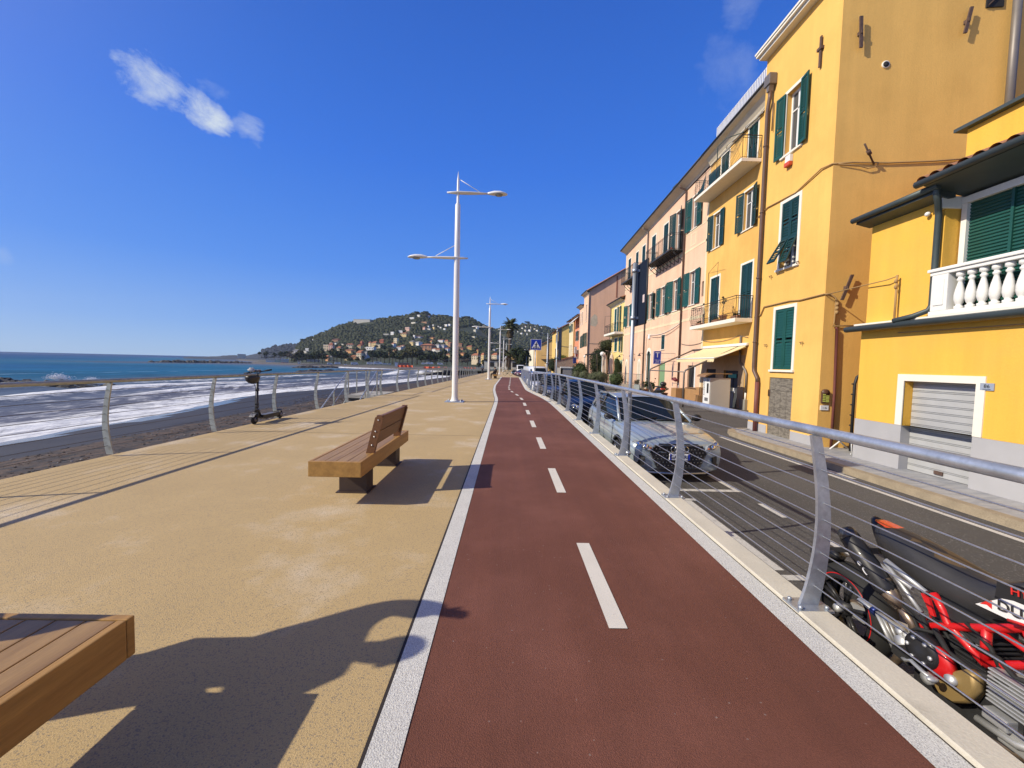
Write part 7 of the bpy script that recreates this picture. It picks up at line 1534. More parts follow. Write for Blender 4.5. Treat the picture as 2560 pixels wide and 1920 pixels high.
# footrest hanger, peg and brake pedal
x_ = -.105; hg = MB()
for a, b, r_ in (((2.36, .155), (2.25, .142), .022), ((2.25, .145), (2.08, .14), .017), ((2.24, .14), (2.13, .01), .018), ((2.13, .01), (2.07, .07), .018), ((2.08, .14), (2.06, .08), .02), ((2.21, .14), (2.13, .05), .010), ((2.17, .14), (2.11, .06), .010)): hg.tube([P3(x_, *a), P3(x_, *b)], r_, 8, flat=.6)
hg.lathe([(0, -.025), (.036, -.025), (.04, .02), (0, .02)], P3(x_ - .01, 2.075, .085), 16, axis='x'); hg.lathe([(0, -.02), (.024, -.02), (.024, .02), (0, .02)], P3(x_, 2.10, .13), 12, axis='x'); obj('footrest_hanger', hg, M_silv, m); obj('collar', MB().tube([P3(x_, 2.27, .146), P3(x_, 2.245, .142)], .028, 10), mat('blue_anodised', (.03, .05, .20), rough=.4, metal=.5), m)
obj('footrest', MB().loft([[P3(x_ - .13, y, z + .018), P3(x_ - .03, y, z + .018), P3(x_ - .03, y, z - .018), P3(x_ - .13, y, z - .018)] for y, z in ((2.03, .085), (1.94, .075))], smooth=False), M_rub, m); obj('brake_pedal', MB().tube([P3(x_ - .10, 2.0, .06), P3(x_ - .15, 1.93, .09), P3(x_ - .16, 1.90, .115), P3(x_ - .17, 1.84, .11), P3(x_ - .18, 1.79, .115)], .013, 8, flat=.7).ball(P3(x_ - .19, 1.775, .12), (.03, .018, .014)), M_silv, m)
obj('swingarm', MB().loft([[P3(.05, y, z + h_), P3(.12, y, z + h_), P3(.12, y, z - h_), P3(.05, y, z - h_)] for y, z, h_ in ((2.62, -.05, .05), (2.35, -.01, .05), (2.05, .05, .06))], smooth=False), M_silv, m)
obj('shock_spring', MB().tube([P3(-.02 + .04 * math.cos(j * .9), 2.10 - .004 * j, .08 + .0085 * j + .035 * math.sin(j * .9)) for j in range(36)], .008, 6), M_redf, m)
# engine
en = MB(); en.bbox(P3(-.14, 1.55, -.10), P3(.2, 2.0, .2), .03); en.bbox(P3(-.06, 1.85, .15), P3(.16, 2.0, .33), .02)
obj('engine', en, M_eng, m)
cy = MB()
for k in range(9): cy.bbox(P3(-.10, 1.40 + k * .028, -.02 + .004 * k), P3(.10, 1.416 + k * .028, .14), .004)
for k in range(8): cy.bbox(P3(-.10, 1.72, .17 + k * .022), P3(.10, 1.88, .182 + k * .022), .004)
obj('cylinder_fins', cy, M_eng, m)
cl_ = obj('clutch_cover', MB().lathe([(0, -.035), (.05, -.035), (.082, -.03), (.088, -.012), (.088, .03)], P3(-.20, 1.895, .172), 26, axis='x'), M_carb, m)
mb = MB()
for j in range(6): a = j * PI / 3; mb.lathe([(0, -.006), (.011, -.006), (.011, .004)], (P3(-.20, 1.895, .172)[0] - .036, P3(0, 1.895, .172)[1] + .06 * math.cos(a), P3(0, 1.895, .172)[2] + .06 * math.sin(a)), 8, axis='x')
obj('cover_bolt', mb, M_silv, cl_); obj('pressure_plate', MB().lathe([(.03, -.012), (.078, -.012), (.08, .0), (.08, .02)], P3(-.205, 1.835, .16), 24, axis='x'), M_redf, m)
gp_ = [(1.865, .055), (1.85, .11), (1.78, .155), (1.72, .215), (1.685, .215), (1.672, .15), (1.70, .07), (1.755, .02), (1.82, .012)]
obj('crankcase_cover', MB().loft([[P3(-.15, y, z) for y, z in gp_], [P3(-.195, y, z) for y, z in gp_], [P3(-.21, 1.77 + (y - 1.77) * .86, .10 + (z - .10) * .86) for y, z in gp_]]), M_gold, m, subsurf=0)
obj('oil_cap', MB().lathe([(0, -.02), (.028, -.02), (.03, 0), (.03, .02)], P3(-.215, 1.855, .06), 12, axis='x'), M_silv, m); obj('oil_cap', MB().lathe([(0, -.015), (.025, -.015), (.025, .02)], P3(-.215, 1.76, .13), 12, axis='x'), M_silv, m)
obj('engine_hose', MB().tube([P3(-.15, 1.9, .28), P3(-.17, 1.82, .22), P3(-.16, 1.72, .2), P3(-.15, 1.6, .24)], .014, 8).tube([P3(-.13, 1.98, .3), P3(-.15, 1.93, .24), P3(-.15, 1.9, .2)], .012, 8).tube([P3(-.16, 2.0, .2), P3(-.17, 1.96, .24), P3(-.15, 1.9, .26)], .01, 6), M_rub, m)
obj('engine_bracket', MB().bbox(P3(-.16, 1.5, -.02), P3(-.13, 1.62, .06), .008).bbox(P3(-.15, 1.42, .0), P3(-.13, 1.5, .1), .008).tube([P3(-.15, 1.70, .0), P3(-.16, 1.55, .02), P3(-.12, 1.42, .08)], .018, 8), M_silv, m)
obj('battery_box', MB().bbox(P3(-.10, 1.75, .30), P3(.10, 1.98, .42), .015), M_eng, m)
fn = MB()
for k in range(9): fn.bbox(P3(-.17, 1.50, .125 + k * .017), P3(.0, 1.665, .133 + k * .017), .003)
fn.bbox(P3(-.19, 1.57, .05), P3(-.13, 1.66, .10), .008); obj('cooling_fins', fn, M_silv, m)
cb = MB()
for k, (pts, r_) in enumerate((([(1.98, .33), (1.90, .26), (1.86, .22), (1.80, .25)], .009), ([(1.95, .30), (1.84, .33), (1.78, .30), (1.76, .22)], .008), ([(1.80, .38), (1.70, .33), (1.66, .26)], .01), ([(1.74, .30), (1.66, .31), (1.60, .27), (1.52, .30)], .012), ([(2.1, .30), (2.02, .27), (1.97, .20), (1.99, .12)], .008))): cb.tube([P3(-.09 - .012 * k, *q) for q in pts], r_, 6)
obj('wiring_hose', cb, M_rub, m); obj('ignition_coil', MB().bbox(P3(-.08, 1.77, .32), P3(-.02, 1.87, .37), .008).lathe([(0, -.03), (.018, -.03), (.018, .03), (0, .03)], P3(-.09, 1.83, .30), 10, axis='y'), M_dgrey, m); obj('spring_cap', MB().tube([P3(-.08, 1.78, .36), P3(-.08, 1.765, .27)], .012, 8), M_silv, m)
# side panel with lettering, tank, front
pn = [(1.735, .512), (1.64, .598), (1.60, .612), (1.40, .63), (1.28, .56), (1.45, .54), (1.565, .532), (1.611, .518)]
obj('side_panel', MB().loft([[P3(-.13 - .02, y, z) for y, z in pn], [P3(-.172, 1.5 + (y - 1.5) * .97, .56 + (z - .56) * .93) for y, z in pn]], smooth=False), M_wpl, m)
obj('panel_flash', MB().add([P3(-.174, 1.71, .528), P3(-.174, 1.69, .55), P3(-.174, 1.668, .566), P3(-.174, 1.665, .53), P3(-.174, 1.685, .538)], [(0, 1, 2, 3, 4)]), M_redpl, m); obj('panel_edge', MB().tube([P3(-.168, y, z) for y, z in ((1.611, .518), (1.55, .532), (1.42, .545))], .008, 6), M_redpl, m)
T_ = text_on('DUCATI', .066, P3(-.178, 1.535, .572), (0, -1, .06), (0, .06, 1)); obj('lettering', T_, M_iron, m)
obj('tank', MB().loft([sec(1.72, .62, .54, .05), sec(1.66, .66, .54, .10), sec(1.56, .70, .52, .14), sec(1.42, .74, .5, .16), sec(1.28, .74, .5, .12), sec(1.2, .68, .52, .08)]), M_wpl, m, subsurf=1)
obj('tank_stripe', MB().loft([[P3(-.168 + .0, y, z + .045), P3(-.172, y, z - .03)] for y, z in ((1.66, .615), (1.58, .635), (1.46, .65), (1.36, .65))], closed=False, cap=False), M_blkp, m); obj('lettering', text_on('HYPER', .05, P3(-.182, 1.535, .662), (0, -1, .16), (0, .1, 1)), M_redpl, m)
obj('tank_flash', MB().loft([[P3(-.10, y, z), P3(.10, y, z)] for y, z in ((1.60, .748), (1.5, .775), (1.42, .785))], closed=False, cap=False), M_redpl, m)
fk = MB()
for s in (-1, 1): fk.tube([P3(.10 * s, 1.16, .62), P3(.10 * s, 1.14, .3), P3(.10 * s, 1.195, -.05)], [.026, .026, .02], 10)
fk.bbox(P3(-.13, 1.13, .55), P3(.13, 1.22, .62), .01); obj('fork', fk, M_gold, m)
obj('handlebar', MB().tube([P3(-.36, 1.30, .80), P3(-.2, 1.22, .80), P3(0, 1.19, .72), P3(.2, 1.22, .80), P3(.36, 1.30, .80)], .014, 8), M_blkp, m); obj('headlamp_fairing', MB().ball(P3(0, 1.02, .66), (.12, .12, .15), 12, 8), M_wpl, m); obj('front_mudguard', MB().ball(P3(0, 1.12, .30), (.07, .22, .05), 12, 6), M_redpl, m)
obj('sidestand', MB().tube([P3(.12, 1.75, -.08), P3(.26, 1.72, -.34)], .014, 7), M_blkp, m)
# ================================================================== signs, street furniture, planting, people
M_navy = mat('dark_navy_panel', (.012, .018, .035), rough=.75, spec=.1, noise_amt=.06); M_sblue = mat('sign_blue', (.008, .035, .36), rough=.35, noise_amt=.03); M_swhite = mat('sign_white', (.78, .78, .78), rough=.4, noise_amt=.02); M_pole = mat('zinc_pole', (.38, .42, .46), rough=.45, metal=.6, noise_amt=.1, noise_scale=5)
def banner(lab, x, y, zt, pz0, pz1, ya, yb, xo=.10):
    t = thing('banner_pole', lab, 'banner pole', (x, y, rz(y)), 'poles with dark advertising panels along the street railing')
    obj('pole', MB().tube([(x, y, rz(y) - .05), (x, y, zt)], .034, 12), M_pole, t)
    pn_ = obj('panel', MB().bbox((x + xo - .018, ya, pz0), (x + xo + .018, yb, pz1), .006), M_navy, t)
    obj('panel_rim', MB().tube([(x + xo, ya, pz0), (x + xo, yb, pz0), (x + xo, yb, pz1), (x + xo, ya, pz1), (x + xo, ya, pz0)], .016, 6), M_blkp, pn_)
    for z in (pz0 + .12, pz1 - .12): obj('clamp', MB().lathe([(.05, -.03), (.05, .03)], (x, y, z), 12).box((x, y - .03, z - .02), (x + xo - .02, y + .03, z + .02)), M_galv, t)
    return t, pn_
t, pn_ = banner('zinc pole with a dark navy panel beside the pale grey hatchback', 2.17, 6.98, 3.33, 2.27, 3.32, 6.62, 7.32)
obj('sticker', MB().box((2.249, 6.67, 2.62), (2.2505, 6.76, 2.75)), mat('pink_sticker', (.62, .5, .48), rough=.5), pn_)
obj('clamp', MB().lathe([(.05, -.03), (.05, .03)], (2.17, 6.98, .02), 12).box((2.02, 6.96, .0), (2.17, 7.0, .04)), M_galv, t)
banner('second zinc pole with a tall dark panel, behind the dark grey car', 2.27, 18.4, 3.27, 1.75, 3.2, 17.7, 18.7)
banner('third and smallest zinc pole with a dark panel', 2.06, 20.6, 3.15, 1.5, 3.0, 20.9, 21.9)
# pedestrian crossing sign
x, y = 1.72, 24.6; zc = 2.74
t = thing('crossing_sign', 'square blue pedestrian crossing sign on a grey pole', 'road sign', (x, y, rz(y))); obj('pole', MB().tube([(x, y, rz(y)), (x, y, zc + .3)], .032, 10), M_pole, t)
pl = obj('sign_plate', MB().bbox((x - .30, y - .05, zc - .33), (x + .34, y - .035, zc + .32), .006), M_sblue, t); cxs = x + .02
obj('sign_border', MB().tube([(x - .30, y - .045, zc - .33), (x + .34, y - .045, zc - .33), (x + .34, y - .045, zc + .32), (x - .30, y - .045, zc + .32), (x - .30, y - .045, zc - .33)], .012, 5), M_swhite, pl)
obj('triangle', MB().prism([(cxs - .265, zc - .225), (cxs + .265, zc - .225), (cxs, zc + .235)], 'y', y - .056, y - .051), M_swhite, pl)
fg = MB(); Y0, Y1 = y - .062, y - .057
fg.prism([(cxs + .02 + .035 * math.cos(a), zc + .10 + .035 * math.sin(a)) for a in [2 * PI * j / 10 for j in range(10)]], 'y', Y0, Y1)
for pts in ([(-.03, .06), (.04, .06), (.035, -.06), (-.03, -.06)], [(-.03, -.055), (.0, -.06), (-.06, -.2), (-.10, -.2)], [(.0, -.06), (.035, -.055), (.10, -.2), (.06, -.2)], [(-.03, .05), (-.02, .02), (-.09, -.03), (-.10, .0)], [(.04, .05), (.03, .02), (.09, -.03), (.10, .0)]): fg.prism([(cxs + a, zc + b) for a, b in pts], 'y', Y0, Y1)
for k in (-.19, -.02, .15): fg.prism([(cxs + k, zc - .222), (cxs + k + .05, zc - .222), (cxs + k * .75 + .04, zc - .12), (cxs + k * .75 + .01, zc - .12)], 'y', Y0 + .001, Y1)
obj('walking_figure', fg, M_iron, pl)
# tobacconist sign
x0, x1, y = 10.62, 11.14, 29.0; z0, z1 = 1.76, 2.70
t = thing('shop_sign', 'blue tobacco shop sign with a big white T on the pink house', 'shop sign', (11.0, y, 1.7)); sg = obj('sign_box', MB().bbox((x0, y - .06, z0), (x1, y + .06, z1), .01), M_sblue, t); obj('rim', MB().tube([(x0, y - .06, z0), (x1, y - .06, z0), (x1, y - .06, z1), (x0, y - .06, z1), (x0, y - .06, z0)], .014, 5), M_swhite, sg)
obj('lettering', text_on('T', .52, ((x0 + x1) / 2, y - .064, 2.42), (1, 0, 0), (0, 0, 1)), M_swhite, sg); obj('lettering', text_on('TABACCHI', .085, ((x0 + x1) / 2, y - .064, 2.04), (1, 0, 0), (0, 0, 1)), M_swhite, sg); obj('lettering', text_on('VALORI', .075, ((x0 + x1) / 2, y - .064, 1.93), (1, 0, 0), (0, 0, 1)), M_swhite, sg); obj('lettering', text_on('BOLLATI', .075, ((x0 + x1) / 2, y - .064, 1.84), (1, 0, 0), (0, 0, 1)), M_swhite, sg)
obj('bracket', MB().tube([(x1, y, 2.55), (12.2, y, 2.55)], .02, 6).tube([(x1, y, 1.95), (12.2, y, 1.95)], .015, 6), M_pole, t)
# tube frame in front of the shops
t = thing('awning_frame', 'bare grey tube frame standing in front of the shops', 'frame', (9.3, 23, rz(23)))
for y in (20.9, 26.0): obj('post', MB().tube([(9.3, y, rz(y)), (9.3, y, 1.25), (9.36, y, 1.4), (9.55, y, 1.5), (12.15, y, 2.72)], .045, 9), M_pipe_g, t)
obj('rail', MB().tube([(9.3, 20.9, 1.32), (9.3, 26, 1.32)], .03, 8), M_pipe_g, t); obj('wall_bar', MB().tube([(12.12, 20.7, 2.72), (12.12, 26.2, 2.72)], .03, 8), M_pipe_g, t)
# vending machine and cartons
vy0, vy1, vx0, vx1 = 19.95, 20.62, 10.2, 11.25; zb = rz(20)
t = thing('vending_machine', 'tall white and grey vending machine with a brown canopy outside the shop', 'vending machine', (10.7, 20.3, zb))
obj('cabinet', MB().bbox((vx0 + .04, vy0, zb + .02), (vx1, vy1, 1.06), .02), mat('vending_grey', (.52, .51, .49), rough=.45, noise_amt=.04), t); fr_ = obj('front_panel', MB().bbox((vx0, vy0 + .01, zb + .06), (vx0 + .038, vy1 - .01, 1.05), .008), M_wht, t)
obj('display_window', MB().box((vx0 - .004, 20.05, .28), (vx0 - .001, 20.23, .78)), M_dark, fr_); obj('lettering', text_on('SIGARETTE', .15, (vx0 - .003, 20.50, .52), (0, 0, -1), (0, -1, 0)), M_dgrey, fr_); obj('lettering', text_on('24', .2, (vx0 - .003, 20.17, .92), (0, -1, 0), (0, 0, 1)), M_grey, fr_); obj('tray', MB().bbox((vx0 - .02, 20.08, -.12), (vx0 - .001, 20.4, .05), .006), M_grey, fr_)
cn = MB().loft([[(vx0 - .32, y, 1.10), (vx0 - .25, y, 1.2), (vx0 + .1, y, 1.30), (vx1, y, 1.30), (vx1, y, 1.26), (vx0 + .1, y, 1.255), (vx0 - .25, y, 1.12)] for y in (vy0 - .1, vy1 + .1)], smooth=False); obj('canopy', cn, mat('brown_canopy', (.26, .15, .07), rough=.5), t)
M_card = mat('corrugated_card', (.40, .22, .09), rough=.9, noise_amt=.1)
for lab, a, b in (('large brown carton against the pink wall left of the vending machine', (10.6, 22.2, zb), (11.6, 23.6, .38)), ('lower carton in front, nearest the vending machine', (10.1, 21.0, zb), (10.9, 21.7, .1)), ('small pale carton on top of the lower one', (10.3, 21.1, .10), (10.8, 21.6, .5)), ('open shelf box standing left of the cartons', (10.1, 23.7, zb), (10.8, 24.4, .3))):
    t = thing('carton', lab, 'box', ((a[0] + b[0]) / 2, (a[1] + b[1]) / 2, a[2]), 'cartons stacked outside the shop'); obj('box', MB().bbox(a, b, .008), M_card, t); obj('tape', MB().box(((a[0] + b[0]) / 2 - .03, a[1] - .002, a[2] + .02), ((a[0] + b[0]) / 2 + .03, b[1] + .002, b[2] + .002)), mat('packing_tape', (.30, .17, .08), rough=.4), t)
t = thing('dust_bin', 'bright blue upright bin in front of the shop door', 'bin', (11.5, 20.6, zb)); obj('body', MB().bbox((11.45, 20.45, zb), (11.7, 20.75, .32), .03), mat('blue_plastic', (.015, .09, .50), rough=.4), t); obj('lid', MB().bbox((11.42, 20.42, .322), (11.73, 20.78, .38), .02), mat('blue_plastic', (.015, .09, .5)), t)
t = thing('cool_box', 'white cool box with dark base beside the blue bin', 'cool box', (11.1, 20.7, zb)); obj('box', MB().bbox((10.9, 20.65, zb), (11.38, 21.1, -.12), .03), M_dgrey, t); obj('lid', MB().ball((11.14, 20.88, -.1), (.26, .26, .22), 14, 8), M_wht, t)
# moped and flower stand
def moped(x, y, rzz):
    t = thing('moped', 'dark moped with a red tail parked outside the pink house', 'moped', (0, 0, 0))
    for yy in (0, 1.25): w_ = obj('wheel', MB().lathe([(.12, -.05), (.22, -.05), (.24, 0), (.22, .05), (.12, .05)], (0, yy, .24), 18, axis='x'), M_rub, t); obj('rim', MB().lathe([(0, -.03), (.13, -.03), (.13, .03), (0, .03)], (0, yy, .24), 12, axis='x'), M_alu, w_)
    obj('body', MB().loft([[(-.08, y_, z0), (.08, y_, z0), (w, y_, (z0 + z1) / 2), (.07, y_, z1), (-.07, y_, z1), (-w, y_, (z0 + z1) / 2)] for y_, z0, z1, w in ((-.25, .5, .72, .06), (-.1, .42, .76, .16), (.3, .32, .72, .2), (.55, .25, .5, .18), (.62, .25, .34, .16), (1.0, .25, .34, .16), (1.08, .3, .75, .18), (1.2, .45, .95, .15))]), mat('moped_black', (.03, .03, .035), rough=.25, coat=.5), t)
    obj('seat', MB().loft([[(-.12, y_, .74), (.12, y_, .74), (.10, y_, z), (-.10, y_, z)] for y_, z in ((-.2, .80), (.1, .84), (.5, .80))]), M_seat, t); obj('handlebar', MB().tube([(-.33, 1.05, 1.02), (0, 1.13, .98), (.33, 1.05, 1.02)], .016, 7).tube([(0, 1.12, .9), (0, 1.13, 1.0)], .03, 7), M_blkp, t)
    for s in (-1, 1): obj('mirror', MB().tube([(.25 * s, 1.08, 1.03), (.33 * s, 1.12, 1.25)], .008, 5).ball((.34 * s, 1.12, 1.30), (.06, .02, .045), 10, 6), M_blkp, t)
    obj('top_box', MB().ball((0, -.3, .98), (.22, .2, .17), 14, 9), mat('box_black', (.03, .03, .03), rough=.2), t); obj('tail_light', MB().bbox((-.16, -.34, .58), (.16, -.24, .70), .02), mat('red_tail_lens', (.6, .03, .03), rough=.2), t)
    t.location = (x, y, rz(y)); t.rotation_euler = (0, 0, rzz); return t
moped(10.6, 27.4, .25)
t = thing('flower_stand', 'white wire stand of pink flowers beside the moped', 'flower stand', (11.2, 26.6, rz(26))); obj('stand', MB().tube([(11.0, 26.4, rz(26)), (11.0, 26.4, .55)], .02, 5).tube([(11.4, 26.4, rz(26)), (11.4, 26.4, .55)], .02, 5).tube([(11.0, 26.4, .5), (11.4, 26.4, .5)], .02, 5).tube([(11.0, 26.4, .1), (11.4, 26.4, .1)], .02, 5), M_wht, t); obj('flowers', leafy(MB(), (11.2, 26.4, .78), (.32, .25, .22), 160, .06, clumps=6, seed=4), mat('pink_petals', (.45, .12, .14), rough=.8, noise_amt=.4, noise_scale=20), t)
for i, (x, y, h, lab) in enumerate(((11.3, 31.0, .7, 'dark green potted shrub at the green roller door'), (11.6, 33.2, .8, 'potted plant left of the arched green door'), (11.5, 35.4, .9, 'tall reddish potted plant under the wall lamps'), (11.1, 27.9, .6, 'spiky potted plant behind the moped'))):
    t = thing('potted_plant', lab, 'plant', (x, y, rz(y)), 'potted plants outside the pink house'); obj('pot', MB().lathe([(.16, 0), (.22, .3), (.24, .34), (.2, .34)], (x, y, rz(y)), 12), M_tile, t); obj('leaves', leafy(MB(), (x, y, rz(y) + .34 + h / 2), (.28, .28, h / 2), 150, .08, clumps=6, seed=i + 30), M_leaf_d if i != 2 else M_leaf_o, t)
# terrace wall with railing
t = thing('terrace_wall', 'low stone terrace wall with a thin railing before the arched niches', 'wall', (10.9, 36, rz(36))); obj('wall', MB().bbox((10.8, 32.0, rz(34) - .3), (11.05, 42.2, -.08), .02), mat('rubble_wall', (.30, .25, .20), rough=.95, noise_amt=.3, noise_scale=3), t)
r_ = MB()
for z in (.9, .05): r_.tube([(10.92, 32.0, z), (10.92, 42.2, z)], .018, 5)
for k in range(52): r_.tube([(10.92, 32 + k * .2, -.1), (10.92, 32 + k * .2, .9)], .009 if k % 8 else .02, 4)
obj('terrace_railing', r_, M_pipe_g, t)
t = thing('notice_board', 'grey framed board leaning on the terrace wall', 'board', (10.6, 31.3, rz(31))); obj('board', MB().bbox((10.3, 30.9, -.42), (10.36, 32.2, .12), .01), mat('board_grey', (.30, .33, .32), rough=.6), t); obj('frame', MB().tube([(10.33, 30.9, -.42), (10.33, 32.2, -.42), (10.33, 32.2, .12), (10.33, 30.9, .12), (10.33, 30.9, -.42)], .025, 5), M_blkp, t)
# hedges and shrubs of the garden restaurant
M_hedge = fol('clipped_grey_hedge', (.085, .10, .055), (.13, .14, .08)); M_box_ = fol('dark_clipped_shrub', (.028, .045, .018), (.06, .08, .03)); M_ivy = fol('dark_creeper', (.022, .034, .016), (.05, .05, .022)); M_citrus = fol('citrus_leaf', (.07, .11, .025), (.28, .22, .03), .6)
def shrub(name, lab, c, rad, m_, n, size, cat='shrub', trunk=True, seed=1, clumps=9, grp=None, flat=1.0):
    t = thing(name, lab, cat, (c[0], c[1], rz(c[1])), grp)
    obj('stem', MB().tube([(c[0], c[1], rz(c[1]) - .05), (c[0] + .03, c[1], c[2])], [.07, .04], 6), M_trunk, t)
    mb = leafy(MB(), c, rad, n, size, clumps=clumps, seed=seed, flat=flat)
    rnd_ = random.Random(seed + 50)
    core = MB().ball(c, tuple(q * .80 for q in rad), 14, 9, jit=.08); mb.add(core.v, core.f)
    for _ in range(n):
        d = Vector((rnd_.gauss(0, 1), rnd_.gauss(0, 1), rnd_.gauss(0, 1))).normalized(); q = .84 + .14 * rnd_.random() + .09 * noise.noise(d * 2.5 + Vector((seed, 0, 0))); p = Vector(c) + Vector((d.x * rad[0], d.y * rad[1], d.z * rad[2])) * q
        nr = (d + Vector((rnd_.uniform(-.6, .6), rnd_.uniform(-.6, .6), rnd_.uniform(-.4, .7)))).normalized(); u = nr.orthogonal().normalized(); v = nr.cross(u); s = size * rnd_.uniform(.6, 1.2)
        mb.add([p - u * s, p - v * s * .6, p + u * s, p + v * s * .6], [(0, 1, 2, 3)])
    obj('foliage', mb, m_, t); return t
GP = 'clipped shrubs in front of the garden restaurant'
shrub('clipped_shrub', 'dark round topiary shrub at the right end of the hedge', (9.05, 33.0, .45), (.62, .62, .62), M_box_, 900, .05, seed=1, grp=GP)
shrub('clipped_hedge', 'long grey green clipped hedge under the folded parasols', (8.45, 37.2, .45), (1.05, .75, .6), M_hedge, 1300, .055, 'hedge', seed=2, grp=GP)
shrub('clipped_hedge', 'shorter grey green hedge left of the long one', (7.85, 40.5, .45), (.62, .6, .62), M_hedge, 700, .06, 'hedge', seed=3, grp=GP)
shrub('clipped_shrub', 'small rounded hedge, leftmost of the clipped row', (7.45, 43, .42), (.5, .5, .6), M_hedge, 600, .06, seed=4, grp=GP)
shrub('dark_bush', 'taller dark bush behind the left end of the hedge', (8.3, 45.5, .85), (.95, .9, 1.15), M_box_, 900, .075, seed=5)
shrub('creeper', 'big dark creeper covering the pergola beside the gable wall', (11.4, 48.5, 1.9), (1.5, 1.3, 2.0), M_ivy, 1500, .11, 'climbing plant', seed=6, clumps=14)
shrub('creeper', 'loose climbing plant trailing up under the small yellow balcony', (11.9, 47.5, 4.0), (1.2, .8, .75), M_ivy, 320, .10, 'climbing plant', seed=7)
shrub('dark_bush', 'narrow dark conifer beside the folded parasols', (11.7, 42.6, 1.3), (.5, .5, 1.3), M_box_, 500, .07, seed=8)
shrub('street_tree', 'small dark tree at the roadside below the yellow gable', (9.3, 80, 1.5), (1.3, 1.2, 1.5), M_ivy, 700, .13, 'tree', seed=9)
shrub('orange_tree', 'yellow green orange tree in front of the yellow gable wall', (11.2, 82, 2.6), (1.6, 1.4, 1.0), M_citrus, 700, .13, 'tree', seed=10)
t = thing('pergola', 'dark timber pergola beam on leaning posts in the restaurant garden', 'pergola', (10.3, 47, rz(47))); obj('beam', MB().tube([(9.0, 46.2, 2.75), (11.9, 47.2, 3.15)], .09, 6), M_iron, t)
for x, y in ((9.35, 46.3), (10.5, 46.6)): obj('post', MB().tube([(x + .12, y, rz(y)), (x - .1, y, 2.9)], .07, 6), M_trunk, t)
def globe_lamp(x, y, z, r, lab):
    t = thing('globe_lamp', lab, 'garden lamp', (x, y, rz(y)), 'white globe lamps in the restaurant garden'); obj('post', MB().lathe([(.09, 0), (.05, .2), (.045, z - r - rz(y) - .05), (.08, z - r - rz(y))], (x, y, rz(y)), 10), M_wht, t); obj('globe', MB().ball((x, y, z), r, 18, 12), mat('white_globe', (.80, .79, .75), rough=.3, noise_amt=.02), t)
globe_lamp(9.55, 40.2, 2.72, .235, 'large white globe lamp beside the folded parasols'); globe_lamp(8.9, 46, 2.55, .15, 'smaller white globe lamp farther left by the pergola')
def parasol(x, y, lab):
    t = thing('folded_parasol', lab, 'parasol', (x, y, rz(y)), 'folded parasols in the restaurant garden'); obj('pole', MB().tube([(x, y, rz(y)), (x, y, 2.85)], .03, 7), M_wht, t); rings = []
    for z, r in ((2.75, .03), (2.6, .12), (2.2, .19), (1.7, .22), (1.2, .25), (.85, .2), (.7, .24)): rings.append([(x + r * (1 + .28 * math.cos(6 * a + z)) * math.cos(a), y + r * (1 + .28 * math.cos(6 * a + z)) * math.sin(a), z) for a in [2 * PI * j / 24 for j in range(24)]])
    obj('canopy', MB().loft(rings), mat('sand_canvas', (.66, .54, .40), rough=.9, noise_amt=.08), t)
parasol(9.85, 40.4, 'folded sand coloured parasol close to the globe lamp'); parasol(10.6, 40.6, 'folded sand coloured parasol next to the narrow conifer')
t = thing('garden_wall', 'grey concrete garden wall with a white cap beyond the hedges', 'wall', (9.4, 60, rz(60))); obj('wall', MB().box((8.1, 60, -1.2), (11.2, 60.3, 1.05)).box((8.1, 60, -1.2), (8.35, 66, 1.05)), mat('wall_grey', (.30, .28, .25), rough=.9, noise_amt=.15), t); obj('cap', MB().box((8.0, 59.9, 1.052), (11.3, 60.4, 1.25)), M_trim, t)
t = thing('brick_wall', 'higher stone wall with red coping below the yellow houses', 'wall', (10.3, 72, rz(72))); obj('wall', MB().add([(8.6, 72, -1.2), (12.2, 72, -1.2), (12.2, 72, 3.1), (8.6, 72, 2.1)], [(0, 1, 2, 3)]).add([(8.6, 72.3, -1.2), (12.2, 72.3, -1.2), (12.2, 72.3, 3.1), (8.6, 72.3, 2.1)], [(0, 1, 2, 3)]).quad((8.6, 72, -1.2), (8.6, 72.3, -1.2), (8.6, 72.3, 2.1), (8.6, 72, 2.1)), mat('rubble_wall', (.30, .25, .20)), t); obj('coping', MB().loft([[(8.5, y, 2.1), (12.2, y, 3.12), (12.2, y, 3.28), (8.5, y, 2.25)] for y in (71.9, 72.4)], smooth=False), M_tile, t)
cols = [(.60, .60, .62), (.05, .05, .07), (.55, .50, .50), (.02, .035, .18), (.65, .62, .60), (.25, .05, .05)]
for i, (x, y, z, w, h, lab) in enumerate(((11.7, 69.0, 3.6, .5, 1.1, 'pale grey sheet'), (11.75, 68.6, 2.9, .4, .9, 'black shirt'), (11.6, 68.2, 3.5, .35, .7, 'faded pink shirt'), (11.2, 66.5, 1.8, .55, 1.0, 'dark blue trousers'), (11.5, 67.2, 2.6, .4, .8, 'white towel'), (11.4, 66.0, 2.9, .3, .5, 'dark red cloth'))):
    t = thing('laundry', f'{lab} hanging on the washing line beside the salmon house', 'laundry', (x, y, z), 'laundry by the salmon house'); obj('cloth', MB().loft([[(x - w / 2 + w * j / 6, y + .05 * math.sin(j * 2 + k), z + h - h * k / 3) for j in range(7)] for k in range(4)] , closed=False, cap=False), mat('cloth_%d' % i, cols[i], rough=.9), t); obj('line', MB().tube([(x - .7, y, z + h), (x + .7, y, z + h)], .01, 4), M_wire_g, t)
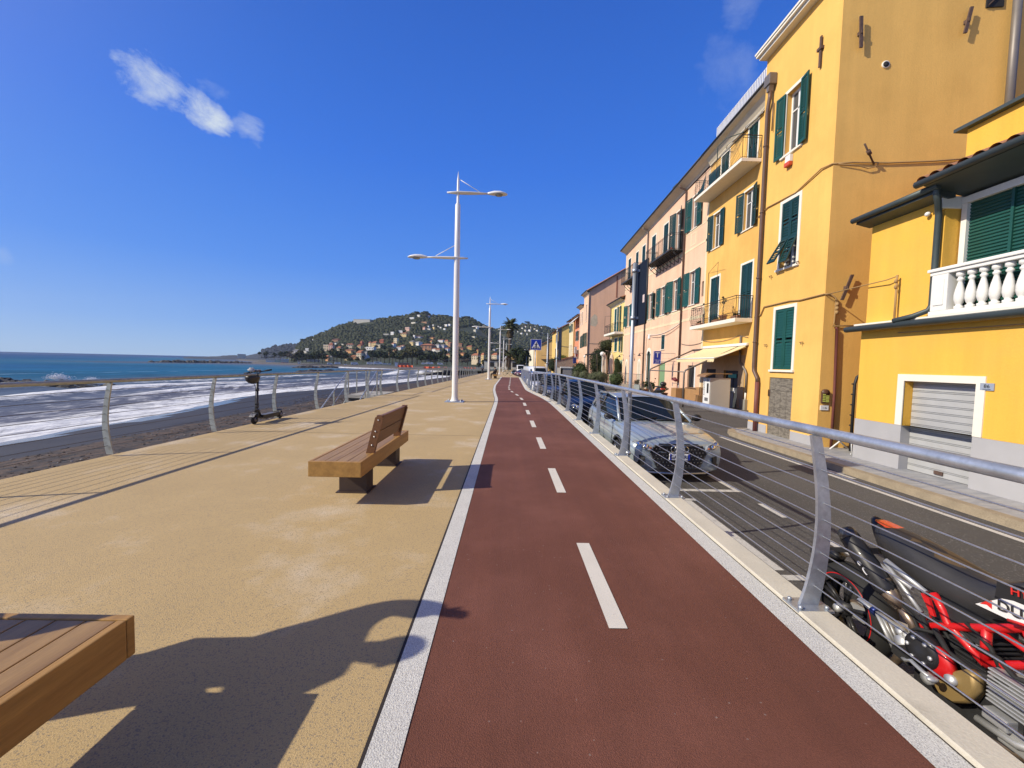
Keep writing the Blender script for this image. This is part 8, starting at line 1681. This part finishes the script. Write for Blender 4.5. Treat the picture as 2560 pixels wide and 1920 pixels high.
t = thing('market_canopy', 'low white canopy beside the road below the ochre house', 'canopy', (11.5, 100, rz(99))); obj('roof', MB().add([(9.5, 99, 1.4), (13.5, 99, 1.4), (13.5, 103, 1.4), (9.5, 103, 1.4), (12.3, 101, 2.2)], [(0, 1, 4), (1, 2, 4), (2, 3, 4), (3, 0, 4)]), M_trim, t)
for x, y in ((9.6, 99.1), (13.4, 99.1)): obj('post', MB().tube([(x, y, rz(99)), (x, y, 1.4)], .05, 6), M_wht, t)
# folding table and chair stored in the gap beside the tall house
t = thing('folding_table', 'white legged folding table in the narrow gap between the yellow houses', 'table', (8.3, 9.3, -.38)); obj('top', MB().bbox((7.98, 9.05, .02), (8.6, 9.75, .05), .008), M_gut, t)
for a, b in (((8.02, 9.1, -.38), (8.5, 9.1, .02)), ((8.5, 9.1, -.38), (8.02, 9.1, .02)), ((8.02, 9.7, -.38), (8.5, 9.7, .02)), ((8.5, 9.7, -.38), (8.02, 9.7, .02))): obj('leg', MB().tube([a, b], .018, 6), M_wht, t)
t = thing('folding_chair', 'small white framed folding chair beside the folding table', 'chair', (8.0, 8.98, -.38)); obj('seat', MB().bbox((7.95, 8.93, -.1), (8.28, 9.02, -.07), .005), M_dgrey, t)
for a, b in (((7.95, 8.95, -.38), (8.25, 8.95, -.06)), ((8.28, 8.95, -.38), (8.0, 8.95, -.06)), ((7.96, 9.0, -.38), (7.92, 9.0, .12))): obj('leg', MB().tube([a, b], .013, 6), M_wht, t)
# far end of the promenade: palms, bicycle rack, lights
pm_ = make_palm('tall_palm', 'tall palm with a thick skirt of dead fronds at the end of the promenade', 12.6, 3.0, nf=54, skirt=90, seed=12, tr=.5); pm_.location = (.65, 128, -.5); pm_.scale = (1.0, 1.0, 1.12)
pm_ = make_palm('small_palm', 'bushy young palm above the path end, in front of the tall palm', 3.2, 1.7, nf=24, skirt=4, seed=13, tr=.2); pm_.location = (-.1, 112, 1.2); pm_.scale = (1.2, 1.2, 1)
t = thing('bike_rack_fence', 'row of dark teal tube barriers across the end of the promenade', 'barrier', (-1.5, 96, -.46)); mb = MB(); M_teal = mat('teal_tube', (.03, .09, .10), rough=.5)
for k in range(6):
    x = -4.0 + k * .9; obj('hoop', MB().tube([(x, 96, -.46), (x, 96, .4), (x + .1, 96, .52), (x + .6, 96, .52), (x + .7, 96, .4), (x + .7, 96, -.46)], .035, 6).tube([(x, 96, .0), (x + .7, 96, .0)], .03, 5), M_teal, t)
def bicycle(x, y, rzz, lab):
    t = thing('bicycle', lab, 'bicycle', (0, 0, 0))
    for yy in (0, 1.05):
        w_ = obj('wheel', MB().tube([(0, yy + .34 * math.cos(a), .34 + .34 * math.sin(a)) for a in [2 * PI * j / 28 for j in range(29)]], .02, 6, cap=False), M_rub, t); sp = MB()
        for j in range(10): a = j * PI / 5; sp.tube([(0, yy, .34), (0, yy + .33 * math.cos(a), .34 + .33 * math.sin(a))], .003, 3)
        obj('spokes', sp, M_cable, w_)
    obj('frame', MB().tube([(0, 1.05, .34), (0, .62, .30), (0, .5, .82)], .016, 6).tube([(0, .62, .30), (0, .15, .78)], .018, 6).tube([(0, .55, .68), (0, .15, .82)], .018, 6).tube([(0, 1.05, .34), (0, .54, .7)], .012, 6).tube([(0, 0, .34), (0, .12, .7), (0, .16, .95)], .016, 6), M_teal, t)
    obj('saddle', MB().ball((0, .5, .86), (.06, .13, .035), 10, 6), M_rub, t); obj('handlebar', MB().tube([(-.27, .25, .95), (-.1, .15, .98), (.1, .15, .98), (.27, .25, .95)], .013, 6), M_blkp, t); obj('crank', MB().lathe([(0, -.01), (.09, -.01), (.09, .01), (0, .01)], (.03, .62, .30), 14, axis='x'), M_blkp, t)
    t.location = (x, y, pz(y)); t.rotation_euler = (0, 0, rzz)
bicycle(.60, 63.5, 1.1, 'lone bicycle standing at the end of the red cycle path')
bicycle(-1.9, 94.8, 1.3, 'dark bicycle leaning at the teal barriers, left one'); bicycle(-.6, 94.9, 1.2, 'dark bicycle leaning at the teal barriers, right one')
for i, (x, y, h, r, lab) in enumerate(((3.3, 118, 4.2, 2.6, 'dense dark tree right of the palm trunk'), (5.3, 130, 4.0, 2.4, 'dark tree behind the distant van'))):
    tr_ = make_tree('roadside_tree', lab, 'tree', h * 2, r, M_leaf_d, n=900, size=.45, seed=40 + i, trunk_r=.2, base=.1); tr_.location = (x, y, -1.0)
for i, (x, y, lab) in enumerate(((4.2, 122, 'thin pale street light with two heads beyond the palm'), (5.6, 118, 'thin pale street light left of the crossing sign'))):
    t = thing('street_light', lab, 'street light', (x, y, rz(99))); obj('pole', MB().tube([(x, y, rz(99)), (x, y, 5.8 if i == 0 else 4.2)], .07, 7), M_pole, t); z = 5.8 if i == 0 else 4.2
    for s in ((-1, 1) if i == 0 else (-1,)): obj('lamp_head', MB().tube([(x, y, z), (x + s * .9, y, z + .05)], .05, 6).ball((x + s * 1.0, y, z + .02), (.35, .18, .1), 10, 6), M_lamp, t)
t = thing('white_kiosk', 'low white building with a dark fascia behind the palm', 'kiosk', (-1, 140, -.5)); obj('wall', MB().box((-8, 140, -.6), (6, 144, 2.3)), wm('pale'), t); obj('fascia', MB().box((-8.2, 139.8, 2.303), (6.2, 144.2, 2.9)), M_dark, t)
for x in (-6, -3.4, -.8, 1.8): obj('window', MB().box((x, 139.95, .3), (x + 1.4, 139.999, 1.9)), M_dark, t)

# ---------------------------------------------------------------- people
M_skin = mat('skin', (.42, .24, .16), rough=.6, noise_amt=.05); M_dcl = mat('black_coat', (.022, .02, .024), rough=.9, noise_amt=.15); M_gcl = mat('grey_blue_jacket', (.12, .16, .21), rough=.9, noise_amt=.1); M_tr = mat('dark_trousers', (.03, .032, .045), rough=.9, noise_amt=.1); M_cap = mat('pale_cap', (.60, .60, .60), rough=.9); M_hair = mat('dark_hair', (.03, .02, .015), rough=.7)
def skin_body(name, verts, edges, radii, m_, par, root=0, sub=2):
    me = bpy.data.meshes.new(name); L = ORIGIN[par.name]; me.from_pydata([Vector(v) - L for v in verts], edges, []); me.materials.append(m_); o = bpy.data.objects.new(name, me); COL.objects.link(o); o.parent = par
    md = o.modifiers.new('skin', 'SKIN'); md.use_smooth_shade = True
    for i, r in enumerate(radii): me.skin_vertices[0].data[i].radius = r if isinstance(r, tuple) else (r, r)
    me.skin_vertices[0].data[root].use_root = True
    s = o.modifiers.new('sub', 'SUBSURF'); s.levels = sub; s.render_levels = sub; return o
def figure(lab, loc, J, body_m, legs_m, face=(0, 1), hat=None, hand=True, hair_m=None, grow=.03):
    """J: joints in the figure's own frame (x right, y ahead, z up)"""
    t = thing('person', lab, 'person', loc); o = Vector(loc); f = Vector((face[0], face[1], 0)).normalized(); rt = Vector((f.y, -f.x, 0))
    W_ = lambda p: o + rt * p[0] + f * p[1] + Vector((0, 0, p[2]))
    names = ['pelvis', 'waist', 'chest', 'neck', 'head', 'top', 'shL', 'elL', 'wrL', 'shR', 'elR', 'wrR', 'hipL', 'knL', 'anL', 'toL', 'hipR', 'knR', 'anR', 'toR']
    vs = [W_(J[n]) for n in names]; ix = {n: i for i, n in enumerate(names)}
    ed = [('pelvis', 'waist'), ('waist', 'chest'), ('chest', 'neck'), ('neck', 'head'), ('head', 'top'), ('chest', 'shL'), ('shL', 'elL'), ('elL', 'wrL'), ('chest', 'shR'), ('shR', 'elR'), ('elR', 'wrR'), ('pelvis', 'hipL'), ('hipL', 'knL'), ('knL', 'anL'), ('anL', 'toL'), ('pelvis', 'hipR'), ('hipR', 'knR'), ('knR', 'anR'), ('anR', 'toR')]
    rad = dict(pelvis=(.16, .13), waist=(.15, .115), chest=(.17, .13), neck=.058, head=(.085, .1), top=(.07, .085), shL=.075, elL=.05, wrL=.036, shR=.075, elR=.05, wrR=.036, hipL=.105, knL=.066, anL=.045, toL=.04, hipR=.105, knR=.066, anR=.045, toR=.04)
    skin_body('body', vs, [(ix[a], ix[b]) for a, b in ed], [rad[n] for n in names], M_skin, t)
    def cloth(nm, ns, es, grow, m_):
        i2 = {n: i for i, n in enumerate(ns)}; skin_body(nm, [W_(J[n]) for n in ns], [(i2[a], i2[b]) for a, b in es], [tuple(q + grow for q in (rad[n] if isinstance(rad[n], tuple) else (rad[n],) * 2)) for n in ns], m_, t)
    cloth('coat', ['pelvis', 'waist', 'chest', 'shL', 'elL', 'wrL', 'shR', 'elR', 'wrR'], [('pelvis', 'waist'), ('waist', 'chest'), ('chest', 'shL'), ('shL', 'elL'), ('elL', 'wrL'), ('chest', 'shR'), ('shR', 'elR'), ('elR', 'wrR')], grow, body_m)
    cloth('trousers', ['pelvis', 'hipL', 'knL', 'anL', 'hipR', 'knR', 'anR'], [('pelvis', 'hipL'), ('hipL', 'knL'), ('knL', 'anL'), ('pelvis', 'hipR'), ('hipR', 'knR'), ('knR', 'anR')], .02, legs_m)
    for s in ('L', 'R'):
        a, b = W_(J['an' + s]), W_(J['to' + s]); obj('shoe', MB().tube([a - (b - a) * .4 + Vector((0, 0, -.03)), a + Vector((0, 0, -.03)), b + Vector((0, 0, -.02))], [.045, .055, .045], 10), M_rub, t)
        w = W_(J['wr' + s]); e = W_(J['el' + s]); d = (w - e).normalized(); sd = d.cross(f).normalized() if d.cross(f).length > .1 else rt; pn_ = d.cross(sd)
        hm = MB().loft([[w + sd * a_ * .036 + pn_ * b_ * .014 + d * l for a_, b_ in ((-1, -1), (1, -1), (1, 1), (-1, 1))] for l in (-.01, .05, .085)], smooth=True)
        for k in range(4):
            st_ = w + d * .08 + sd * (-.028 + .0185 * k); ln = (.062, .075, .07, .055)[k]; hm.tube([st_, st_ + d * ln * .5 + pn_ * .008, st_ + d * ln * .85 + pn_ * .03, st_ + d * ln * .9 + pn_ * .045], [.0095, .009, .008, .006], 6)
        st_ = w + d * .025 + sd * .034; hm.tube([st_, st_ + sd * .022 + d * .025 + pn_ * .01, st_ + sd * .026 + d * .05 + pn_ * .022], [.012, .010, .007], 6)
        obj('hand', hm, M_skin, t)
    h_ = W_(J['head']) + Vector((0, 0, .03)); nose = MB().ball(h_ + f * .10 + Vector((0, 0, -.01)), (.014, .02, .022), 8, 6)
    for s in (-1, 1): nose.ball(h_ + rt * .088 * s + Vector((0, 0, -.005)), (.014, .022, .032), 8, 6)
    obj('nose_and_ears', nose, M_skin, t)
    ey = MB()
    for s in (-1, 1): ey.ball(h_ + f * .088 + rt * .032 * s + Vector((0, 0, .025)), .011, 8, 6)
    obj('eyes', ey, M_iron, t); obj('mouth', MB().tube([h_ + f * .09 + rt * -.022 + Vector((0, 0, -.05)), h_ + f * .096 + Vector((0, 0, -.052)), h_ + f * .09 + rt * .022 + Vector((0, 0, -.05))], .006, 6), mat('lips', (.35, .13, .11), rough=.5), t)
    tp = W_(J['top']); hr = MB().ball(h_ - f * .018 + Vector((0, 0, .045)), (.098, .108, .098), 14, 9); obj('cap' if hat else 'hair', hr, hat or hair_m or M_hair, t)
    return t
STAND = dict(pelvis=(0, 0, .95), waist=(0, .0, 1.12), chest=(0, .01, 1.34), neck=(0, .01, 1.5), head=(0, .03, 1.6), top=(0, .02, 1.70), shL=(-.17, 0, 1.41), elL=(-.24, -.03, 1.13), wrL=(-.25, .06, .89), shR=(.17, 0, 1.41), elR=(.24, -.03, 1.13), wrR=(.25, .06, .89), hipL=(-.09, 0, .90), knL=(-.10, .06, .50), anL=(-.10, -.08, .09), toL=(-.11, .07, .035), hipR=(.09, 0, .90), knR=(.10, .04, .50), anR=(.10, .12, .08), toR=(.11, .27, .035))
figure('person in a grey blue jacket and pale cap walking on the promenade far ahead', (-4.55, 74, pz(74)), STAND, M_gcl, M_tr, face=(.2, 1), hat=M_cap)
SIT = dict(STAND); SIT.update(pelvis=(0, -.05, .58), waist=(0, -.12, .76), chest=(0, -.14, .98), neck=(0, -.06, 1.13), head=(0, .0, 1.22), top=(0, .0, 1.32), shL=(-.19, -.12, 1.04), elL=(-.27, .02, .80), wrL=(-.12, .2, .70), shR=(.19, -.12, 1.04), elR=(.27, .02, .80), wrR=(.12, .2, .70), hipL=(-.10, .0, .56), knL=(-.13, .42, .54), anL=(-.13, .40, .10), toL=(-.14, .56, .04), hipR=(.10, .0, .56), knR=(.13, .42, .54), anR=(.13, .44, .10), toR=(.14, .6, .04))
figure('person in black sitting hunched on the small distant bench', (-1.42, 46.3, pz(46)), SIT, M_dcl, M_dcl, face=(-1, .15))
FR = dict(STAND); FR.update(neck=(.05, .01, 1.5), head=(.12, .03, 1.60), top=(.13, .02, 1.70), shL=(-.19, 0, 1.42), elL=(-.32, .06, 1.54), wrL=(-.17, .10, 1.76), shR=(.19, 0, 1.40), elR=(.31, .06, 1.14), wrR=(.20, .26, 1.12))
figure('person in dark clothes standing left of the near bench with one arm raised', (-2.86, 1.56, 0), FR, M_dcl, M_tr, face=(1, .05), grow=.05)
# ---- thin sea haze over the bay
MH = bpy.data.materials.new('sea_haze'); MH.use_nodes = True; th_ = MH.node_tree; th_.nodes.clear(); ho = nd(th_, 'ShaderNodeOutputMaterial'); hv = nd(th_, 'ShaderNodeVolumePrincipled')
hv.inputs['Color'].default_value = (.80, .88, 1, 1); hv.inputs['Density'].default_value = .00015; hv.inputs['Anisotropy'].default_value = .2; th_.links.new(hv.outputs[0], ho.inputs['Volume'])
obj('haze', MB().box((-1500, -40, -8), (420, 1150, 160)), MH, kind='stuff', label='thin pale sea haze over the bay and the far hills', cat='haze')
